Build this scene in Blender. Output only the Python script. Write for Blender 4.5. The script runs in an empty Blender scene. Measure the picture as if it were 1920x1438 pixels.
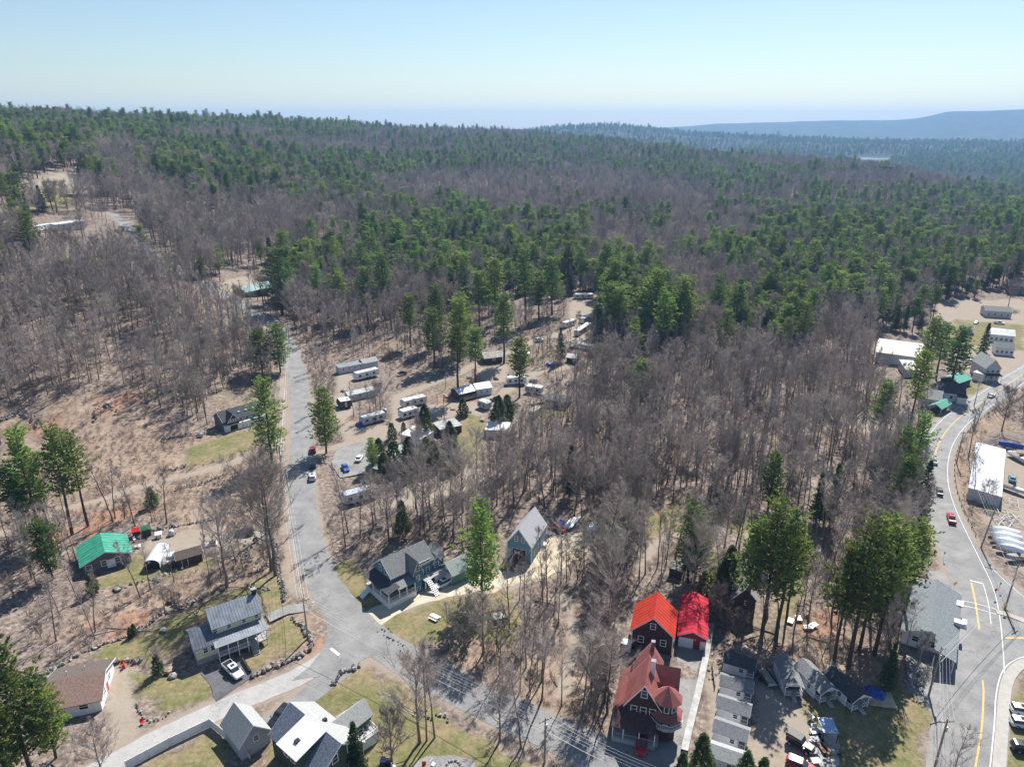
import bpy, math, random
import numpy as np
from mathutils import Vector, Matrix, noise as mnoise
R=math.radians
rng=np.random.default_rng(7); random.seed(7)
scene=bpy.context.scene
col=scene.collection
# ---------------------------------------------------------------- camera, world, sun, exposure
CAMH=100.0; F=1333.0; PITCH=R(20.0); CX,CY=960.0,719.0
cd=bpy.data.cameras.new('camera'); cam=bpy.data.objects.new('camera',cd); col.objects.link(cam)
cam.location=(0,0,CAMH); cam.rotation_euler=(R(90)-PITCH,0,0)
cd.sensor_width=36.0; cd.lens=36.0*F/1920.0; cd.clip_start=1.0; cd.clip_end=40000.0
scene.camera=cam
SUN_AZ=R(24.0); SUN_EL=R(48.0)       # to the right of the view direction (+Y), in front of the camera
world=bpy.data.worlds.new('World'); scene.world=world; world.use_nodes=True
wn=world.node_tree; wn.nodes.clear()
sky=wn.nodes.new('ShaderNodeTexSky'); sky.sky_type='NISHITA'; sky.sun_disc=False
sky.sun_elevation=SUN_EL; sky.sun_rotation=SUN_AZ; sky.altitude=200; sky.air_density=1.2; sky.dust_density=0.25; sky.ozone_density=3.2
bg=wn.nodes.new('ShaderNodeBackground'); bg.inputs['Strength'].default_value=0.068
wo=wn.nodes.new('ShaderNodeOutputWorld')
wn.links.new(sky.outputs[0],bg.inputs[0]); wn.links.new(bg.outputs[0],wo.inputs[0])
sd=bpy.data.lights.new('sun','SUN'); sun=bpy.data.objects.new('sun',sd); col.objects.link(sun)
sd.energy=5.0; sd.angle=R(0.5); sd.color=(1.0,0.96,0.90)
sv=Vector((math.sin(SUN_AZ)*math.cos(SUN_EL),math.cos(SUN_AZ)*math.cos(SUN_EL),math.sin(SUN_EL)))
sun.rotation_euler=sv.to_track_quat('Z','Y').to_euler(); sun.location=(0,0,400)
vs=scene.view_settings; scene.display_settings.display_device='sRGB'
vs.view_transform='Standard'; vs.look='None'; vs.gamma=1.0; vs.exposure=0.78; vs.use_curve_mapping=False
# ---------------------------------------------------------------- terrain height and pixel -> ground point
cP,sP=math.cos(PITCH),math.sin(PITCH)
def ray(px,py):
    a=(px-CX)/F; b=(CY-py)/F
    v=np.array([a, cP+b*sP, -sP+b*cP]); return v/np.linalg.norm(v)
def pxang(y): return math.atan((CY-y)/F)-PITCH
# tree-top skyline: azimuth (by picture column), height of crest in picture rows, distance of crest, distance where the rise starts
CRX=np.array([-900,-300,0,300,560,800,1000,1200,1350,1500,1700,1920,2300.])
AZ_T=np.arctan2((CRX-CX)/F, cP+ (479.0/F)*sP)
CRY=np.array([190,190,201,212,222,234,240,262,277,288,300,345,400.])
CRD=np.array([1300,1300,1300,1500,1800,2000,2100,1900,1700,1500,1400,1150,900.])
CR0=np.array([230,230,225,235,300,380,430,480,520,560,600,620,600.])
CRH=np.array([CAMH+D*math.tan(pxang(y))*1.0-27.0 for D,y in zip(CRD,CRY)])
def sstep(t):
    t=np.clip(t,0,1); return t*t*(3-2*t)
def vnoise(x,y,s,seed=0):
    x=np.asarray(x,float)/s+seed*17.3; y=np.asarray(y,float)/s+seed*9.1
    xi=np.floor(x).astype(np.int64); yi=np.floor(y).astype(np.int64); fx=x-xi; fy=y-yi
    def h(a,b):
        n=(a*374761393+b*668265263+seed*1274126177)&0xffffffff
        n=((n^(n>>13))*1274126177)&0xffffffff
        return ((n^(n>>16))&0xffff)/65535.0
    fx=fx*fx*(3-2*fx); fy=fy*fy*(3-2*fy)
    return (h(xi,yi)*(1-fx)+h(xi+1,yi)*fx)*(1-fy)+(h(xi,yi+1)*(1-fx)+h(xi+1,yi+1)*fx)*fy
def H(x,y):
    x=np.asarray(x,float); y=np.asarray(y,float)
    D=np.hypot(x,y); az=np.arctan2(x,np.maximum(y,1e-3))
    dc=np.interp(az,AZ_T,CRD); d0=np.interp(az,AZ_T,CR0); hc=np.interp(az,AZ_T,CRH)
    t=np.clip((D-d0)/(dc-d0),0,1)
    conc=1-(1-t)**1.9; lin=sstep(t*0.5)*2
    k=np.interp(az,AZ_T,[1,1,1,.85,.5,.3,.2,.15,.1,.1,.1,.1,.1])
    rise=hc*(conc*k+lin*(1-k))*sstep((D-d0)/70.0)
    # low ground behind the crest
    fall=sstep((D-dc)/900.0)
    z=rise*(1-fall)+(-45.0)*fall
    z=z+(vnoise(x,y,170,1)-.5)*14*sstep((D-420)/500)*(1-fall*.7)
    # middle ridge and far ridge
    pxc=CX+np.tan(az)*(cP+(479.0/F)*sP)*F
    mid=np.interp(pxc,[700,1000,1180,1280,1500,1700],[95,92,74,42,10,0])
    z=z+(mid+45)*fall*np.exp(-((D-4300)/900.0)**2)*sstep((pxc-700)/450)
    rid=np.interp(pxc,[-400,900,1180,1240,1300,1340,1420,1500,1600,1700,1735,1760,1790,1840,1880,1920,2200],
                      [246,245,245,241,238,233,231,228,227,226,221,215,211.5,213,211,210,208])
    rz=CAMH+8500*np.tan(np.arctan((CY-rid)/F)-PITCH)/1.0
    rz=rz+(vnoise(pxc,0*pxc,22,3)-.5)*10
    z=z+(rz+45)*fall*np.exp(-(np.minimum(D-8500,0)/1500.0)**2)
    return z
def ground(px,py):
    """point of the real ground seen at this place of the photograph"""
    v=ray(px,py)
    if v[2]<-1e-4:
        t=CAMH/-v[2]; x,y=v[0]*t,v[1]*t
        if math.hypot(x,y)<215: return Vector((x,y,0.0))
    t=60.0
    while t<15000:
        p=v*t; z=CAMH+p[2]
        if z<float(H(p[0],p[1])): break
        t*=1.004
    return Vector((v[0]*t,v[1]*t,float(H(v[0]*t,v[1]*t))))
def project(x,y,z):
    dz=z-CAMH
    dep=y*cP-dz*sP; up=y*sP+dz*cP
    return CX+F*x/dep, CY-F*up/dep
def GP(pts): return [ground(*p) for p in pts]
# ---------------------------------------------------------------- mesh helpers
class MB:
    def __init__(s): s.v=[]; s.f=[]; s.m=[]
    def add(s,vs,fs,mi=0):
        o=len(s.v); s.v+= [tuple(v) for v in vs]; s.f+=[tuple(i+o for i in f) for f in fs]; s.m+=[mi]*len(fs)
    def box(s,x0,x1,y0,y1,z0,z1,mi=0,rot=None,at=None):
        vs=[Vector((x,y,z)) for z in (z0,z1) for y in (y0,y1) for x in (x0,x1)]
        if rot: 
            M=Matrix.Rotation(rot,3,'Z'); vs=[M@v for v in vs]
        if at: vs=[v+Vector(at) for v in vs]
        s.add(vs,[(0,2,3,1),(4,5,7,6),(0,1,5,4),(2,6,7,3),(0,4,6,2),(1,3,7,5)],mi); return s
    def tube(s,a,b,r0,r1,n=6,mi=0,cap=True):
        a=Vector(a); b=Vector(b); d=(b-a)
        if d.length<1e-6: return s
        d.normalize(); u=d.orthogonal().normalized(); w=d.cross(u)
        vs=[]
        for p,r in ((a,r0),(b,r1)):
            for i in range(n):
                t=2*math.pi*i/n; vs.append(p+u*math.cos(t)*r+w*math.sin(t)*r)
        fs=[(i,(i+1)%n,n+(i+1)%n,n+i) for i in range(n)]
        if cap: fs+=[tuple(range(n-1,-1,-1)),tuple(range(n,2*n))]
        s.add(vs,fs,mi); return s
    def path(s,pts,rs,n=6,mi=0):
        vs=[]; fs=[]
        for k,(p,r) in enumerate(zip(pts,rs)):
            p=Vector(p); d=Vector(pts[min(k+1,len(pts)-1)])-Vector(pts[max(k-1,0)])
            d.normalize(); u=(Vector((1,0,0))-d*d.x); 
            if u.length<.2: u=Vector((0,1,0))-d*d.y
            u.normalize(); w=d.cross(u)
            for i in range(n):
                t=2*math.pi*i/n; vs.append(p+u*math.cos(t)*r+w*math.sin(t)*r)
        for k in range(len(pts)-1):
            for i in range(n): fs.append((k*n+i,k*n+(i+1)%n,(k+1)*n+(i+1)%n,(k+1)*n+i))
        fs.append(tuple(range((len(pts)-1)*n,len(pts)*n)))
        s.add(vs,fs,mi); return s
    def prism(s,poly,z0,z1,mi=0):
        n=len(poly); vs=[(p[0],p[1],z0) for p in poly]+[(p[0],p[1],z1) for p in poly]
        s.add(vs,[tuple(range(n-1,-1,-1)),tuple(range(n,2*n))]+[(i,(i+1)%n,n+(i+1)%n,n+i) for i in range(n)],mi); return s
    def extr_y(s,prof,y0,y1,mi=0):   # profile in x,z extruded along y
        n=len(prof); vs=[(p[0],y0,p[1]) for p in prof]+[(p[0],y1,p[1]) for p in prof]
        s.add(vs,[tuple(range(n)),tuple(range(2*n-1,n-1,-1))]+[(i,n+i,n+(i+1)%n,(i+1)%n) for i in range(n)],mi); return s
    def mesh(s,name,mats,smooth=False):
        me=bpy.data.meshes.new(name); me.from_pydata(s.v,[],s.f)
        for m in (mats if isinstance(mats,(list,tuple)) else [mats]): me.materials.append(m)
        if len(s.m) and max(s.m)>0: me.polygons.foreach_set('material_index',s.m)
        if smooth: me.polygons.foreach_set('use_smooth',[True]*len(me.polygons))
        me.update(); return me
    def obj(s,name,mats,parent=None,loc=None,rz=0,smooth=False):
        return link(name,s.mesh(name,mats,smooth),parent,loc,rz)
def link(name,me,parent=None,loc=None,rz=0):
    o=bpy.data.objects.new(name,me); col.objects.link(o)
    if parent is not None: o.parent=parent
    if loc is not None: o.location=loc
    if rz: o.rotation_euler=(0,0,rz)
    return o
def thing(name,label,cat,loc=(0,0,0),rz=0,group=None,scale=None):
    o=bpy.data.objects.new(name,None); col.objects.link(o); o.location=loc; o.rotation_euler=(0,0,rz); o.empty_display_size=.5
    o['label']=label; o['category']=cat
    if group: o['group']=group
    if scale: o.scale=(scale,)*3
    return o
def tag(o,label,cat,group=None):
    o['label']=label; o['category']=cat
    if group: o['group']=group
    return o
def copy_tree(o,parent=None):
    c=o.copy(); col.objects.link(c); c.parent=parent
    for ch in o.children: copy_tree(ch,c)
    return c
def kind(o,k='structure'): o['kind']=k; return o
# ---------------------------------------------------------------- materials
def lin(c): return tuple(((v/255)/12.92 if v/255<=.04045 else ((v/255+.055)/1.055)**2.4) for v in c)+(1,)
MATS={}
def mat(name,c,rough=.8,var=.12,scale=1.5,metal=0,spec=.3,c2=None,bump=0,bscale=8,trans=0,objvar=0):
    """principled material: base colour broken up by object-space noise at two sizes"""
    if name in MATS: return MATS[name]
    m=bpy.data.materials.new(name); m.use_nodes=True; t=m.node_tree; n=t.nodes; L=t.links
    b=n['Principled BSDF']; b.inputs['Roughness'].default_value=rough; b.inputs['Metallic'].default_value=metal
    b.inputs['Specular IOR Level'].default_value=spec
    c=tuple(c)+(1,) if len(c)==3 else c
    if c2 is None: c2=tuple(min(1,v*(1-var*2.2)) for v in c[:3])+(1,); c1=tuple(min(1,v*(1+var)) for v in c[:3])+(1,)
    else: c1=c; c2=tuple(c2)[:3]+(1,)
    tc=n.new('ShaderNodeTexCoord'); nz=n.new('ShaderNodeTexNoise'); nz.inputs['Scale'].default_value=scale; nz.inputs['Detail'].default_value=7; nz.inputs['Roughness'].default_value=.65
    L.new(tc.outputs['Object'],nz.inputs['Vector'])
    rp=n.new('ShaderNodeValToRGB'); rp.color_ramp.elements[0].position=.36; rp.color_ramp.elements[1].position=.64
    rp.color_ramp.elements[0].color=c2; rp.color_ramp.elements[1].color=c1
    L.new(nz.outputs[0],rp.inputs[0]); out=rp.outputs[0]
    if objvar:
        oi=n.new('ShaderNodeObjectInfo'); hs=n.new('ShaderNodeHueSaturation')
        mr=n.new('ShaderNodeMapRange'); mr.inputs[3].default_value=1-objvar; mr.inputs[4].default_value=1+objvar
        L.new(oi.outputs['Random'],mr.inputs[0]); L.new(mr.outputs[0],hs.inputs['Value'])
        mh=n.new('ShaderNodeMapRange'); mh.inputs[3].default_value=.5-objvar*.06; mh.inputs[4].default_value=.5+objvar*.05
        mu=n.new('ShaderNodeMath'); mu.operation='FRACT'; mm=n.new('ShaderNodeMath'); mm.operation='MULTIPLY'; mm.inputs[1].default_value=13.7
        L.new(oi.outputs['Random'],mm.inputs[0]); L.new(mm.outputs[0],mu.inputs[0]); L.new(mu.outputs[0],mh.inputs[0]); L.new(mh.outputs[0],hs.inputs['Hue'])
        L.new(out,hs.inputs['Color']); out=hs.outputs[0]
    L.new(out,b.inputs['Base Color'])
    if bump:
        bp=n.new('ShaderNodeBump'); bp.inputs['Strength'].default_value=bump; bp.inputs['Distance'].default_value=.05
        nb=n.new('ShaderNodeTexNoise'); nb.inputs['Scale'].default_value=bscale; nb.inputs['Detail'].default_value=5
        L.new(tc.outputs['Object'],nb.inputs['Vector']); L.new(nb.outputs[0],bp.inputs['Height']); L.new(bp.outputs[0],b.inputs['Normal'])
    if trans:
        tr=n.new('ShaderNodeBsdfTranslucent'); mx=n.new('ShaderNodeMixShader'); mx.inputs[0].default_value=trans
        L.new(out,tr.inputs[0]); L.new(b.outputs[0],mx.inputs[1]); L.new(tr.outputs[0],mx.inputs[2]); L.new(mx.outputs[0],n['Material Output'].inputs[0])
    MATS[name]=m; return m
def S(name,rgb,**k): return mat(name,lin(rgb),**k)
M_BARK=mat('bark_grey',(.20,.16,.135),rough=.95,var=.25,scale=3,objvar=.3)
M_BARKP=mat('bark_pine',(.085,.066,.055),rough=.95,var=.25,scale=3,objvar=.2)
M_TWIG=mat('twigs',(.40,.345,.305),rough=.95,var=.15,scale=.6,objvar=.38)
M_NEED=mat('pine_needles',(.28,.35,.075),c2=(.115,.20,.06),rough=.6,scale=.35,trans=.42,objvar=.42,spec=.25)
M_NEED2=mat('dark_needles',(.08,.13,.05),c2=(.04,.075,.035),rough=.6,scale=.5,trans=.2,objvar=.2,spec=.2)
M_NEED3=mat('cedar_foliage',(.14,.18,.06),c2=(.07,.10,.04),rough=.7,scale=.5,trans=.2,objvar=.2,spec=.2)
M_SHRUB=mat('shrub_twigs',(.24,.19,.165),rough=.95,var=.2,scale=1,objvar=.3)
M_OLIVE=mat('yellow_shrub',(.24,.23,.07),rough=.9,var=.2,scale=1,objvar=.2,trans=.2)
# ---------------------------------------------------------------- ground zones (polygons of real ground, soft edged)
def poly_w(pts): return np.array([[p.x,p.y] for p in GP(pts)])
def sdist(P,X,Y):
    """signed distance (m) to polygon, positive inside"""
    n=len(P); d=np.full(X.shape,1e9); ins=np.zeros(X.shape,bool)
    for i in range(n):
        a=P[i]; b=P[(i+1)%n]; e=b-a; wx=X-a[0]; wy=Y-a[1]
        t=np.clip((wx*e[0]+wy*e[1])/max(e@e,1e-9),0,1)
        d=np.minimum(d,np.hypot(wx-e[0]*t,wy-e[1]*t))
        c=((a[1]<=Y)&(b[1]>Y))|((b[1]<=Y)&(a[1]>Y))
        with np.errstate(divide='ignore',invalid='ignore'):
            xi=a[0]+(Y-a[1])/(b[1]-a[1] if b[1]!=a[1] else 1e-9)*e[0]
        ins^=c&(X<xi)
    return np.where(ins,d,-d)
def pdist(P,X,Y):
    d=np.full(X.shape,1e9)
    for i in range(len(P)-1):
        a=P[i]; b=P[i+1]; e=b-a; wx=X-a[0]; wy=Y-a[1]
        t=np.clip((wx*e[0]+wy*e[1])/max(e@e,1e-9),0,1)
        d=np.minimum(d,np.hypot(wx-e[0]*t,wy-e[1]*t))
    return d
LAWNS=[[(300,1167),(400,1120),(450,1098),(520,1078),(535,1133),(505,1160),(473,1127),(383,1160),(343,1193),(300,1247),(200,1238),(150,1223),(230,1200)],
 [(450,1237),(500,1200),(520,1165),(550,1158),(570,1187),(563,1210),(477,1255)],
 [(250,1260),(333,1263),(377,1260),(405,1307),(377,1323),(300,1340),(253,1300)],
 [(240,1450),(390,1367),(430,1403),(405,1450)],
 [(480,1450),(510,1400),(540,1383),(560,1450)],
 [(582,1318),(632,1275),(690,1250),(760,1290),(800,1320),(880,1370),(960,1408),(1010,1450),(690,1450),(662,1350),(623,1346)],
 [(705,1174),(742,1150),(824,1130),(888,1112),(960,1110),(985,1170),(960,1215),(900,1190),(807,1200),(786,1229),(716,1191)],
 [(620,1075),(640,1040),(690,1080),(696,1107),(725,1136),(684,1156),(665,1153)],
 [(810,1060),(830,1040),(850,1040),(920,1060),(900,1075),(860,1085)],
 [(1338,956),(1411,960),(1440,985),(1390,1000),(1346,981),(1260,990),(1210,1010),(1215,960),(1270,945)],
 [(1482,1002),(1530,985),(1510,1060),(1505,1110),(1487,1160),(1525,1165),(1460,1160),(1470,1060)],
 [(1330,1110),(1320,1060),(1345,1030),(1360,1080)],
 [(1495,1319),(1560,1290),(1676,1290),(1740,1330),(1722,1450),(1572,1450),(1521,1363)],
 [(345,845),(432,812),(530,800),(545,812),(500,830),(448,850),(352,876)],
 [(250,1036),(330,1060),(420,1050),(300,1085),(200,1100),(160,1100),(240,1065)],
 [(870,775),(912,785),(900,860),(868,860),(850,800)],
 [(985,760),(1060,735),(1075,770),(1010,800)],
 [(1790,600),(1920,610),(1920,660),(1850,650),(1780,640)],
 [(1790,715),(1850,720),(1830,742),(1790,735)],
 [(1860,1098),(1885,1105),(1930,1138),(1930,1168),(1875,1148)],
 [(1895,1300),(1930,1255),(1930,1450),(1878,1450)],
 [(20,375),(120,345),(150,380),(60,400),(0,395)],[(100,480),(300,475),(330,490),(150,500)]]
DIRT=[[(243,1020),(384,988),(440,985),(500,990),(500,1010),(380,1035),(250,1036)],
 [(996,1054),(1020,1005),(1087,998),(1115,1015),(1101,1045),(1040,1080),(999,1095),(912,1115),(905,1085)],
 [(1415,1383),(1405,1290),(1440,1255),(1468,1300),(1515,1325),(1535,1380),(1571,1450),(1380,1450)],
 [(632,700),(660,705),(668,760),(650,790),(690,800),(740,800),(735,825),(650,835),(625,790)],[(735,735),(760,745),(752,810),(735,790)],[(800,760),(870,755),(940,750),(930,775),(870,790),(820,785)],[(890,690),(950,685),(960,715),(905,720)],
 [(1070,560),(1110,560),(1118,590),(1100,640),(1060,640),(1065,600)],[(680,795),(730,800),(700,825),(660,825)],
 [(1860,840),(1940,830),(1940,1090),(1870,1030),(1840,960)],
 [(1500,880),(1560,870),(1600,940),(1540,960)],
 [(1560,780),(1700,770),(1700,820),(1600,810)],
 [(1760,565),(1940,560),(1940,720),(1850,720),(1790,690),(1740,640)],
 [(205,1250),(245,1248),(255,1330),(262,1400),(200,1425),(195,1330)],
 [(540,880),(545,780),(530,690),(520,650),(535,1080),(560,1140),(545,1000)],
 [(700,900),(860,890),(880,920),(760,950),(690,960)],[(60,340),(110,320),(190,350),(130,385)],
 [(440,520),(495,520),(500,550),(450,560),(380,545)],[(1400,1000),(1430,990),(1500,1000),(1500,1080),(1440,1060)],
 [(1355,1345),(1350,1260),(1335,1245),(1325,1450),(1345,1450)]]
SCRUB=[[(0,775),(190,740),(352,800),(470,815),(545,830),(500,1000),(380,990),(150,960),(0,980)],
 [(307,917),(440,880),(500,850),(505,960),(400,995),(330,960),(280,945)],
 [(300,1090),(430,1055),(500,1020),(510,1070),(450,1095),(300,1160),(100,1190)],
 [(1790,790),(1870,740),(1900,830),(1840,900),(1850,1000),(1800,960),(1775,900),(1770,840)],
 [(540,1190),(560,1160),(600,1190),(600,1225),(560,1240)],
 [(800,1190),(960,1180),(1100,1280),(1160,1380),(1000,1340),(850,1280)],
 [(1340,1200),(1700,1180),(1700,1290),(1560,1290),(1480,1250),(1360,1230)]]
LEAFY=[[(140,960),(240,940),(250,970),(180,995)],[(70,790),(110,780),(120,810),(60,820)],[(190,745),(250,730),(270,760),(200,770)],
 [(575,1225),(600,1190),(610,1215),(560,1245)],[(640,1255),(680,1240),(700,1262),(620,1290)],[(60,860),(100,900),(30,930)],
 [(810,745),(900,740),(890,770),(820,775)],[(660,790),(700,780),(700,820),(650,830)],[(890,690),(950,700),(920,720),(880,720)],
 [(205,1170),(270,1160),(260,1200),(150,1225)],[(30,1000),(130,960),(120,1010),(40,1060)],[(1480,1165),(1550,1150),(1560,1180),(1480,1190)]]
TRAILS=[([(0,1000),(150,945),(179,940),(288,905),(416,876),(496,841),(545,815)],3.4),
 ([(1055,1300),(1070,1240),(1078,1200),(1070,1150),(1050,1110)],2.2),
 ([(1346,981),(1372,992),(1400,1002),(1470,1030),(1500,1090)],3.5),([(1200,1060),(1240,1010),(1300,985),(1346,981)],2.5),
 ([(760,800),(742,765),(755,740),(800,722),(850,705),(900,680),(960,660),(1000,640),(1070,620),(1110,580)],4.5),
 ([(860,790),(900,765),(930,745),(965,720),(1000,700),(1060,690)],4.5),
 ([(600,848),(640,835),(700,815),(760,800)],4.5),([(720,940),(800,905),(860,880),(900,900)],4.0),
 ([(1075,470),(1180,480)],5),([(370,412),(500,408)],4),([(1340,850),(1350,870),(1300,880)],4)]
ROAD_A=[(1330,1500),(1240,1465),(1180,1441),(1100,1404),(1000,1357),(900,1312),(810,1266),(740,1224),(690,1190),(645,1145),(612,1100),(590,1055),(576,1010),(569,960),(566,900),(566,850),(566,800),(563,750),(556,700),(545,660),(528,630),(503,603),(470,582),(440,566),(408,548),(385,532)]
ROAD_A2=[(330,505),(300,487),(268,462),(245,436),(228,415),(205,400)]
ROAD_B=[(650,1205),(590,1250),(540,1278),(490,1298),(430,1322),(370,1350),(300,1383),(240,1415),(180,1447),(120,1480)]
DRIVE_C=[(668,1240),(625,1268),(585,1300),(545,1330),(500,1362)]
ROAD_E=[(1990,640),(1940,688),(1900,712),(1862,740),(1822,765),(1787,793),(1762,825),(1750,860),(1748,900),(1757,940),(1775,985),(1800,1040),(1822,1090),(1832,1140),(1836,1200),(1836,1270),(1832,1340),(1824,1400),(1812,1480)]
ROAD_F=[(1795,1015),(1830,1060),(1870,1100),(1930,1150),(2000,1210)]
ROAD_G=[(1832,1205),(1870,1195),(1930,1200),(2000,1215)]
DRIVE_D=[(668,1176),(700,1160),(740,1138),(790,1118),(840,1105),(890,1095),(940,1084),(1000,1068)]
PWL={k:np.array([[p.x,p.y] for p in GP(v)]) for k,v in dict(A=ROAD_A,A2=ROAD_A2,B=ROAD_B,C=DRIVE_C,E=ROAD_E,F=ROAD_F,G=ROAD_G,D=DRIVE_D).items()}
RW=dict(A=3.8,A2=3.2,B=2.3,C=2.2,E=5.2,F=4.2,G=5.5,D=2.9)
LAWNP=[poly_w(p) for p in LAWNS]; DIRTP=[poly_w(p) for p in DIRT]; SCRUBP=[poly_w(p) for p in SCRUB]; LEAFP=[poly_w(p) for p in LEAFY]
TRAILP=[(np.array([[q.x,q.y] for q in GP(p)]),w) for p,w in TRAILS]
def zone(polys,X,Y,soft):
    r=np.full(X.shape,-60.0)
    for P in polys:
        x0,y0=P.min(0)-8; x1,y1=P.max(0)+8
        k=(X>x0)&(X<x1)&(Y>y0)&(Y<y1)
        if k.any(): r[k]=np.maximum(r[k],sdist(P,X[k],Y[k]))
    return r
# ---- ground sheet: fine near the camera's target, coarse to the horizon
def axis(a,b,step,far,g): 
    l=list(np.arange(a,b+.01,step)); s=step; v=b
    while v<far: s*=g; v+=s; l.append(v)
    return l
yy=axis(84,330,1.0,10700,1.022); yy=[-400,-150,0,40,70]+yy
xr=axis(0,200,1.0,10700,1.045); xx=[-v for v in xr[:0:-1]]+xr
X,Y=np.meshgrid(np.array(xx),np.array(yy)); Z=H(X,Y)
Xf,Yf=X.ravel(),Y.ravel()
roadd=np.full(Xf.shape,1e3)
near=(np.hypot(Xf,Yf)<1200)&(Yf>50)
for k,P in PWL.items(): roadd[near]=np.minimum(roadd[near],pdist(P,Xf[near],Yf[near])-RW[k])
wob=(vnoise(Xf,Yf,5,4)-.5)*5+(vnoise(Xf,Yf,1.8,5)-.5)*2.4
zl=zone(LAWNP,Xf,Yf,1); zd=zone(DIRTP,Xf,Yf,1); zs=zone(SCRUBP,Xf,Yf,1); zo=zone(LEAFP,Xf,Yf,1)
for P,w in TRAILP:
    d=np.full(Xf.shape,-60.0); d[near]=w*.5-pdist(P,Xf[near],Yf[near]); zd=np.maximum(zd,d)
mL=sstep((zl+wob*.5)/1.6+.5); mD=sstep((zd+wob*.45)/1.4+.5); mS=sstep((zs+wob*1.4)/6+.5); mO=sstep((zo+wob*1.6)/4+.5)
mV=sstep(1-(roadd-0.2+wob*.25)/1.5)            # sandy verge along the roads
flat=np.maximum.reduce([mL,mD*.8,sstep(1-(roadd-1)/3)])
# small humps on the forest floor, none under lawns, lots and roads
bx=(vnoise(Xf,Yf,9,6)-.5)*.7+(vnoise(Xf,Yf,3,7)-.5)*.3
Zf=Z.ravel()+bx*(1-flat)*near-0.25*(1-flat)*near
far_c=sstep((np.hypot(Xf,Yf)-1900)/900)
tex=(vnoise(Xf,Yf,60,11)-.5)*16*far_c*(np.hypot(Xf,Yf)<7000)
nx,ny=len(xx),len(yy)
me=bpy.data.meshes.new('ground')
idx=np.arange(nx*ny).reshape(ny,nx)
q=np.stack([idx[:-1,:-1],idx[:-1,1:],idx[1:,1:],idx[1:,:-1]],-1).reshape(-1,4)
me.vertices.add(nx*ny); me.vertices.foreach_set('co',np.stack([Xf,Yf,Zf+tex],-1).ravel().astype(np.float32))
me.loops.add(q.size); me.loops.foreach_set('vertex_index',q.ravel().astype(np.int32))
me.polygons.add(len(q)); me.polygons.foreach_set('loop_start',(np.arange(len(q))*4).astype(np.int32))
me.polygons.foreach_set('use_smooth',np.ones(len(q),bool))
me.update(calc_edges=True); me.validate()
def cattr(name,a,b,c):
    at=me.color_attributes.new(name,'FLOAT_COLOR','POINT')
    at.data.foreach_set('color',np.stack([a,b,c,np.ones_like(a)],-1).ravel().astype(np.float32))
cattr('zone',mL,mD,mS); cattr('zone2',mO,mV,far_c)
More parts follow.
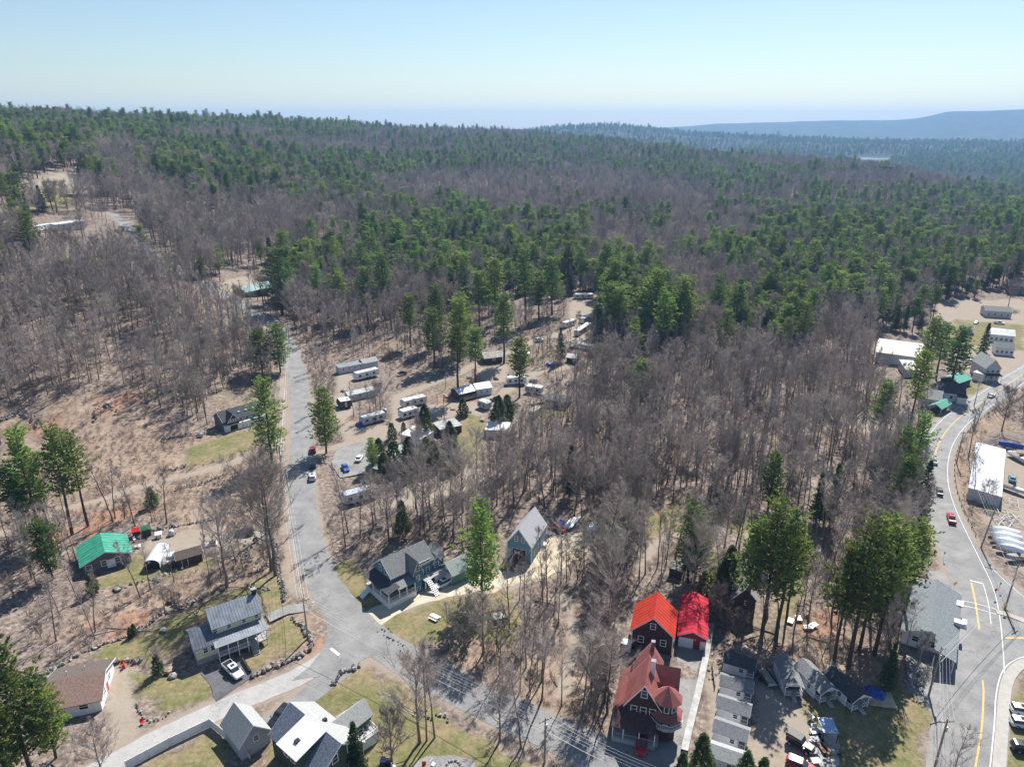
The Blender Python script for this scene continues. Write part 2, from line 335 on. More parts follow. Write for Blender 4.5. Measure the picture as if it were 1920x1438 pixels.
def ground_mat():
    m=bpy.data.materials.new('forest_floor_and_yards'); m.use_nodes=True; t=m.node_tree; n=t.nodes; L=t.links; b=n['Principled BSDF']
    b.inputs['Roughness'].default_value=.97; b.inputs['Specular IOR Level'].default_value=.1
    ge=n.new('ShaderNodeNewGeometry')
    def noise(s,d=6,r=.6):
        q=n.new('ShaderNodeTexNoise'); q.inputs['Scale'].default_value=s; q.inputs['Detail'].default_value=d; q.inputs['Roughness'].default_value=r; L.new(ge.outputs['Position'],q.inputs['Vector']); return q.outputs[0]
    def ramp(f,*st):
        q=n.new('ShaderNodeValToRGB'); e=q.color_ramp.elements
        while len(e)<len(st): e.new(.5)
        for k,(p,c) in enumerate(st): e[k].position=p; e[k].color=tuple(c)+(1,)
        L.new(f,q.inputs[0]); return q.outputs[0]
    def mix(f,a,c,mode='MIX'):
        q=n.new('ShaderNodeMix'); q.data_type='RGBA'; q.blend_type=mode
        if isinstance(f,float): q.inputs[0].default_value=f
        else: L.new(f,q.inputs[0])
        L.new(a,q.inputs[6]); L.new(c,q.inputs[7]); return q.outputs[2]
    def sep(name):
        a=n.new('ShaderNodeVertexColor'); a.layer_name=name; q=n.new('ShaderNodeSeparateColor'); L.new(a.outputs[0],q.inputs[0]); return q.outputs
    z=sep('zone'); z2=sep('zone2')
    fine=noise(.9,10,.8); med=noise(.12,6,.6); big=noise(.025,4,.55); grit=noise(5,5,.7)
    litter=ramp(fine,(.34,(.07,.048,.038)),(.5,(.215,.165,.132)),(.66,(.42,.36,.31)))
    litter2=ramp(fine,(.34,(.05,.038,.03)),(.5,(.16,.125,.105)),(.66,(.36,.31,.28)))
    base=mix(ramp(med,(.4,(0,0,0)),(.62,(1,1,1))),litter,litter2)
    base=mix(ramp(big,(.52,(0,0,0)),(.8,(.5,.5,.5))),base,ramp(fine,(.3,(.13,.10,.04)),(.7,(.30,.25,.12))))
    scrub=ramp(fine,(.28,(.07,.05,.035)),(.5,(.19,.135,.10)),(.75,(.42,.35,.29)))
    scrub=mix(ramp(med,(.35,(0,0,0)),(.6,(1,1,1))),scrub,ramp(fine,(.3,(.17,.12,.085)),(.7,(.44,.34,.26))))
    base=mix(z[2],base,scrub)
    orange=ramp(fine,(.3,(.16,.08,.05)),(.7,(.42,.27,.19))); base=mix(z2[0],base,orange)
    dirt=ramp(grit,(.3,(.22,.185,.15)),(.7,(.38,.33,.275))); dirt=mix(ramp(med,(.35,(0,0,0)),(.7,(1,1,1))),dirt,ramp(fine,(.3,(.17,.13,.10)),(.7,(.40,.33,.25))))
    base=mix(z[1],base,dirt)
    sand=ramp(grit,(.3,(.19,.15,.12)),(.7,(.38,.32,.26))); base=mix(z2[1],base,sand)
    g1=ramp(fine,(.3,(.06,.07,.025)),(.55,(.165,.165,.068)),(.75,(.31,.28,.15)))
    g2=ramp(fine,(.3,(.13,.10,.055)),(.7,(.34,.27,.16)))
    grass=mix(ramp(noise(.16,6,.65),(.40,(0,0,0)),(.62,(1,1,1))),g1,g2)
    grass=mix(ramp(grit,(.62,(0,0,0)),(.78,(.6,.6,.6))),grass,litter)
    base=mix(z[0],base,grass)
    farw=ramp(noise(.012,10,.7),(.40,(.035,.055,.03)),(.55,(.07,.075,.055)),(.66,(.13,.11,.10)))
    base=mix(z2[2],base,farw)
    L.new(base,b.inputs['Base Color'])
    bp=n.new('ShaderNodeBump'); bp.inputs['Strength'].default_value=.35; bp.inputs['Distance'].default_value=.1; L.new(fine,bp.inputs['Height']); L.new(bp.outputs[0],b.inputs['Normal'])
    return m
me.materials.append(ground_mat())
kind(link('ground',me))
# ---------------------------------------------------------------- roads
def resample(P,step):
    P=np.asarray(P,float)
    # catmull-rom through the points, then even spacing
    out=[]; n=len(P)
    for i in range(n-1):
        p0=P[max(i-1,0)]; p1=P[i]; p2=P[i+1]; p3=P[min(i+2,n-1)]
        for t in np.linspace(0,1,16,endpoint=False):
            out.append(.5*((2*p1)+(-p0+p2)*t+(2*p0-5*p1+4*p2-p3)*t*t+(-p0+3*p1-3*p2+p3)*t**3))
    out.append(P[-1]); out=np.array(out); s=np.r_[0,np.cumsum(np.hypot(*np.diff(out,axis=0).T))]
    k=max(2,int(s[-1]/step)); u=np.linspace(0,s[-1],k)
    return np.stack([np.interp(u,s,out[:,0]),np.interp(u,s,out[:,1])],-1)
def normals(P):
    d=np.gradient(P,axis=0); d/=np.hypot(d[:,0],d[:,1])[:,None]; return np.stack([-d[:,1],d[:,0]],-1)
def strip(name,P,l,r,dz,m,step=2.0,jit=0,res=True,across=2):
    if res: P=resample(P,step)
    N=normals(P); l=np.broadcast_to(l,len(P)).astype(float).copy(); r=np.broadcast_to(r,len(P)).astype(float).copy()
    if jit: 
        l+=(rng.random(len(P))-.5)*jit; r+=(rng.random(len(P))-.5)*jit
    mb=MB(); vs=[]
    for i in range(len(P)):
        for k in range(across):
            w=k/(across-1); q=P[i]+N[i]*(l[i]*(1-w)-r[i]*w); vs.append((q[0],q[1],float(H(q[0],q[1]))+dz))
    fs=[]
    for i in range(len(P)-1):
        for k in range(across-1):
            a=i*across+k; fs.append((a,a+1,a+1+across,a+across))
    mb.add(vs,fs); 
    me=mb.mesh(name,m); 
    if me.polygons and me.polygons[0].normal.z<0: me.flip_normals()
    return kind(link(name,me))
def asphalt(name,c1,c2,crack=(.05,.05,.05)):
    m=bpy.data.materials.new(name); m.use_nodes=True; t=m.node_tree; n=t.nodes; L=t.links; b=n['Principled BSDF']
    b.inputs['Roughness'].default_value=.8; b.inputs['Specular IOR Level'].default_value=.35
    ge=n.new('ShaderNodeNewGeometry')
    a=n.new('ShaderNodeTexNoise'); a.inputs['Scale'].default_value=.22; a.inputs['Detail'].default_value=9; a.inputs['Roughness'].default_value=.7; L.new(ge.outputs['Position'],a.inputs[0])
    g=n.new('ShaderNodeTexNoise'); g.inputs['Scale'].default_value=6; g.inputs['Detail'].default_value=3; L.new(ge.outputs['Position'],g.inputs[0])
    r=n.new('ShaderNodeValToRGB'); r.color_ramp.elements[0].position=.38; r.color_ramp.elements[1].position=.64; r.color_ramp.elements[0].color=c2+(1,); r.color_ramp.elements[1].color=c1+(1,)
    L.new(a.outputs[0],r.inputs[0])
    ml=n.new('ShaderNodeMix'); ml.data_type='RGBA'; ml.blend_type='OVERLAY'; ml.inputs[0].default_value=.35; L.new(r.outputs[0],ml.inputs[6]); L.new(g.outputs[0],ml.inputs[7])
    v=n.new('ShaderNodeTexVoronoi'); v.feature='DISTANCE_TO_EDGE'; v.inputs['Scale'].default_value=.09
    nz=n.new('ShaderNodeVectorMath'); nz.operation='ADD'; L.new(ge.outputs['Position'],nz.inputs[0]); sc=n.new('ShaderNodeVectorMath'); sc.operation='SCALE'; sc.inputs['Scale'].default_value=9; L.new(a.outputs['Color'],sc.inputs[0]); L.new(sc.outputs[0],nz.inputs[1]); L.new(nz.outputs[0],v.inputs['Vector'])
    cr=n.new('ShaderNodeMapRange'); cr.inputs[1].default_value=.001; cr.inputs[2].default_value=.010; L.new(v.outputs['Distance'],cr.inputs[0])
    mc=n.new('ShaderNodeMix'); mc.data_type='RGBA'; L.new(cr.outputs[0],mc.inputs[0]); mc.inputs[6].default_value=crack+(1,); L.new(ml.outputs[2],mc.inputs[7])
    L.new(mc.outputs[2],b.inputs['Base Color']); return m
M_ROAD=asphalt('asphalt_worn',(.255,.25,.24),(.175,.172,.168),(.12,.12,.12))
M_ROADB=asphalt('asphalt_pale',(.40,.385,.365),(.31,.30,.285),(.2,.19,.18))
M_DRIVE=asphalt('driveway_asphalt',(.12,.12,.125),(.075,.075,.08))
M_LOT=asphalt('lot_asphalt',(.27,.26,.25),(.19,.185,.175),(.07,.07,.07))
M_GRAVEL=S('gravel_tan',(190,180,160),rough=.95,scale=.25,var=.1,bump=.4,bscale=5)
M_CONC=S('concrete',(168,164,156),rough=.85,scale=.8,var=.06)
M_LINEW=S('line_white',(205,205,203),rough=.7,scale=2,var=.08); M_LINEY=S('line_yellow',(205,172,100),rough=.7,scale=2,var=.1)
strip('road',PWL['A'],3.8,3.8,.030,M_ROAD,jit=.35,across=5)
strip('road',PWL['A2'],3.2,3.2,.050,M_ROAD,jit=.3,across=5)
strip('road',PWL['B'],2.4,2.4,.042,M_ROADB,jit=.3,across=3)
strip('driveway',PWL['C'],2.2,2.2,.034,M_ROAD,jit=.3,across=3)
strip('driveway',PWL['D'],2.9,2.7,.026,M_GRAVEL,jit=.7,across=3)
strip('road',PWL['E'],5.0,4.6,.030,M_ROAD,jit=.2,across=4)
strip('road',PWL['F'],3.9,3.9,.036,M_ROAD,jit=.15,across=3)
strip('road',PWL['G'],6.2,6.0,.042,M_ROAD,jit=.15,across=4)
def sheet(name,pts,dz,m,jit=.25,kindd='structure'):
    P=[ground(*p) for p in pts]; out=[]
    n=len(P)
    for i in range(n):
        a,b=P[i],P[(i+1)%n]; k=max(1,int((b-a).length/1.5))
        for j in range(k):
            q=a.lerp(b,j/k); out.append(Vector((q.x+(random.random()-.5)*jit,q.y+(random.random()-.5)*jit,0)))
    mb=MB(); mb.add([(q.x,q.y,float(H(q.x,q.y))+dz) for q in out],[tuple(range(len(out)))])
    me=mb.mesh(name,m)
    if me.polygons[0].normal.z<0: me.flip_normals()
    return kind(link(name,me),kindd)
sheet('driveway',[(376,1262),(400,1258),(440,1240),(455,1236),(478,1266),(440,1291),(405,1315),(395,1285)],.058,M_DRIVE)
sheet('driveway',[(497,1150),(545,1133),(575,1132),(578,1146),(540,1150),(507,1166)],.052,M_LOT)
sheet('driveway',[(1270,1210),(1322,1218),(1322,1232),(1302,1330),(1278,1420),(1268,1440),(1205,1432),(1190,1418),(1150,1400),(1145,1380),(1160,1345),(1255,1345),(1268,1300)],.062,M_LOT)
sheet('parking_lot',[(1738,1068),(1770,1075),(1785,1095),(1795,1130),(1800,1200),(1803,1290),(1800,1360),(1788,1450),(1735,1450),(1750,1340),(1700,1290),(1700,1225),(1770,1210)],.012,M_LOT,jit=.5)
sheet('parking_lot',[(635,842),(700,822),(735,845),(700,885),(640,895),(618,870)],.02,M_LOT,jit=.6)
sheet('gravel_yard',[(997,1056),(1012,1030),(1027,1005),(1055,1000),(1085,1000),(1108,1012),(1100,1040),(1060,1062),(1030,1080),(998,1090),(950,1100),(912,1112),(905,1090),(940,1082),(975,1066)],.0225,S('sand_pale',(188,174,150),rough=.95,scale=.3,var=.16,bump=.4,bscale=5),jit=1.6)
# junction fillets
sheet('road',[(545,1277),(580,1250),(602,1222),(614,1192),(612,1160),(600,1128),(650,1150),(705,1225),(678,1238),(655,1250),(640,1262),(610,1280),(585,1293),(600,1268)],.0455,M_ROAD,jit=.05)
sheet('road',[(690,1188),(684,1172),(662,1158),(668,1150),(700,1160),(712,1176),(712,1200)],.0265,M_ROAD,jit=.2)
# ---- markings
def line(P,off,w,m,dz,a=0,b=1,step=1.5,dash=None):
    P=resample(P,step); n=len(P); P=P[int(a*n):max(int(b*n),int(a*n)+3)]; N=normals(P)
    Q=P+N*off
    return strip('road_marking',Q,w/2,w/2,dz,m,res=False)
line(PWL['E'],4.1,.16,M_LINEW,.052); line(PWL['E'],-3.5,.16,M_LINEW,.052,0,.62)
line(PWL['E'],.15,.14,M_LINEY,.052,0,.58); line(PWL['E'],.40,.14,M_LINEY,.052,0,.58)
line([(g.x,g.y) for g in GP([(1821,1092),(1829,1130),(1836,1180)])],0,.34,M_LINEY,.056)
line([(g.x,g.y) for g in GP([(1842,1275),(1844,1300),(1840,1370),(1826,1450)])],0,.3,M_LINEY,.056)
line([(g.x,g.y) for g in GP([(1818,1088),(1843,1094)])],0,.4,M_LINEW,.056)
line([(g.x,g.y) for g in GP([(1843,1094),(1853,1130),(1858,1170)])],0,.16,M_LINEW,.056)
for e in (-1.1,1.1):
    line([(g.x,g.y) for g in GP([(1800,1130),(1830,1136),(1868,1147)])],e*.9,.22,M_LINEW,.058)
line([(g.x,g.y) for g in GP([(1885,1196),(1930,1196)])],0,.5,M_LINEY,.056)
line(PWL['F'],3.3,.14,M_LINEW,.056,.2,1)
line([(g.x,g.y) for g in GP([(1855,1450),(1864,1360),(1868,1300),(1880,1258),(1905,1236),(1940,1228)])],0,.2,M_LINEW,.058)
line([(g.x,g.y) for g in GP([(620,1215),(636,1228)])],0,.6,M_LINEW,.066)
# pavements with kerb
def raised(name,pts,half,h,m):
    P=resample(np.array([[g.x,g.y] for g in GP(pts)]),1.5); N=normals(P); mb=MB(); vs=[]
    for i in range(len(P)):
        a=P[i]+N[i]*half; b=P[i]-N[i]*half; z=float(H(*P[i]))
        vs+=[(a[0],a[1],z-.1),(a[0],a[1],z+h),(b[0],b[1],z+h),(b[0],b[1],z-.1)]
    fs=[]
    for i in range(len(P)-1):
        for k in range(3): fs.append((i*4+k,i*4+k+1,i*4+5+k,i*4+4+k))
    mb.add(vs,fs); return kind(mb.obj(name,m))
raised('pavement',[(1872,1455),(1879,1360),(1884,1300),(1893,1268),(1915,1245),(1945,1237)],.95,.13,M_CONC)
raised('pavement',[(1868,1147),(1890,1152),(1935,1170)],.8,.13,M_CONC)
# ---------------------------------------------------------------- tree models (trunk mesh, crown mesh)
def bare_tree(h,c0,spread,nl,rt,seed,stems=1,twl=1.2,tww=.045,lean=.0,sub=5,ntw=9,up=1.0):
    rs=random.Random(seed); T=MB(); C=MB()
    for st in range(stems):
        ang=rs.random()*6.28; ln=(lean if stems==1 else rs.uniform(.12,.4))*h
        x=y=0.0; pts=[]; rad=[]; wx,wy=math.cos(ang),math.sin(ang); hh=h*(1 if stems==1 else rs.uniform(.75,1.05))
        n=8
        for k in range(n+1):
            t=k/n; pts.append(Vector((wx*ln*t*t**.3+rs.uniform(-.12,.12)*(k>0)*rt*5,wy*ln*t*t**.3+rs.uniform(-.12,.12)*(k>0)*rt*5,hh*t*.96-(.35 if k==0 else 0))))
            rad.append(rt*(1.25 if k==0 else 1)*(1-t)**.75*(1 if stems==1 else .6)+.018)
        T.path(pts,rad,6)
        def at(z):
            t=max(0,min(.999,z/(hh*.96)))*n; i=int(t); return pts[i].lerp(pts[i+1],t-i)
        for j in range(max(4,nl//stems)):
            u=(j+rs.random())/max(4,nl//stems); z=hh*(c0+(0.97-c0)*u); p=at(z)
            a=rs.random()*6.283; prof=math.sin(min(1,(u*.85+.22))*math.pi)**.7
            L=spread*(.35+.75*prof)*rs.uniform(.7,1.15); el=rs.uniform(.55,1.0)*up*(1+.3*u)
            d=Vector((math.cos(a)*math.cos(el),math.sin(a)*math.cos(el),math.sin(el)))
            q=[p]; 
            for k in range(3):
                d=(d+Vector((rs.uniform(-.25,.25),rs.uniform(-.25,.25),.16))).normalized(); q.append(q[-1]+d*L/3*1.25)
            r0=max(.02,rt*(.42-.25*u)); C.path(q,[r0,r0*.7,r0*.42,.012],3)
            for s in range(sub):
                f=rs.uniform(.3,1)*2.99; i=int(f); b=q[i].lerp(q[i+1],f-i)
                e=(d+Vector((rs.uniform(-1,1),rs.uniform(-1,1),rs.uniform(-.2,.8)))*.8).normalized(); l=L*rs.uniform(.22,.42)
                m=b+e*l; C.path([b,b+e*l*.5+Vector((rs.uniform(-.1,.1),)*3)*l,m],[.028,.018,.008],3)
                for w in range(ntw):
                    g=b.lerp(m,rs.uniform(.15,1)); v=(e*.8+Vector((rs.uniform(-1,1),rs.uniform(-1,1),rs.uniform(-.5,1.1)))).normalized()
                    tl=twl*rs.uniform(.5,1.2); sd_=v.orthogonal().normalized(); sd_=(Matrix.Rotation(rs.random()*6.28,3,v)@sd_)*tww
                    C.add([g-sd_*.5,g+sd_*.5,g+v*tl],[(0,1,2)])
    return T,C
def pine_tree(h,c0,spread,seed,nw=24,br=5,shape='white',clump=1.0,dens=1.0):
    rs=random.Random(seed); T=MB(); C=MB()
    pts=[Vector((rs.uniform(-.2,.2)*(k>0),rs.uniform(-.2,.2)*(k>0),h*k/6-(.4 if k==0 else 0))) for k in range(7)]
    rt=h*.0125+.06; T.path(pts,[rt*(1-k/6.6) for k in range(7)],6)
    for j in range(nw):
        u=(j+.2)/nw; z=h*(c0+(1-c0)*u**.95)
        if shape=='white': prof=(math.sin(min(1,(.22+.80*(1-u)))*math.pi*.62)**.9)*rs.uniform(.55,1.1)*(1-.25*(u<.12))
        elif shape=='spruce': prof=(1-u)**.85*rs.uniform(.8,1.08)+.04
        else: prof=math.sin((1-u)*math.pi*.8+.12)**.7
        L=spread*max(.06,prof); a0=rs.random()*6.28; nb=max(3,int(br*(.7+.6*rs.random())))
        for b in range(nb):
            a=a0+6.283*b/nb+rs.uniform(-.35,.35); l=L*rs.uniform(.6,1.15)
            if shape=='white' and rs.random()<.10: l*=1.35
            el={'white':.10+.55*u,'spruce':-.22+.5*u,'egg':.9}[shape]+rs.uniform(-.1,.1)
            p=Vector((0,0,z)); d=Vector((math.cos(a)*math.cos(el),math.sin(a)*math.cos(el),math.sin(el))); e=p+d*l
            if shape!='egg': C.path([p,p.lerp(e,.5),e],[.05,.035,.015],3,mi=1)
            side=Vector((-math.sin(a),math.cos(a),0))
            nc=max(2,int(l*1.25*dens))
            for c in range(nc):
                t=(c+rs.random())/nc; t=.22+.8*t if shape!='egg' else .5+.5*t
                w=(1-abs(t-.6))*l*.38; g=p+d*l*t+side*rs.uniform(-w,w)+Vector((0,0,rs.uniform(-.12,.30)))
                s=clump*rs.uniform(.45,.95)
                for k in range(7):
                    v=(d*rs.uniform(-.1,1.1)+side*rs.uniform(-1.1,1.1)+Vector((0,0,rs.uniform(-.15,.75)))).normalized()
                    o=v.cross(Vector((rs.uniform(-1,1),rs.uniform(-1,1),rs.uniform(.2,1)))).normalized()*s*.19
                    C.add([g-v*s*.15-o*.4,g+v*s*.45+o,g+v*s,g+v*s*.42-o],[(0,1,2,3)])
    return T,C
def col_tree(h,c0,r,seed,n=1500,s=.4,pw=.8):
    """dense conical cedar or hemlock: foliage sprays over a pointed body"""
    rs=random.Random(seed); T=MB(); C=MB(); T.path([(0,0,-.3),(0,0,h*.5),(0,0,h*.9)],[.16,.1,.03],6)
    for i in range(n):
        u=rs.random()**1.15; a=rs.random()*6.28; rr=r*((1-u)**pw)*(.82+.2*math.sin(a*3+u*9)+.16*math.sin(a*5-u*23))*(min(1,(u+.06)*9))*rs.uniform(.65,1.05); z=h*(c0+(1-c0)*u)
        g=Vector((math.cos(a)*rr,math.sin(a)*rr,z)); v=Vector((math.cos(a)*.8+rs.uniform(-.5,.5),math.sin(a)*.8+rs.uniform(-.5,.5),rs.uniform(-.2,1.1))).normalized()
        o=v.cross(Vector((rs.uniform(-1,1),rs.uniform(-1,1),1))).normalized()*s*.35; k=s*rs.uniform(.7,1.5)
        C.add([g-v*k*.4,g+o,g+v*k*.7,g-o],[(0,1,2,3)])
    return T,C
def variant(tc,bark,leaf,nm):
    T,C=tc; return (T.mesh(nm+'_trunk',bark),C.mesh(nm+'_crown',leaf))
V_SLIM=[variant(bare_tree(18.5+1.2*i,.36+.04*(i%3),2.5+.3*(i%4),24,.14+.015*i,100+i,sub=6,ntw=10,twl=1.15,tww=.034,lean=.03*i),M_BARK,M_TWIG,'slim') for i in range(6)]
V_WIDE=[variant(bare_tree(17+1.5*i,.24,6.0+.5*i,34,.26,200+i,sub=11,ntw=16,up=.85,twl=1.3,tww=.034),M_BARK,M_TWIG,'wide') for i in range(4)]
V_BUSH=[variant(bare_tree(6.5+i,.2,2.1,34,.07,300+i,stems=6,sub=5,ntw=11,twl=.9,tww=.035),M_BARK,M_SHRUB,'bush') for i in range(3)]
V_PINE=[variant(pine_tree(23+1.6*i,(.34,.45,.30,.50,.38,.42)[i],3.9+.35*(i%3),400+i,nw=(21,17,23,16,20,18)[i],br=6,clump=.95,dens=2.1),M_BARKP,[M_NEED,M_BARKP],'pine') for i in range(6)]
V_OPEN=[variant(pine_tree(17+2*i,.14,4.3,500+i,nw=22,br=6,clump=.85,dens=2.2),M_BARKP,[M_NEED,M_BARKP],'open_pine') for i in range(3)]
V_SPRUCE=[variant(pine_tree(17+2*i,.10,3.3,600+i,nw=30,br=7,shape='spruce',clump=.85,dens=1.8),M_BARKP,[M_NEED2,M_BARKP],'spruce') for i in range(3)]
V_CEDAR=[variant(col_tree(7.5,.03,2.1,700,2400,.36,.5),M_BARKP,M_NEED3,'cedar'),variant(col_tree(13,.08,3.1,701,4200,.42,.55),M_BARKP,M_NEED3,'cedar')]
V_ARBOR=[variant(col_tree(6,.02,1.8,702,2400,.28,.45),M_BARKP,M_NEED2,'arborvitae')]
V_YEL=[variant(col_tree(4.5,.0,2.4,703,900,.5,.4),M_BARK,M_OLIVE,'yellow_bush')]
V_ROUND=[variant(bare_tree(9,.1,3.6,40,.12,320,sub=8,ntw=12,twl=.8,tww=.035,up=.8),M_BARK,M_TWIG,'round'),variant(bare_tree(11,.18,3.0,36,.14,321,sub=8,ntw=12,twl=.9,tww=.035,up=1.1),M_BARK,M_TWIG,'round')]
ALLV={'slim':V_SLIM,'wide':V_WIDE,'bush':V_BUSH,'pine':V_PINE,'open':V_OPEN,'spruce':V_SPRUCE,'cedar':V_CEDAR,'arbor':V_ARBOR,'yel':V_YEL,'round':V_ROUND}
KN={'slim':('bare_tree','tree'),'wide':('bare_tree','tree'),'bush':('bare_shrub','shrub'),'pine':('pine_tree','tree'),'open':('pine_tree','tree'),'spruce':('spruce_tree','tree'),'cedar':('cedar_tree','tree'),'arbor':('arborvitae','shrub'),'yel':('yellow_shrub','shrub'),'round':('bare_tree','tree')}
firstobj={}
def plant(k,vi,x,y,sc=1,rz=None,label='',group=None,sz=None,tilt=0,wd=1):
    vi%=len(ALLV[k]); T,C=ALLV[k][vi]; nm,cat=KN[k]
    o=thing(nm,label,cat,(x,y,float(H(x,y))),0,group)
    o.rotation_euler=(tilt*random.uniform(-1,1),tilt*random.uniform(-1,1),random.random()*6.28 if rz is None else rz)
    o.scale=(sc*wd,sc*wd,sc*(sz or 1))
    t=link('trunk',T,o); c=link('crown',C,o); firstobj.setdefault((k,vi),(t,c))
    return o
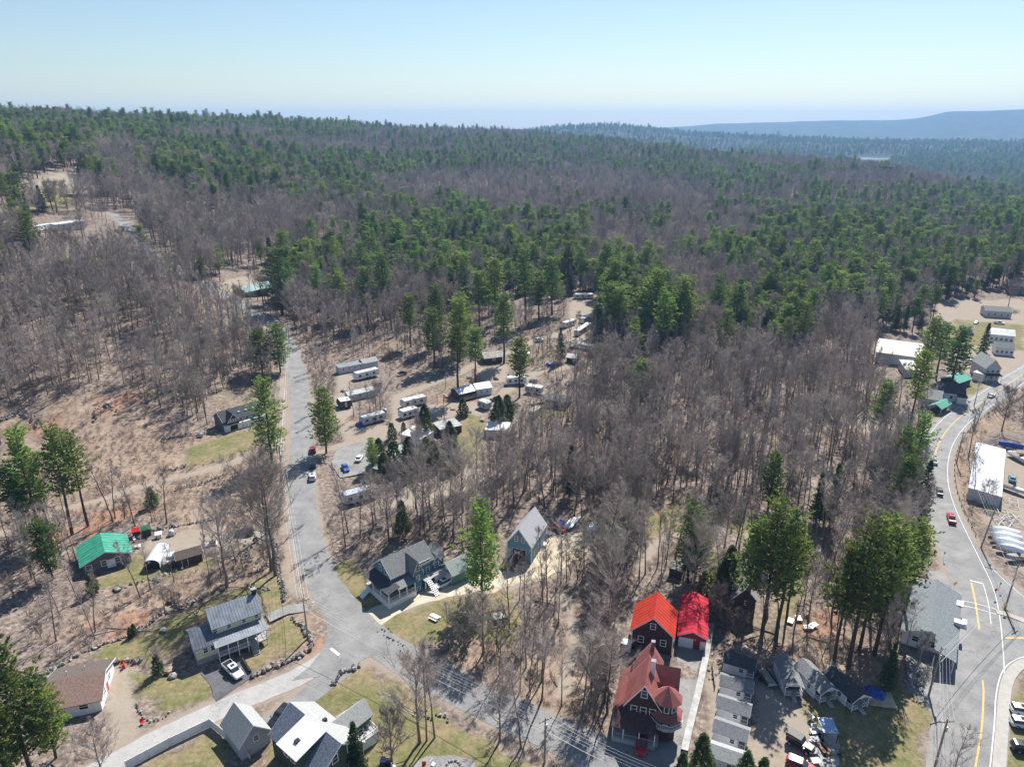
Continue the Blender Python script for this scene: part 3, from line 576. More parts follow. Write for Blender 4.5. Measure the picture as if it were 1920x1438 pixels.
# ---------------------------------------------------------------- trees picked out one by one in the photograph: kind, variant, base px, scale, label
HAND=[
('open',2,510,868,1.30,'tall dark green pine leaning over the road above the low house with skylights'),
('open',0,492,700,1.0,'flat topped bright green pine just left of the road bend'),
('open',1,526,698,1.0,'second flat topped green pine touching the road bend'),
('open',2,530,590,1.45,'broad dark pine standing beside the green roofed cottage up the road'),
('open',1,612,850,1.15,'thin hazy pine on the right verge above the parked red car'),
('pine',0,48,1020,.95,'leftmost of the tall pines at the left edge above the green roofed house'),
('pine',2,78,1010,1.15,'tallest pine in the left edge group, white flecks in its crown'),
('pine',4,135,1000,1.0,'middle pine of the left edge group with a leaning crown'),
('pine',5,165,985,.85,'rightmost slim pine of the left edge group near the dirt track'),
('open',0,100,1085,.9,'low feathery pine in front of the green roofed house'),
('open',2,55,1435,1.15,'large bright green pine filling the bottom left corner'),
('open',1,105,1420,.85,'bright green pine beside the brown roofed house at bottom left'),
('open',0,20,1465,.9,'dark pine cut by the bottom left corner'),
('open',2,905,1125,1.15,'big green pine beside the small green garage'),
('cedar',1,755,1005,.80,'narrow green evergreen in the woods behind the blue house'),
('cedar',0,286,948,.62,'small round green bush beside the dirt track'),
('cedar',0,712,868,.9,'dark green cedar at the left corner of the camp office'),
('cedar',1,722,905,.62,'blue green cedar before the camp office gable'),
('cedar',1,815,880,.6,'dark pointed cedar between the two flat roofed buildings'),
('bush',0,345,790,.5,'dark low evergreen scrub left of the house with skylights'),
('spruce',0,668,1450,.62,'dark spruce against the green sided house with the deck'),
('wide',0,425,1100,1.25,'tall bare maple on the stone wall above the yellow farmhouse'),
('wide',1,508,1068,1.35,'tall bare roadside tree nearer the garden wall, long shadow over the lawn'),
('wide',2,517,1078,1.35,'tall bare twin of the roadside trees at the wall corner'),
('wide',3,500,1000,1.05,'bare tree with a wide twiggy crown over the roadside wires'),
('round',0,735,1432,1.15,'young round crowned bare tree on the lawn beside the deck'),
('wide',0,787,1392,1.0,'first bare tree of the row at the edge of the lower lawn'),
('slim',1,800,1388,.95,'second bare tree of the row at the edge of the lower lawn'),
('slim',2,815,1383,.95,'third bare tree of the row at the edge of the lower lawn'),
('round',0,870,1215,1.25,'dense dark leafless tree on the grass right of the picnic table'),
('round',1,905,1225,1.25,'dense dark leafless tree beside its twin near the trampoline'),
('slim',3,955,1190,.9,'curved bare tree with forked stems beside the dark trampoline'),
('round',0,1345,1160,.9,'bare tree over the yellow shrub behind the red garage'),
('cedar',1,1360,1130,1.15,'pointed olive cedar between the red garage and the tall pines'),
('cedar',1,1350,1135,.9,'smaller olive cedar tucked behind the pointed one'),
('pine',2,1430,1180,1.15,'tallest pine above the white cabins, orange patch in its crown'),
('pine',4,1455,1200,1.0,'dark pine to the right of the tallest one above the cabins'),
('pine',0,1400,1165,1.05,'pine to the left of the tallest one above the cabins'),
('pine',3,1475,1160,.8,'shorter thick pine over the sandy clearing'),
('pine',1,1565,1235,1.05,'leftmost pine of the grove behind the three right cabins'),
('pine',5,1590,1250,1.05,'front pine of the grove behind the three right cabins'),
('pine',2,1612,1215,1.05,'tall middle pine of the grove behind the right cabins'),
('pine',4,1640,1225,1.0,'dark pine inside the grove behind the right cabins'),
('pine',0,1668,1190,1.0,'yellow green pine at the right of the grove beside the grey roofed building'),
('pine',3,1690,1170,.9,'rightmost pine of the grove over the grey roofed building'),
('pine',1,1630,1160,1.0,'pine at the back of the grove behind the right cabins'),
('spruce',1,1662,1290,.55,'small dark upright evergreen right of the last cabin'),
('open',2,1290,1090,.95,'narrow pine wrapped in bare branches left of the clearing'),
('open',0,1305,1080,.85,'second narrow pine in the bare branches left of the clearing'),
('wide',2,1300,1120,.9,'bare many branched tree in front of the narrow pine'),
('spruce',0,1530,980,.85,'blackish leaning spruce by the grey shed'),
('spruce',2,1555,985,.85,'blackish spruce beside the leaning one'),
('open',1,1440,955,.9,'round headed pine with an open trunk behind the grey shed'),
('wide',1,1515,1160,.75,'bare tree with an upright fork on the sandy clearing'),
('pine',5,1355,690,.75,'lone narrow pine in the bare woods right of centre'),
('pine',2,1225,655,1.3,'great dark pine mass right of the campground, left tree'),
('pine',0,1245,665,1.25,'great dark pine mass right of the campground, middle tree'),
('open',2,1210,640,1.3,'great dark pine mass right of the campground, rear tree'),
('pine',4,1268,670,1.1,'great dark pine mass right of the campground, right tree'),
('open',0,1200,760,.95,'bright green pine alone below the great pine mass'),
('pine',2,1150,610,1.2,'pine at the upper right corner of the campground'),
('pine',0,1165,600,1.2,'twin of the pine at the upper right corner of the campground'),
('open',0,1125,700,.7,'short green pine in the bare trees right of the campground'),
('spruce',1,1050,680,.85,'grey green spruce standing by the small white trailer'),
('pine',3,858,745,.95,'tall pine behind the white roofed cabin in the campground'),
('pine',1,892,720,.85,'tall bare stemmed pine over the campground lane'),
('pine',0,974,745,.95,'tall pine between the campers at the campground middle'),
('pine',2,862,680,1.0,'tall feathery pine above the campground lane'),
('pine',4,945,680,.95,'pine left of the white campers'),
('pine',1,770,650,.9,'left pine of the pair above the campground loop'),
('pine',4,820,650,.9,'right pine of the pair above the campground loop'),
('cedar',1,797,820,.75,'broad dark green cedar beside the pale camper'),
('arbor',0,736,825,1.0,'egg shaped clipped evergreen beside the white roofed house'),
('arbor',0,757,808,.55,'small rounded evergreen next to the egg shaped one'),
('cedar',0,868,780,.75,'small round evergreen on the campground lawn'),
('cedar',1,935,800,.72,'left of two grey green cedars by the camp road'),
('cedar',0,952,785,.95,'right of two grey green cedars by the camp road'),
('cedar',1,845,850,.70,'dark cedar against the flat roofed hut'),
('cedar',1,770,890,.78,'cedar in front of the white roofed house'),
('cedar',0,740,885,1.1,'low broad cedar in front of the white roofed house, left'),
('cedar',0,800,868,.95,'yellow green hedge cedar beside the flat roofed hut'),
('cedar',0,850,880,.95,'light green hedge cedar at the camp lawn corner'),
('open',1,700,880,.55,'feathery young pine left of the white roofed house'),
('wide',3,795,985,.95,'wide bare tree with a grey crown below the campground'),
('wide',0,745,955,.8,'grey bare tree right of the long silver trailer'),
('wide',1,868,960,.95,'wide bare tree with a grey crown near the leafy bank'),
('wide',2,845,930,.85,'bare grey crown tree left of the leafy bank'),
('spruce',2,1068,930,.75,'slim dark spruce among bare trunks above the blue barn'),
('pine',1,1640,845,.95,'pine with a bare lower trunk above the dark pines by the curve'),
('pine',3,1700,830,1.15,'yellow green pine above the road curve'),
('open',2,1712,900,1.0,'dark pine at the inside of the road curve'),
('open',1,1680,915,1.0,'dark pine left of the one at the road curve'),
('open',0,1690,965,1.0,'drooping grey green pine beside the white car'),
('spruce',2,1722,985,.9,'sparse grey evergreen hanging over the road edge'),
('spruce',0,1700,1000,.8,'sparse grey evergreen behind the one at the road edge'),
('wide',0,1878,810,.9,'big bare tree beside the power lines at the top of the curve'),
('round',0,1848,945,.75,'dark rounded bush against the white warehouse'),
('pine',2,1780,735,.9,'pine left of the green roofed shop'),
('pine',0,1755,710,.95,'pine in front of the big pale shed'),
('spruce',2,1835,690,.95,'dark tall spruce beside the white houses'),
('pine',4,1730,720,.85,'pine at the right corner of the big pale shed'),
('pine',1,270,480,.62,'bright green pine left of the road at the bend uphill'),
('spruce',2,340,480,.8,'dark layered pine right of the road uphill'),
('open',0,315,520,.6,'slender yellow green pine beside the uphill road'),
('open',1,378,525,.6,'yellow green round pine beside the uphill road'),
('open',2,412,515,.75,'wide green pine right of the yellow green one'),
('wide',2,1890,575,.8,'bare tree beside the dark house at the right edge'),
('cedar',0,175,1112,.8,'pale feathery evergreen at the corner of the green roofed house'),
('round',1,300,1260,.55,'dark brown round bush on the farmhouse lawn'),
('arbor',0,298,1262,.75,'dark green round bush on the farmhouse lawn'),
('cedar',0,245,1195,.35,'low green hedge tuft left end'),('cedar',0,252,1190,.38,'low green hedge tuft right end'),
('round',0,190,1450,1.0,'grey bare tree on the drive at the bottom left'),
('yel',0,1325,1112,1.25,'round yellow shrub behind the red garage'),
('cedar',1,1310,1475,.85,'bright green conifer at the bottom edge left of the cabins'),
('cedar',1,1275,1480,.6,'bright green low conifer at the bottom edge beside the drive'),
('cedar',0,1395,1470,.95,'green conifer at the bottom edge by the last cabin'),
('cedar',0,1425,1480,.9,'open green conifer at the bottom edge by the red ornament'),
('round',1,1730,1290,.45,'small bare shrub at the front of the grey roofed building'),
('pine', 0, 640, 600, 1.0, 'tall pine left of the camper rows above the left road'),
('pine', 2, 690, 610, 1.05, 'tall pine above the upper mobile home, left of a pair'),
('pine', 4, 722, 600, 1.1, 'tall pine above the upper mobile home, right of a pair'),
('pine', 1, 900, 620, 1.1, 'tall pine behind the brown camp cabin, left'),
('pine', 3, 930, 610, 1.15, 'tall pine behind the brown camp cabin, right'),
('pine', 5, 985, 610, 1.15, 'tall pine left of the top campers'),
('pine', 0, 1010, 600, 1.05, 'second tall pine left of the top campers'),
('pine', 2, 1035, 590, 1.1, 'tall pine closest to the top campers'),
('pine', 4, 1130, 580, 1.15, 'tall pine on the right side of the top clearing'),
('pine', 1, 1140, 640, 1.05, 'pine hanging over the long low shelter'),
('pine', 3, 1240, 690, 1.1, 'front tree of the great dark pine mass'),
('pine', 5, 1285, 660, 1.0, 'outer right tree of the great dark pine mass'),
('pine', 1, 1225, 620, 1.2, 'back tree of the great dark pine mass'),
('pine', 0, 865, 660, 1.1, 'tall pine left of the feathery pine over the lane'),
('pine', 2, 815, 690, 0.9, 'pine between the loop pines and the lane'),
('open', 1, 1360, 610, 0.9, 'broad pine in the woods above the lone narrow pine'),
('open', 0, 1400, 615, 0.9, 'second broad pine in the woods above the lone narrow pine'),
('open', 2, 1470, 630, 0.85, 'broad bright pine at the left of the right hand woods rise'),
('bush',1,1720,1235,.8,'bare bush before the gable of the grey roofed building'),
]
for k,vi,px,py,sc,lb in HAND:
    g=ground(px,py); up=py<1000; w=1.0
    if up and k in('pine','open'): sc*=1.1 if py<800 else 1.0; w=1.3 if py<800 else 1.05
    if up and k=='cedar': sc*=1.25; w=1.3
    if up and k=='arbor': w=1.15
    plant(k,vi,g.x,g.y,sc,label=lb,tilt=.02,wd=w)
HANDP=np.array([[ground(px,py).x,ground(px,py).y] for _,_,px,py,_,_ in HAND])
# ---------------------------------------------------------------- the woods
NOTREE=[poly_w(p) for p in [
 [(0,775),(190,735),(352,795),(470,800),(545,795),(545,1010),(500,1000),(380,990),(150,955),(0,985)],
 [(140,1010),(240,985),(500,985),(520,1010),(430,1050),(350,1075),(160,1125)],
 [(70,1245),(200,1215),(330,1170),(520,1075),(640,1120),(700,1190),(760,1245),(1010,1450),(140,1450),(90,1350)],
 [(690,1130),(640,1060),(760,1010),(830,1030),(930,1040),(940,980),(1040,960),(1170,985),(1110,1050),(1010,1110),(880,1130),(870,1160),(905,1180),(800,1235)],
 [(1160,1110),(1270,1080),(1345,1080),(1350,1200),(1420,1220),(1640,1270),(1720,1270),(1740,1450),(1130,1450),(1145,1340)],
 [(1695,1060),(1760,1020),(1830,1000),(1940,1100),(1940,1450),(1700,1450),(1690,1270),(1695,1180)],
 [(1340,960),(1400,955),(1520,950),(1540,1000),(1510,1110),(1525,1165),(1455,1165),(1450,1050),(1340,1000)],
 [(1360,1060),(1450,1050),(1450,1140),(1370,1150)],
 [(1830,790),(1940,790),(1940,1100),(1830,1000)],[(1630,625),(1765,625),(1790,720),(1760,770),(1650,760)],
 [(1740,690),(1860,690),(1890,730),(1760,800),(1700,790)],[(1780,590),(1940,580),(1940,700),(1820,700)],
 [(400,740),(545,720),(545,800),(400,815)],[(420,505),(530,500),(540,560),(410,560)],
 [(60,408),(180,408),(180,445),(60,448)],[(200,405),(250,405),(250,450),(210,440)],[(70,465),(130,465),(130,500),(70,500)],[(200,405),(260,430),(330,500),(340,540),(290,530),(220,470)],[(370,525),(440,540),(520,600),(560,660),(530,660),(440,600),(380,570)],[(20,350),(130,340),(140,385),(30,395)],
 [(600,840),(750,790),(760,830),(740,900),(700,960),(600,960)],[(735,690),(940,700),(1010,760),(950,830),(880,860),(750,800)],
 [(625,680),(720,680),(740,760),(630,770)],[(900,650),(1010,690),(1060,750),(960,760),(890,690)],[(1060,590),(1120,590),(1120,640),(1060,640)]]]
SPARSE=[poly_w(p) for p in [[(560,660),(700,640),(950,570),(1130,540),(1130,700),(1080,780),(900,900),(720,980),(590,980)],
 [(0,1080),(500,1040),(430,1110),(280,1180),(0,1260)],[(0,410),(240,400),(260,440),(200,480),(0,480)],[(1740,560),(1940,540),(1940,760),(1780,780)],
 [(1780,830),(1850,800),(1850,900),(1850,1000),(1790,930)],[(920,1120),(990,1120),(1080,1200),(1060,1290),(960,1250)],[(1040,1120),(1090,1120),(1090,1300),(1040,1300)]]]
BRUSHY=[poly_w(p) for p in [[(1080,880),(1350,850),(1200,1060),(1150,1350),(1080,1330),(1000,1120)],[(780,1230),(980,1200),(1150,1360),(1000,1330)],[(0,1040),(160,1080),(180,1230),(0,1300)],
 [(1340,1180),(1720,1170),(1700,1270),(1500,1250),(1350,1230)],[(1560,940),(1750,900),(1790,1050),(1720,1080),(1600,1050)]]]
# pine stands as seen (centre px, radii, chance of pine); tested at the crown height of each tree
PINES=[(0,255,260,38,.75),(60,300,150,30,.5),(330,325,130,40,.85),(540,330,180,40,.85),(640,360,90,35,.8),(700,240,330,16,.75),(450,265,280,26,.5),(1000,265,260,22,.7),(900,305,170,22,.55),
(660,450,130,70,.9),(800,425,150,70,.95),(960,470,140,80,.92),(860,500,130,50,.6),(700,400,120,30,.6),(530,480,50,50,.85),(600,500,90,50,.7),(1050,480,60,70,.85),
(1080,390,190,30,.35),(1130,320,300,28,.6),(1350,330,120,35,.6),(1350,470,110,35,.85),(1480,470,130,50,.85),(1600,500,180,70,.85),(1750,500,120,80,.85),(1560,400,250,50,.6),(1750,400,150,40,.55),(1450,360,200,40,.4),
(1150,540,60,60,.8),(1230,560,60,70,.8),(1380,570,70,30,.75),(1480,590,60,35,.7),(1800,350,200,30,.4),(1200,300,400,20,.5),(1700,580,70,50,.6),(30,460,60,40,.3),(50,370,70,40,.5),(1880,460,60,60,.7),(250,240,250,20,.6),(1000,410,90,30,.4)]
def inpoly(polys,X,Y,grow=0):
    r=np.zeros(X.shape,bool)
    for P in polys: r|=sdist(P,X,Y)>-grow
    return r
def cells(r0,r1,cell,azmin,azmax):
    x1=r1*math.sin(azmax); x0=r1*math.sin(azmin); X,Y=np.meshgrid(np.arange(x0,x1,cell),np.arange(max(60,r0*.6),r1,cell))
    X=X+rng.uniform(-.48,.48,X.shape)*cell; Y=Y+rng.uniform(-.48,.48,Y.shape)*cell; X,Y=X.ravel(),Y.ravel()
    D=np.hypot(X,Y); A=np.arctan2(X,Y); k=(D>=r0)&(D<r1)&(A>azmin)&(A<azmax); return X[k],Y[k]
AM=R(40)
bands=[cells(88,300,3.9,-AM,AM),cells(300,520,4.5,-AM,AM),cells(520,900,5.6,-AM,AM),cells(900,1500,7.6,-AM,AM),cells(1500,2400,10.5,-AM,AM),cells(2400,3600,17,R(3),AM),cells(3600,5400,26,R(0),AM)]
WX=np.concatenate([b[0] for b in bands]); WY=np.concatenate([b[1] for b in bands])
DENSE=[poly_w(p) for p in [[(780,1240),(960,1200),(1000,1120),(1060,1000),(1120,880),(1350,850),(1400,930),(1260,1030),(1160,1110),(1150,1390),(1050,1350),(900,1300)]]]
ex=cells(88,420,3.7,-AM,AM); ek=inpoly(DENSE,ex[0],ex[1])&(rng.random(len(ex[0]))<.75); WX=np.concatenate([WX,ex[0][ek]]); WY=np.concatenate([WY,ex[1][ek]])
D=np.hypot(WX,WY); A=np.arctan2(WX,WY)
keep=np.ones(WX.shape,bool)
nr=D<1000
rd=np.full(WX.shape,99.0)
for k,P in PWL.items(): rd[nr]=np.minimum(rd[nr],pdist(P,WX[nr],WY[nr])-RW[k])
for P,w in TRAILP: rd[nr]=np.minimum(rd[nr],pdist(P,WX[nr],WY[nr])-w*.6)
keep&=rd>np.where(WX**2+WY**2>290**2,3.5,1.6)
far_=(WX**2+WY**2>290**2)&nr
for f in (1.02,1.04,1.06,1.08,1.10):
    r2=np.full(WX.shape,99.0)
    for k in ('A','A2','E'): r2[far_]=np.minimum(r2[far_],pdist(PWL[k],WX[far_]*f,WY[far_]*f)-RW[k])
    keep&=r2>.8
keep[nr]&=~inpoly(NOTREE,WX[nr],WY[nr])
keep[nr]&=~inpoly(LAWNP+DIRTP,WX[nr],WY[nr],.5)
sp=np.zeros(WX.shape,bool); sp[nr]=inpoly(SPARSE,WX[nr],WY[nr]); br=np.zeros(WX.shape,bool); br[nr]=inpoly(BRUSHY,WX[nr],WY[nr])
rnd=rng.random(WX.shape)
keep&=~(sp&(rnd>.36))
clump=vnoise(WX,WY,26,21)*.6+vnoise(WX,WY,9,22)*.4
keep&=(clump+rng.random(WX.shape)*.5>.52)|(D>900)
for hx,hy in HANDP: keep&=~((np.hypot(WX-hx,WY-hy)<2.2))
# water and distant clearings stay open
lake=poly_w([(1578,300),(1600,295.6),(1640,296.2),(1672,298),(1660,302),(1610,303)])
keep&=~inpoly([lake],WX,WY,60)
for f in (1.05,1.1,1.15,1.2): keep&=~(inpoly([lake],WX*f,WY*f,10))
keep&=(D<2400)|(vnoise(WX,WY,180,31)>.16)
WX,WY,D,A,sp,br=[a[keep] for a in (WX,WY,D,A,sp,br)]
WZ=H(WX,WY)
px,py=project(WX,WY,WZ+np.minimum(14,D*.05))
pp=np.where(D<520,.006,.02)*(D>330)
st=vnoise(WX*.55,WY,150,51)*.6+vnoise(WX,WY,55,52)*.4
pp=np.where((D>620)&(D<=2400),np.where(st>.55,.55,.05)+.03,pp)
BARE=[(470,392,330,26),(860,350,150,28),(1010,335,260,26),(1230,372,170,26),(1000,385,120,20),(600,272,150,13),(1150,352,220,16),(1700,335,220,18),(250,350,110,30),(1050,560,60,40),(420,250,130,9),(850,252,200,7),(1480,305,90,10),(560,420,120,30),(1330,430,110,30),(240,300,60,30),(1150,440,60,40),(1300,520,60,40)]
for cx,cy,rx,ry,p in PINES:
    e=((px-cx)/rx)**2+((py-cy)/ry)**2+(vnoise(WX,WY,30,41)-.5)*1.3
    pp=np.maximum(pp,p*.60*np.clip((1.0-e)*3,0,1)*(D>240)*(D<2400))
for cx,cy,rx,ry in BARE:
    e=((px-cx)/rx)**2+((py-cy)/ry)**2+(vnoise(WX,WY,30,42)-.5)*1.0
    pp=np.where(D>300,pp*(1-.93*np.clip((1.0-e)*3,0,1)),pp)
pp=np.where(D>2400,.55*(vnoise(WX,WY,160,43)>.35)+.1,pp)
ispine=rng.random(WX.shape)<pp
# size class: bare or pine, and which model
n=len(WX); kindi=np.zeros(n,int)
wide=(rng.random(n)<np.where(D<420,.09,.2))&~ispine; bush=(rng.random(n)<np.where(br,.42,.08))&~ispine&(D<420)&~wide
spr=ispine&(rng.random(n)<.16)
sc=rng.uniform(.72,1.08,n)*np.where(D>1500,1.12,1)*np.where(D>2400,1.25,1)*np.where(ispine,rng.uniform(.72,1.0,n),1)*np.where(sp,.8,1)
sc*=np.where((D<330)&~ispine,.86,1)
sc*=np.where(ispine,rng.uniform(.72,1.12,n),rng.uniform(.88,1.06,n)); wd=np.where(ispine,rng.uniform(.95,1.65,n),rng.uniform(.8,1.25,n))
order=np.argsort(D)
GL={'bare':[],'pine':[]}
names=np.where(spr,'spruce',np.where(ispine,'pine',np.where(bush,'bush',np.where(wide,'wide','slim'))))
vidx=rng.integers(0,12,n); rots=rng.random(n)*6.283
ndone={'bare':sum(1 for h in HAND if h[0] in('wide','slim','round','bush')),'pine':sum(1 for h in HAND if h[0] in('pine','open','spruce'))}
LM_=[('the blue barn',985,1040),('the blue house',740,1070),('the red roofed house',1225,1180),('the red garage',1300,1190),('the grey shed',1480,990),('the grey roofed building',1745,1150),
('the road curve top',1840,760),('the inner road curve',1740,880),('the outer road curve',1800,900),('the big pale hall',1680,670),('the boat yard',1890,980),('the camp office',720,860),('the long silver trailer',680,930),('the camper van',1000,790),
('the brown camp cabin',925,675),('the top campers',1090,610),('the mobile homes',660,710),('the house with skylights',460,780),('the green roofed cottage',490,545),('the uphill road',300,500),('the dirt track',250,915),('the green roofed house',190,1060),('the brown roofed house',140,1300),('the tent shed',330,1010),
('the cleared slope',200,760),('the left picture edge',40,620),('the great dark pine mass',1240,660),('the woods cabin',1175,780),('the footpath',1065,1200),('the picnic table',830,1180),('the lower main road',860,1300),('the victorian house',1190,1300),('the white cabins',1480,1260),('the sandy clearing',1510,1080),
('the right hand woods',1400,760),('the far right woods',1500,620),('the woods right of centre',1200,900),('the left woods centre',300,640),('the left road bend',560,640),('the roadside poles',540,930),('the lower woods clearing',1300,740),('the woods above the clearing',1400,900),('the far brown roofed house',100,480),('the campground lane',830,700),('the hillside road end',220,430),('the yard of the white houses',1870,640),('the rise beyond the campground',900,560),('the dense pine stand',800,450)]
LMP=[ground(a,b) for _,a,b in LM_]
KL={'log':('weathered fallen trunk','weathered fallen trunks'),'slim':('slim bare tree','slim bare trees'),'wide':('wide crowned bare tree','wide crowned bare trees'),'bush':('leafless many stemmed shrub','leafless shrubs'),'spruce':('dark pointed spruce','dark spruces'),'pine':('green pine','green pines')}
def zone_label(k,x,y,sc=.9):
    j=min(range(len(LM_)),key=lambda i:(LMP[i].x-x)**2+(LMP[i].y-y)**2); sz='tall ' if sc>.86 else 'smaller '; sd='left of ' if x<LMP[j].x-3 else ('right of ' if x>LMP[j].x+3 else ('behind ' if y>LMP[j].y else 'in front of '))
    a,b=KL[k]; return sz+a+' in the woods '+sd+LM_[j][0], sz+b+' in the woods '+sd+LM_[j][0]
rest=[]
pxb,pyb=project(WX,WY,WZ)
inview=(pxb>-60)&(pxb<1980)&(pyb<1560)
for i in order:
    k=str(names[i]); fam='pine' if k in('pine','spruce') else 'bare'
    if D[i]<90 or (pyb[i]>1436 and pxb[i]<1740): continue
    if inview[i] and D[i]<2000 and ndone[fam]<300:
        lb,gr=zone_label(k,WX[i],WY[i],sc[i]); plant(k,int(vidx[i]),float(WX[i]),float(WY[i]),float(sc[i]),float(rots[i]),lb,gr,tilt=.035,wd=float(wd[i])); ndone[fam]+=1
    else: rest.append(i)
rest=np.array(rest)
print('trees',n,'rest',len(rest))
def scatter(name,label,ids,kinds,extra=None):
    """one stuff object: tree models set on its points"""
    src=[]; 
    for k in kinds:
        for v in range(len(ALLV[k])): src.append((k,v))
    code={}
    for j,(k,v) in enumerate(src): code[(k,v)]=j
    if extra is None:
        pts=np.stack([WX[ids],WY[ids],WZ[ids]],-1); cv=[code[(str(names[i]),int(vidx[i])%len(ALLV[str(names[i])]))] for i in ids]; ro=rots[ids]; s=sc[ids]
    me=bpy.data.meshes.new(name); me.from_pydata(pts.tolist(),[],[])
    a=me.attributes.new('model','INT','POINT'); a.data.foreach_set('value',np.array(cv,np.int32))
    a=me.attributes.new('turn','FLOAT_VECTOR','POINT'); tv=np.stack([rng.normal(0,.025,len(ids)),rng.normal(0,.025,len(ids)),ro],-1); a.data.foreach_set('vector',tv.ravel().astype(np.float32))
    a=me.attributes.new('size','FLOAT_VECTOR','POINT'); a.data.foreach_set('vector',np.stack([s*wd[ids],s*wd[ids],s],-1).ravel().astype(np.float32))
    o=link(name,me); o['kind']='stuff'; o['label']=label
    ng=bpy.data.node_groups.new(name,'GeometryNodeTree'); ng.interface.new_socket('Geometry',in_out='INPUT',socket_type='NodeSocketGeometry'); ng.interface.new_socket('Geometry',in_out='OUTPUT',socket_type='NodeSocketGeometry')
    N=ng.nodes; L=ng.links; gi=N.new('NodeGroupInput'); go=N.new('NodeGroupOutput'); J=N.new('GeometryNodeJoinGeometry'); L.new(J.outputs[0],go.inputs[0])
    def na(nm,t):
        q=N.new('GeometryNodeInputNamedAttribute'); q.data_type=t; q.inputs['Name'].default_value=nm; return q.outputs['Attribute']
    am,at_,as_=na('model','INT'),na('turn','FLOAT_VECTOR'),na('size','FLOAT_VECTOR')
    for j,(k,v) in enumerate(src):
        if j not in set(cv): continue
        if (k,v) not in firstobj:      # a model nobody planted yet: plant one at the first point that wants it
            jj=[q for q,c in enumerate(cv) if c==j][0]; i=ids[jj]; plant(k,v,float(WX[i])+1.5,float(WY[i]),float(sc[i]),label=zone_label(k,WX[i],WY[i])[0],group=zone_label(k,WX[i],WY[i])[1])
        t,c=firstobj[(k,v)]
        jn=N.new('GeometryNodeJoinGeometry')
        for ob in (t,c):
            oi=N.new('GeometryNodeObjectInfo'); oi.inputs['Object'].default_value=ob; oi.transform_space='ORIGINAL'; L.new(oi.outputs['Geometry'],jn.inputs[0])
        cm=N.new('FunctionNodeCompare'); cm.data_type='INT'; cm.operation='EQUAL'; L.new(am,cm.inputs[2]); cm.inputs[3].default_value=j
        ip=N.new('GeometryNodeInstanceOnPoints'); L.new(gi.outputs[0],ip.inputs['Points']); L.new(cm.outputs[0],ip.inputs['Selection']); L.new(jn.outputs[0],ip.inputs['Instance']); L.new(at_,ip.inputs['Rotation']); L.new(as_,ip.inputs['Scale'])
        L.new(ip.outputs[0],J.inputs[0])
    md=o.modifiers.new('trees','NODES'); md.node_group=ng
    return o
isp=np.isin(names[rest],['pine','spruce'])
scatter('bare_woods','leafless grey brown woods covering the far hills',rest[~isp],['slim','wide','bush'])
scatter('pine_woods','dark green pine woods covering the far hills',rest[isp],['pine','spruce'])
# ---------------------------------------------------------------- lake
sheetP=[Vector((p[0],p[1],0)) for p in lake]
mb=MB(); c=np.mean(lake,0); q_=np.array([a*(1-t)+c*t for a in lake for t in np.linspace(0,1,12)]); zl_=float(H(q_[:,0],q_[:,1]).max())+.6
mb.add([(p[0],p[1],zl_) for p in lake],[tuple(range(len(lake)))]); me=mb.mesh('lake',mat('lake_water',(.14,.19,.24),rough=.2,spec=1.0,var=.05)); 
if me.polygons[0].normal.z<0: me.flip_normals()
kind(link('lake',me))

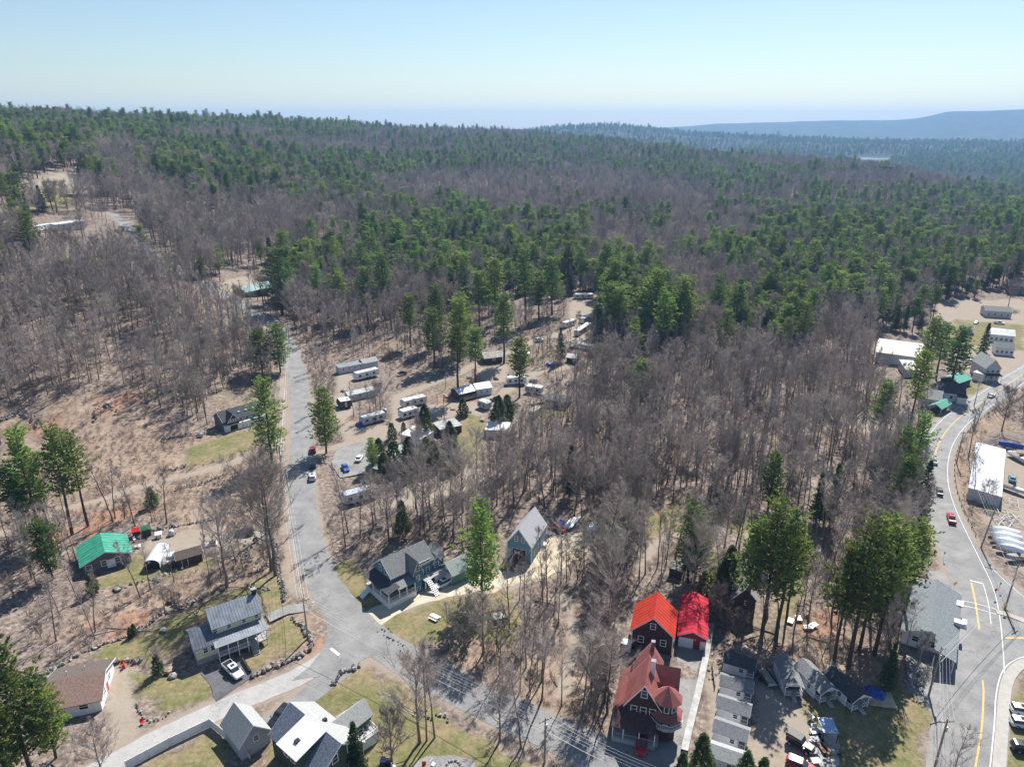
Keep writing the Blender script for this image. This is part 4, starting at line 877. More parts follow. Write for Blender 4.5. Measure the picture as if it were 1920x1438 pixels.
# ---------------------------------------------------------------- undergrowth and loose stones
def tuft(seed,n=26,h=1.0):
    rs=random.Random(seed); C=MB()
    for i in range(n):
        a=rs.random()*6.28; g=Vector((rs.uniform(-.5,.5),rs.uniform(-.5,.5),-.05)); v=Vector((math.cos(a)*.6,math.sin(a)*.6,rs.uniform(.5,1.3))).normalized()*h*rs.uniform(.5,1.2); o=Vector((-math.sin(a),math.cos(a),0))*.03
        C.add([g-o,g+o,g+v],[(0,1,2)]); m=g+v*.5; w=(v+Vector((rs.uniform(-1,1),rs.uniform(-1,1),.2))*h*.6)*.5; C.add([m-o*.7,m+o*.7,m+w],[(0,1,2)])
    return C.mesh('undergrowth',M_SHRUB)
def spread(name,label,meshes,first,X,Y,s):
    obs=[]
    for j,m in enumerate(meshes):
        o=link(first[0],m,loc=(float(X[j]),float(Y[j]),float(H(X[j],Y[j])))); tag(o,first[1]%['first','second','third','fourth'][j],first[2]); obs.append(o)
    n=len(X); me=bpy.data.meshes.new(name); me.from_pydata(np.stack([X,Y,H(X,Y)],-1).tolist(),[],[])
    a=me.attributes.new('model','INT','POINT'); cv=rng.integers(0,len(meshes),n); a.data.foreach_set('value',cv.astype(np.int32))
    a=me.attributes.new('turn','FLOAT_VECTOR','POINT'); a.data.foreach_set('vector',np.stack([rng.normal(0,.2,n),rng.normal(0,.2,n),rng.random(n)*6.28],-1).ravel().astype(np.float32))
    a=me.attributes.new('size','FLOAT','POINT'); a.data.foreach_set('value',s.astype(np.float32))
    o=link(name,me); o['kind']='stuff'; o['label']=label
    ng=bpy.data.node_groups.new(name,'GeometryNodeTree'); ng.interface.new_socket('Geometry',in_out='INPUT',socket_type='NodeSocketGeometry'); ng.interface.new_socket('Geometry',in_out='OUTPUT',socket_type='NodeSocketGeometry')
    N=ng.nodes; L=ng.links; gi=N.new('NodeGroupInput'); go=N.new('NodeGroupOutput'); J=N.new('GeometryNodeJoinGeometry'); L.new(J.outputs[0],go.inputs[0])
    def na(nm,t):
        q=N.new('GeometryNodeInputNamedAttribute'); q.data_type=t; q.inputs['Name'].default_value=nm; return q.outputs['Attribute']
    am,at_,as_=na('model','INT'),na('turn','FLOAT_VECTOR'),na('size','FLOAT')
    for j,ob in enumerate(obs):
        oi=N.new('GeometryNodeObjectInfo'); oi.inputs['Object'].default_value=ob; oi.transform_space='ORIGINAL'
        cm=N.new('FunctionNodeCompare'); cm.data_type='INT'; cm.operation='EQUAL'; L.new(am,cm.inputs[2]); cm.inputs[3].default_value=j
        ip=N.new('GeometryNodeInstanceOnPoints'); L.new(gi.outputs[0],ip.inputs['Points']); L.new(cm.outputs[0],ip.inputs['Selection']); L.new(oi.outputs['Geometry'],ip.inputs['Instance']); L.new(at_,ip.inputs['Rotation']); L.new(as_,ip.inputs['Scale']); L.new(ip.outputs[0],J.inputs[0])
    md=o.modifiers.new('spread','NODES'); md.node_group=ng
UX,UY=cells(88,400,2.0,-AM,AM)
ur=np.full(UX.shape,99.0)
for k,P in PWL.items(): ur=np.minimum(ur,pdist(P,UX,UY)-RW[k])
for P,w in TRAILP: ur=np.minimum(ur,pdist(P,UX,UY)-w*.5)
YARDS=[NOTREE[i] for i in range(len(NOTREE)) if i not in (0,)]
uk=(ur>.6)&~inpoly(LAWNP+DIRTP,UX,UY,.3)&((~inpoly(YARDS,UX,UY)))&(vnoise(UX,UY,11,71)*.7+rng.random(UX.shape)*.5>.50)
UX,UY=UX[uk],UY[uk]; q=rng.permutation(len(UX)); UX,UY=UX[q],UY[q]; print('undergrowth',len(UX))
spread('undergrowth','low leafless brush over the forest floor',[tuft(1),tuft(2,34,.8),tuft(3,20,1.3)],('brush_clump','%s knee high brush clump among the tree trunks','brush'),UX,UY,rng.uniform(.5,1.5,len(UX)))
# ---------------------------------------------------------------- buildings
def gz(px,py,z):
    v=ray(px,py); t=(CAMH-z)/-v[2]; return Vector((v[0]*t,v[1]*t,0))
WHT=S('paint_white',(225,226,228),rough=.6,scale=1.2,var=.07)
TRIM=S('trim_white',(232,232,232),rough=.6,scale=3,var=.04)
GLASS=mat('window_glass',(.03,.04,.05),rough=.15,spec=.8,var=.1)
DARK=mat('dark_opening',(.02,.02,.022),rough=.9,var=.1)
SHG=mat('shingle_grey',(.22,.225,.225),rough=.9,var=.22,scale=4,bump=.3); SHD=mat('shingle_dark',(.075,.078,.085),rough=.9,var=.22,scale=4,bump=.3)
SHL=mat('shingle_light',(.36,.37,.36),rough=.9,var=.14,scale=4,bump=.3); SHB=mat('shingle_brown',(.13,.105,.09),rough=.95,var=.22,scale=4,bump=.3); SHB2=mat('shingle_tan',(.26,.17,.14),rough=.95,var=.2,scale=4,bump=.3)
MGREEN=mat('roof_green_metal',(.045,.30,.20),rough=.5,var=.14,scale=.8); MTEAL=mat('roof_teal_metal',(.05,.20,.20),rough=.5,var=.1,scale=.8)
MGREY=mat('roof_grey_metal',(.26,.28,.31),rough=.45,var=.12,scale=.6,metal=.3); MDKM=mat('roof_slate_metal',(.15,.165,.20),rough=.45,var=.15,scale=.6,metal=.3)
MWHT=mat('roof_white_metal',(.70,.71,.72),rough=.5,var=.06,scale=.6); MRED=mat('roof_orange_red',(.52,.05,.025),rough=.55,scale=.5,c2=(.40,.035,.02)); MCRIM=mat('roof_crimson',(.55,.015,.04),rough=.55,scale=.5,c2=(.43,.012,.03))
MPINK=mat('roof_dusty_red',(.30,.11,.10),rough=.55,var=.16,scale=.6,c2=(.21,.07,.065)); 
YEL=mat('clapboard_cream',(.66,.65,.46),rough=.7,var=.06,scale=1); SLATE=mat('clapboard_slate',(.13,.13,.14),rough=.8,var=.1); BRNW=mat('wall_brown',(.085,.062,.05),rough=.85,var=.15)
TEAL=mat('clapboard_teal',(.075,.20,.29),rough=.7,var=.1); GRNW=mat('clapboard_green',(.10,.22,.18),rough=.7,var=.1); BARN=mat('clapboard_blue',(.15,.29,.42),rough=.7,var=.08)
OLV=mat('clapboard_olive',(.07,.095,.06),rough=.8,var=.1); GRW=mat('clapboard_grey',(.36,.38,.42),rough=.7,var=.06); MAR=mat('clapboard_maroon',(.07,.035,.04),rough=.8,var=.2); REDW=mat('wall_red_metal',(.30,.02,.015),rough=.6,var=.1)
WOOD=mat('wood_weathered',(.34,.28,.22),rough=.9,var=.2,scale=3); DECK=mat('deck_grey',(.42,.40,.38),rough=.9,var=.15,scale=3); BLUEM=mat('blue_metal',(.06,.20,.50),rough=.4,var=.1,scale=1); TARPB=mat('tarp_blue',(.03,.09,.40),rough=.5,var=.3,scale=2)
LGREY=mat('siding_pale_grey',(.50,.51,.53),rough=.6,var=.08); BLKP=mat('black_plastic',(.02,.02,.022),rough=.5,var=.1); FND=mat('foundation',(.33,.33,.33),rough=.9,var=.12)
BRICK=mat('chimney_brick',(.20,.09,.07),rough=.9,var=.25,scale=5); ORNG=mat('orange_plastic',(.6,.13,.03),rough=.5,var=.1); REDP=mat('red_paint',(.50,.015,.02),rough=.35,var=.08,spec=.5)
def frame(P0,P1):
    d=P1-P0; return math.atan2(d.y,d.x),math.hypot(d.x,d.y)
def house(name,label,A,B,z=0,cat='house',group=None,zg=None):
    """thing whose local x runs from point A to point B of the photograph (taken at height z) and y to its left"""
    if B[0]=='az':
        P1=gz(*A,z); P0=P1-Vector((math.sin(R(B[1])),math.cos(R(B[1])),0))*B[2]
    else: P0=gz(*A,z) if z else ground(*A); P1=gz(*B,z) if z else ground(*B); P0.z=0; P1.z=0
    a,L=frame(P0,P1); t=thing(name,label,cat,(P0.x,P0.y,float(H(P0.x,P0.y)) if zg is None else zg),a,group); return t,L
def gable(t,x0,x1,y0,y1,h,rise,wm,rm,ridge='x',o=.35,z0=-.3,th=.14,rm2=None,wall=True,seams=0,off=0.0,wx=None,wy=None):
    """walls with gables and a two-slope roof"""
    if ridge=='x': ym=(y0+y1)/2+off; 
    else: xm=(x0+x1)/2+off
    if wall:
        w=MB()
        if ridge=='x':
            pr=[(y0,z0),(y1,z0),(y1,h),(ym,h+rise),(y0,h)]
            vs=[(x0,p[0],p[1]) for p in pr]+[(wx or x1,p[0],p[1]) for p in pr]
        else:
            pr=[(x0,z0),(x1,z0),(x1,h),(xm,h+rise),(x0,h)]
            vs=[(p[0],y1,p[1]) for p in pr]+[(p[0],wy or y0,p[1]) for p in pr]
        w.add(vs,[(4,3,2,1,0),(5,6,7,8,9)]+[(i,(i+1)%5,5+(i+1)%5,5+i) for i in range(5)]); w.obj('wall',wm,t)
    r=MB()
    def slab(a0,a1,za0,za1,b0,b1,mi):   # a across the slope, b along the ridge
        for_=[]
        pts=[(a0,za0),(a1,za1),(a1,za1+th),(a0,za0+th)]
        if ridge=='x': vs=[(b0,p[0],p[1]) for p in pts]+[(b1,p[0],p[1]) for p in pts]
        else: vs=[(p[0],b0,p[1]) for p in pts]+[(p[0],b1,p[1]) for p in pts]
        r.add(vs,[(0,1,2,3),(7,6,5,4)]+[(i,4+i,4+(i+1)%4,(i+1)%4) for i in range(4)],mi)
    e=.02
    if ridge=='x': c0,cm,c1,b0,b1=y0,ym,y1,x0-o,x1+o
    else: c0,cm,c1,b0,b1=x0,xm,x1,y0-o,y1+o
    s0=rise/(cm-c0); s1=rise/(c1-cm)
    slab(c0-o,cm,h-o*s0+e,h+rise+e,b0,b1,0); slab(c1+o,cm,h-o*s1+e,h+rise+e,b0,b1,1)
    rf=r.obj('roof',[rm,rm2 or rm],t)
    tr=MB()
    for (a0,s) in ((c0-o,s0),(c1+o,s1)):
        sg=1 if a0<cm else -1
        for bb in (b0-.03,b1+.0):
            pts=[(a0,h-o*s+e-.12),(cm,h+rise+e-.12),(cm,h+rise+e+th+.02),(a0,h-o*s+e+th+.02)]
            if ridge=='x': vs=[(bb,p[0],p[1]) for p in pts]+[(bb+.03,p[0],p[1]) for p in pts]
            else: vs=[(p[0],bb,p[1]) for p in pts]+[(p[0],bb+.03,p[1]) for p in pts]
            tr.add(vs,[(0,1,2,3),(7,6,5,4)]+[(i,4+i,4+(i+1)%4,(i+1)%4) for i in range(4)])
    tr.obj('eave_board',TRIM,t)
    if seams:
        sm=MB(); n=int((b1-b0)/seams)
        for i in range(n+1):
            b=b0+(b1-b0)*i/n
            for a0,s in ((c0-o,s0),(c1+o,s1)):
                p,q=(a0,h-o*s+e+th),(cm,h+rise+e+th)
                if ridge=='x': sm.add([(b-.03,p[0],p[1]),(b+.03,p[0],p[1]),(b,p[0],p[1]+.06),(b-.03,q[0],q[1]),(b+.03,q[0],q[1]),(b,q[0],q[1]+.06)],[(0,2,5,3),(1,4,5,2),(0,1,2)])
                else: sm.add([(p[0],b-.03,p[1]),(p[0],b+.03,p[1]),(p[0],b,p[1]+.06),(q[0],b-.03,q[1]),(q[0],b+.03,q[1]),(q[0],b,q[1]+.06)],[(0,2,5,3),(1,4,5,2),(0,1,2)])
        sm.obj('roof_seam',rm,t)
    return rf
def shed(t,x0,x1,y0,y1,zl,zh,wm,rm,lowside='-y',z0=-.3,o=.2,th=.12,wall=True):
    """flat or single-slope roofed block; zl height on the low side"""
    za={'-y':(zl,zh,zh,zl),'y':(zh,zl,zl,zh),'x':(zh,zh,zl,zl),'-x':(zl,zl,zh,zh)}[lowside] # heights at (x0y0),(x0y1),(x1y1),(x1y0)
    if wall:
        w=MB(); vs=[(x0,y0,z0),(x0,y1,z0),(x1,y1,z0),(x1,y0,z0),(x0,y0,za[0]),(x0,y1,za[1]),(x1,y1,za[2]),(x1,y0,za[3])]
        w.add(vs,[(0,1,2,3),(7,6,5,4),(0,4,5,1),(1,5,6,2),(2,6,7,3),(3,7,4,0)]); w.obj('wall',wm,t)
    r=MB(); e=.02; q=[(x0-o,y0-o,za[0]),(x0-o,y1+o,za[1]),(x1+o,y1+o,za[2]),(x1+o,y0-o,za[3])]
    vs=[(p[0],p[1],p[2]+e) for p in q]+[(p[0],p[1],p[2]+e+th) for p in q]
    r.add(vs,[(0,1,2,3),(7,6,5,4),(0,4,5,1),(1,5,6,2),(2,6,7,3),(3,7,4,0)]); return r.obj('roof',rm,t)
def facebox(face,u,z,w,h,pos,d0,d1):
    """box on a wall face: u centre along wall, pos wall coordinate, from d0 to d1 out of the wall"""
    m=MB()
    if face in('-y','y'):
        s=-1 if face=='-y' else 1; a,b=sorted((pos+s*d0,pos+s*d1)); m.box(u-w/2,u+w/2,a,b,z,z+h)
    else:
        s=-1 if face=='-x' else 1; a,b=sorted((pos+s*d0,pos+s*d1)); m.box(a,b,u-w/2,u+w/2,z,z+h)
    return m
def win(t,face,u,z,w,h,pos,fm=None,sash=True):
    f=MB(); g=.12
    for (du,dz,ww,hh) in ((0,-g,w+2*g,g),(0,h,w+2*g,g),(-w/2-g/2,0,g,h),(w/2+g/2,0,g,h))+(((0,h/2-.03,w,.06),) if sash else ()):
        q=facebox(face,u+du,z+dz,ww,hh,pos,-.01,.07); f.add(q.v,q.f)
    fr=f.obj('window',fm or TRIM,t); facebox(face,u,z,w,h,pos,-.01,.03).obj('pane',GLASS,fr)
def door(t,face,u,w,h,pos,m=None,z=0,nm='door'):
    f=MB(); g=.1
    for (du,dz,ww,hh) in ((0,h,w+2*g,g),(-w/2-g/2,0,g,h),(w/2+g/2,0,g,h)):
        q=facebox(face,u+du,z+dz,ww,hh,pos,-.01,.08); f.add(q.v,q.f)
    fr=f.obj('door_frame',TRIM,t); return facebox(face,u,z,w,h,pos,-.01,.05).obj(nm,m or WHT,t)
def posts(t,pts,z0,z1,m,r=.07,nm='post'):
    for x,y in pts: MB().box(x-r,x+r,y-r,y+r,z0,z1).obj(nm,m,t)
def railing(t,pts,z0,m,h=.95,nm='railing'):
    b=MB()
    for i in range(len(pts)-1):
        a=Vector(pts[i]+(0,)); c=Vector(pts[i+1]+(0,)); d=(c-a); L=d.length; n=max(1,int(L/.35))
        for zz in (.12,h): b.tube(a+Vector((0,0,z0+zz)),c+Vector((0,0,z0+zz)),.05,.05,4)
        for k in range(n+1): p=a+d*(k/n); b.tube(p+Vector((0,0,z0)),p+Vector((0,0,z0+h)),.03,.03,4)
    return b.obj(nm,m,t)
def stairs(t,x0,x1,ya,yb,za,zb,m,n=6,axis='y'):
    s=MB()
    for i in range(n):
        u0=i/n; u1=(i+1)/n; p0=ya+(yb-ya)*u0; p1=ya+(yb-ya)*u1; z=za+(zb-za)*(u0+.5/n); a,b=sorted((p0,p1))
        if axis=='y': s.box(x0,x1,a,b,z-.12,z)
        else: s.box(a,b,x0,x1,z-.12,z)
    s.obj('stairs',m,t)
def rafter(t,x0,x1,y0,y1,z,m,nm='deck_floor'): MB().box(x0,x1,y0,y1,z-.15,z).obj(nm,m,t)
def chimney(t,x,y,z0,z1,m,w=.7): 
    c=MB().box(x-w/2,x+w/2,y-w/2,y+w/2,z0,z1).obj('chimney',m,t); MB().box(x-w/2-.06,x+w/2+.06,y-w/2-.06,y+w/2+.06,z1,z1+.12).obj('chimney_cap',FND,c)
# --- green roofed house at the left
t,L=house('brown_house','dark slate house with a bright green metal roof at left edge',(158,1078),(247,1052))
gable(t,0,L,0,9,2.7,2.0,SLATE,MGREEN,'y',o=.6,seams=1.2)
win(t,'-y',L*.12,1.1,1.2,1.0,0); win(t,'-y',L*.44,1.0,1.1,1.3,0); win(t,'-y',L*.72,1.0,1.1,1.3,0); door(t,'-y',L*.58,1.6,2.1,0); MB().tube((L*.8,-.3,0),(L*.8,-.3,2.6),.05,.05,5).obj('downpipe',TRIM,t)
MB().tube((L*.72,3,3.6),(L*.72,3,4.6),.06,.06,6).obj('vent_pipe',BLKP,t)
# --- tent shed, dark shed, small sheds
t,L=house('tent_shed','white arched fabric tent shed with a dark open end',(271,1069),(301,1067),cat='tent')
b=MB(); n=9; prof=[(0,0),(0,1.5)]+[(L/2-L/2*math.cos(math.pi*k/8),1.5+1.25*math.sin(math.pi*k/8)) for k in range(1,8)]+[(L,1.5),(L,0)]
k=len(prof); vs=[(p[0],0,p[1]) for p in prof]+[(p[0],7.5,p[1]) for p in prof]; b.add(vs,[(i,i+1,k+i+1,k+i) for i in range(k-1)]+[tuple(range(2*k-1,k-1,-1))]); b.obj('fabric_cover',mat('tent_fabric',(.62,.65,.70),rough=.6,var=.08,trans=.1),t)
b=MB(); b.add([(p[0],.25,p[1]*.97) for p in prof],[tuple(range(k))]); b.obj('shade_in_tent',DARK,t)  # near-black sheet stands in for the shade inside the open end
t,L=house('dark_shed','dark brown wooden shed with a dark shingle roof beside the tent',(334,1065),(381,1051),cat='shed')
gable(t,0,L,0,3.6,2.2,1.1,BRNW,SHB,'x',o=.3); door(t,'-y',L*.3,1.2,1.9,0,BRNW)
t,L=house('small_shed','low brown lean-to with a white top between tent and dark shed',(317,1066),(333,1061),cat='shed')
shed(t,0,L,0,3.0,1.9,2.3,BRNW,MWHT,'-y'); MB().box(.3,L-.3,.6,2,2.38,2.8).obj('roof_box',WHT,t)
t,L=house('garden_shed','tiny shed with a green roof at the back of the gravel yard',(267,1006),(284,1002),cat='shed')
gable(t,0,L,0,2.4,1.7,.6,BRNW,mat('roof_forest_green',(.04,.14,.07),rough=.6),'x',o=.2)
t,L=house('garden_shed','tiny shed with a red roof next to the green roofed one',(250,1009),(264,1006),cat='shed')
gable(t,0,L,0,2.2,1.7,.5,BRNW,REDP,'x',o=.2)
t,L=house('utility_box','small white roofed bin on the gravel yard',(293,1010),(303,1008),cat='bin')
shed(t,0,L,0,1.1,1.0,1.2,WHT,WHT,'-y'); posts(t,[(0.1,-.1),(L-.1,-.1)],-.2,1,BLKP,.04,'leg')
g=ground(322,1003); t=thing('water_tank','grey domed tank standing on the gravel yard','tank',g); b=MB(); b.path([(0,0,0),(0,0,1.1),(0,0,1.45),(0,0,1.6)],[.75,.75,.5,.1],12); b.obj('tank_body',LGREY,t); MB().box(-.85,.85,-.85,.85,-.02,.1).obj('base',BLKP,t)
# --- cream farmhouse
t,L=house('farmhouse','cream farmhouse with a striped grey metal roof and long front porch',(374,1255),(503,1206))
xw=L*.30; bz=1.3
gable(t,0,xw,1.2,8.2,4.0,2.0,YEL,MDKM,'x',o=.35,seams=.55); gable(t,xw+.01,L,2.8,9.6,6.2,2.3,YEL,MGREY,'x',o=.4,seams=.55)
MB().box(-.03,xw,1.17,8.23,-.3,bz).obj('foundation',FND,t)
shed(t,xw-.4,L,-.2,2.8,3.6,4.5,YEL,MGREY,'-y',o=.25,wall=False)
sm=MB()
for i in range(int((L-xw)/.5)+2):
    x=xw-.5+i*.5; sm.add([(x-.03,-.4,3.68),(x+.03,-.4,3.68),(x,-.4,3.76),(x-.03,3.0,4.66),(x+.03,3.0,4.66),(x,3.0,4.74)],[(0,2,5,3),(1,4,5,2),(0,1,2)])
sm.obj('roof_seam',MGREY,t)
rafter(t,xw-.2,L,-.2,2.8,bz,DECK); posts(t,[(xw-.1+(L-xw)*k/5,-.1) for k in range(6)],-.3,3.62,TRIM,.08); railing(t,[(xw-.1,-.1),(xw+(L-xw)*.62,-.1)],bz,TRIM); railing(t,[(xw+(L-xw)*.78,-.1),(L-.05,-.1),(L-.05,2.7)],bz,TRIM)
stairs(t,xw+(L-xw)*.63,xw+(L-xw)*.77,-.25,-2.2,bz,.1,DECK)
for u in (.32,.52,.74,.93): win(t,'-y',L*u,5.0,.7,.75,2.8)
for u in (.42,.62,.85): win(t,'-y',L*u,bz+.8,.9,1.2,2.8)
door(t,'-y',L*.52,1,2,2.8,DARK,z=bz); win(t,'-y',xw*.45,2.4,.8,1.1,1.2); win(t,'-y',xw*.8,2.4,.8,1.1,1.2); win(t,'-x',3.5,2.2,.8,1.2,0); win(t,'-x',6,2.2,.8,1.2,0); win(t,'-x',4.7,4.4,.6,.8,0)
chimney(t,L-.2,6.2,0,9.6,BLKP,.8)
# --- brown roofed house bottom left
t,L=house('ranch_house','low house with a two tone brown shingle roof and white end wall',(84,1352),(192,1330))
gable(t,0,L,0,10.5,2.5,2.2,WHT,SHB2,'x',o=.5,rm2=SHB,off=-.6); win(t,'x',3,1,1,1.2,L); win(t,'x',7,1,1,1.2,L); door(t,'x',5,1,2,L,REDP); win(t,'-y',L*.3,1,1.4,1.1,0); win(t,'-y',L*.7,1,1.4,1.1,0)
MB().tube((L*.3,6.4,3.9),(L*.3,6.4,4.9),.1,.1,6).obj('vent_pipe',WHT,t); MB().tube((L*.6,7.4,3.6),(L*.6,7.4,4.6),.1,.1,6).obj('vent_pipe',WHT,t)
# --- grey gable garage
t,L=house('garden_garage','blue grey gabled garage with one window beside the white fence',(453,1424),(508,1390),cat='garage')
gable(t,0,L,0,6.6,2.9,2.7,GRW,SHL,'y',o=.3,rm2=SHL); win(t,'-y',L*.55,2.2,.8,1.0,0); door(t,'x',2,1,2,L)
# --- big olive house with the white dormer roof
t,L=house('family_house','olive green house with grey roofs and a white metal dormer roof',(637,1392),(546,1318),z=8.2,zg=0)
gable(t,0,L,-4.3,4.3,4.9,3.2,OLV,SHL,'x',o=.4,rm2=mat('shingle_shaded_slope',(.17,.20,.25),rough=.9,var=.25,scale=4,bump=.3))  # same roof: sunlit slope coloured paler, slope turned from the sun coloured darker
MB().box(L*.28,L*.66,2.6,5.4,4.6,6.8).obj('dormer_wall',OLV,t)
r=MB(); r.add([(L*.26,0.0,8.35),(L*.68,0.0,8.35),(L*.68,5.9,6.85),(L*.26,5.9,6.85),(L*.26,0.0,8.45),(L*.68,0.0,8.45),(L*.68,5.9,6.98),(L*.26,5.9,6.98)],[(0,1,2,3),(7,6,5,4),(0,4,5,1),(1,5,6,2),(2,6,7,3),(3,7,4,0)]); rr=r.obj('dormer_roof',MWHT,t); MB().box(L*.44,L*.50,3.3,4.1,7.45,7.75).obj('skylight',BLKP,rr)
win(t,'y',L*.4,5.3,1.0,1.1,5.4); win(t,'y',L*.54,5.3,1.0,1.1,5.4)
for u in(-1.8,1.2): win(t,'-x',u,5.2,1,1.4,0); win(t,'-x',u,1.6,1.2,1.4,0)
win(t,'-x',-2.8,1.6,1.2,1.4,0)
gable(t,L*.32,L*.62,-9.5,-3.2,4.0,2.0,OLV,SHL,'y',o=.3); win(t,'-x',-7,1.4,1,1.2,L*.32)
shed(t,L*.03,L*.25,4.35,7.6,2.7,3.4,OLV,BLUEM,'y',wall=False); posts(t,[(L*.04,7.5),(L*.24,7.5)],0,2.7,TRIM); rafter(t,L*.03,L*.25,4.4,7.6,.8,DECK); railing(t,[(L*.04,7.5),(L*.24,7.5)],.8,TRIM)
MB().box(L*.5,L*.54,-2.4,-1.7,6.6,7.2).obj('skylight',BLKP,t); MB().tube((-.15,-4.2,0),(-.15,-4.2,5),.05,.05,5).obj('downpipe',TRIM,t)
# deck at its back with furniture
t,L=house('raised_deck','raised grey deck with white rails full of garden furniture',(676,1413),(711,1388),cat='deck')
dz=2.0; rafter(t,0,L,0,7.2,dz,DECK); posts(t,[(.1,.1),(L-.1,.1),(L-.1,3.5),(L-.1,7),(.1,7)],-.2,dz,TRIM,.1); railing(t,[(.1,.05),(L-.05,.05),(L-.05,7.15),(.1,7.15)],dz,TRIM); MB().box(.05,L-.05,.03,.08,0.1,dz-.2).obj('lattice',WHT,t); dt=t; dL=L
def chair(x,y,z,rz,lb,m,parent_loc=None,group=None,s=1.0):
    c=thing('patio_chair',lb,'chair',(x,y,z),rz,group,s)
    MB().box(-.26,.26,-.26,.26,.38,.43).obj('seat',m,c); MB().box(-.26,.26,.22,.27,.43,.95).obj('backrest',m,c)
    for sx in(-1,1):
        for sy in(-1,1): MB().box(sx*.23-.02,sx*.23+.02,sy*.23-.02,sy*.23+.02,0,.38).obj('leg',m,c)
    return c
def tabl(x,y,z,rz,lb,m,w=1.4,d=.8,h=.72,nm='garden_table'):
    c=thing(nm,lb,'table',(x,y,z),rz); MB().box(-w/2,w/2,-d/2,d/2,h-.05,h).obj('tabletop',m,c)
    for sx in(-1,1):
        for sy in(-1,1): MB().box(sx*(w/2-.08)-.03,sx*(w/2-.08)+.03,sy*(d/2-.08)-.03,sy*(d/2-.08)+.03,0,h-.05).obj('leg',m,c)
    return c
def onframe(t,x,y,z=0):
    a=t.rotation_euler.z; return (t.location.x+x*math.cos(a)-y*math.sin(a),t.location.y+x*math.sin(a)+y*math.cos(a),t.location.z+z)
tabl(*onframe(dt,dL*.5,2.5,dz),.4,'white square table at the middle of the raised deck',WHT,1.1,1.1)
for i,(x,y,w) in enumerate([(.2,2.5,'left of'),(.82,2.3,'right of'),(.5,1.0,'in front of'),(.5,4.1,'behind')]): chair(*onframe(dt,dL*x,y,dz),i*1.6,'white garden chair %s the square table on the deck'%w,WHT)
t=thing('charcoal_grill','black kettle grill at the far corner of the raised deck','grill',onframe(dt,dL*.3,6.3,dz)); b=MB(); b.path([(0,0,.55),(0,0,.8),(0,0,1.05),(0,0,1.15)],[.15,.42,.4,.1],10); b.obj('kettle',BLKP,t)
for k in range(3): MB().tube((.1*math.cos(k*2.1),.1*math.sin(k*2.1),.6),(.35*math.cos(k*2.1),.35*math.sin(k*2.1),0),.03,.03,4).obj('leg',BLKP,t)
tabl(*onframe(dt,dL*.72,5.3,dz),.2,'small black side table behind the deck chairs',BLKP,.7,.7,.6)
# --- blue house with white porch
t,L=house('blue_house','teal blue two storey house with grey roof and white wrapped porch',(716,1048),(792,1014),z=8.6,zg=0)
gable(t,0,L,-3.6,3.6,5.6,3.0,TEAL,SHG,'x',o=.4)
gable(t,L*.42,L*.62,-5.4,0,5.6,2.5,TEAL,SHG,'y',o=.3)
for z in(.5,3.1,5.6): win(t,'-y',L*.52,z,.8,1.25 if z>1 else .8,-5.4)
for u in(-1.2,1.0): win(t,'-x',u,5.3,.8,1.5,0); win(t,'-x',u,2.4,.9,1.5,0)
pf=1.5; rafter(t,-2.6,0,-6.2,3.6,pf,DECK); rafter(t,0,L*.42,-6.2,-3.6,pf,DECK)
MB().box(-2.6,L*.42,-6.25,-6.18,0,pf-.15).obj('lattice',WHT,t); MB().box(-2.65,-2.58,-6.2,3.6,0,pf-.15).obj('lattice',WHT,t)
shed(t,-2.6,0,-6.2,3.6,3.7,4.5,TEAL,SHD,'-x',wall=False,o=.3); shed(t,-.2,L*.42,-6.2,-3.6,3.75,4.6,TEAL,SHG,'-y',wall=False,o=.3)
posts(t,[(-2.5,-6.1),(-2.5,-2.8),(-2.5,.4),(-2.5,3.5),(.3,-6.1),(L*.2,-6.1),(L*.4,-6.1)],pf,3.75,TRIM,.09); railing(t,[(-2.5,.6),(-2.5,-6.1),(L*.4,-6.1)],pf,TRIM)
stairs(t,.8,2.4,-2.6,-5.2,pf,.1,TRIM,7,'x')
gable(t,L+.02,L*1.33,-3.0,3.0,4.2,2.4,TEAL,SHG,'x',o=.3); gable(t,L*1.0,L*1.2,-3.8,0,4.4,1.5,TEAL,SHG,'y',o=.2); win(t,'-y',L*1.1,3.0,1.0,1.2,-3.8)
for u in(.70,.80,.90): win(t,'-y',L*u,5.0,.6,.9,-3.6)
for u in(.72,.88): win(t,'-y',L*u,2.6,.8,1.3,-3.6)
rafter(t,L*.66,L*1.35,-6.0,-3.8,2.4,DECK); posts(t,[(L*.67,-5.9),(L*1.0,-5.9),(L*1.34,-5.9)],0,2.3,TRIM,.1); railing(t,[(L*.86,-5.9),(L*1.34,-5.9),(L*1.34,-3.9)],2.4,TRIM); MB().box(L*.9,L*1.35,-6.0,-5.95,.1,2.2).obj('lattice',WHT,t)
stairs(t,L*.68,L*.80,-6.0,-9.5,2.4,.1,TRIM,9); railing(t,[(L*.67,-6.0),(L*.67,-6.4)],2.4,TRIM)
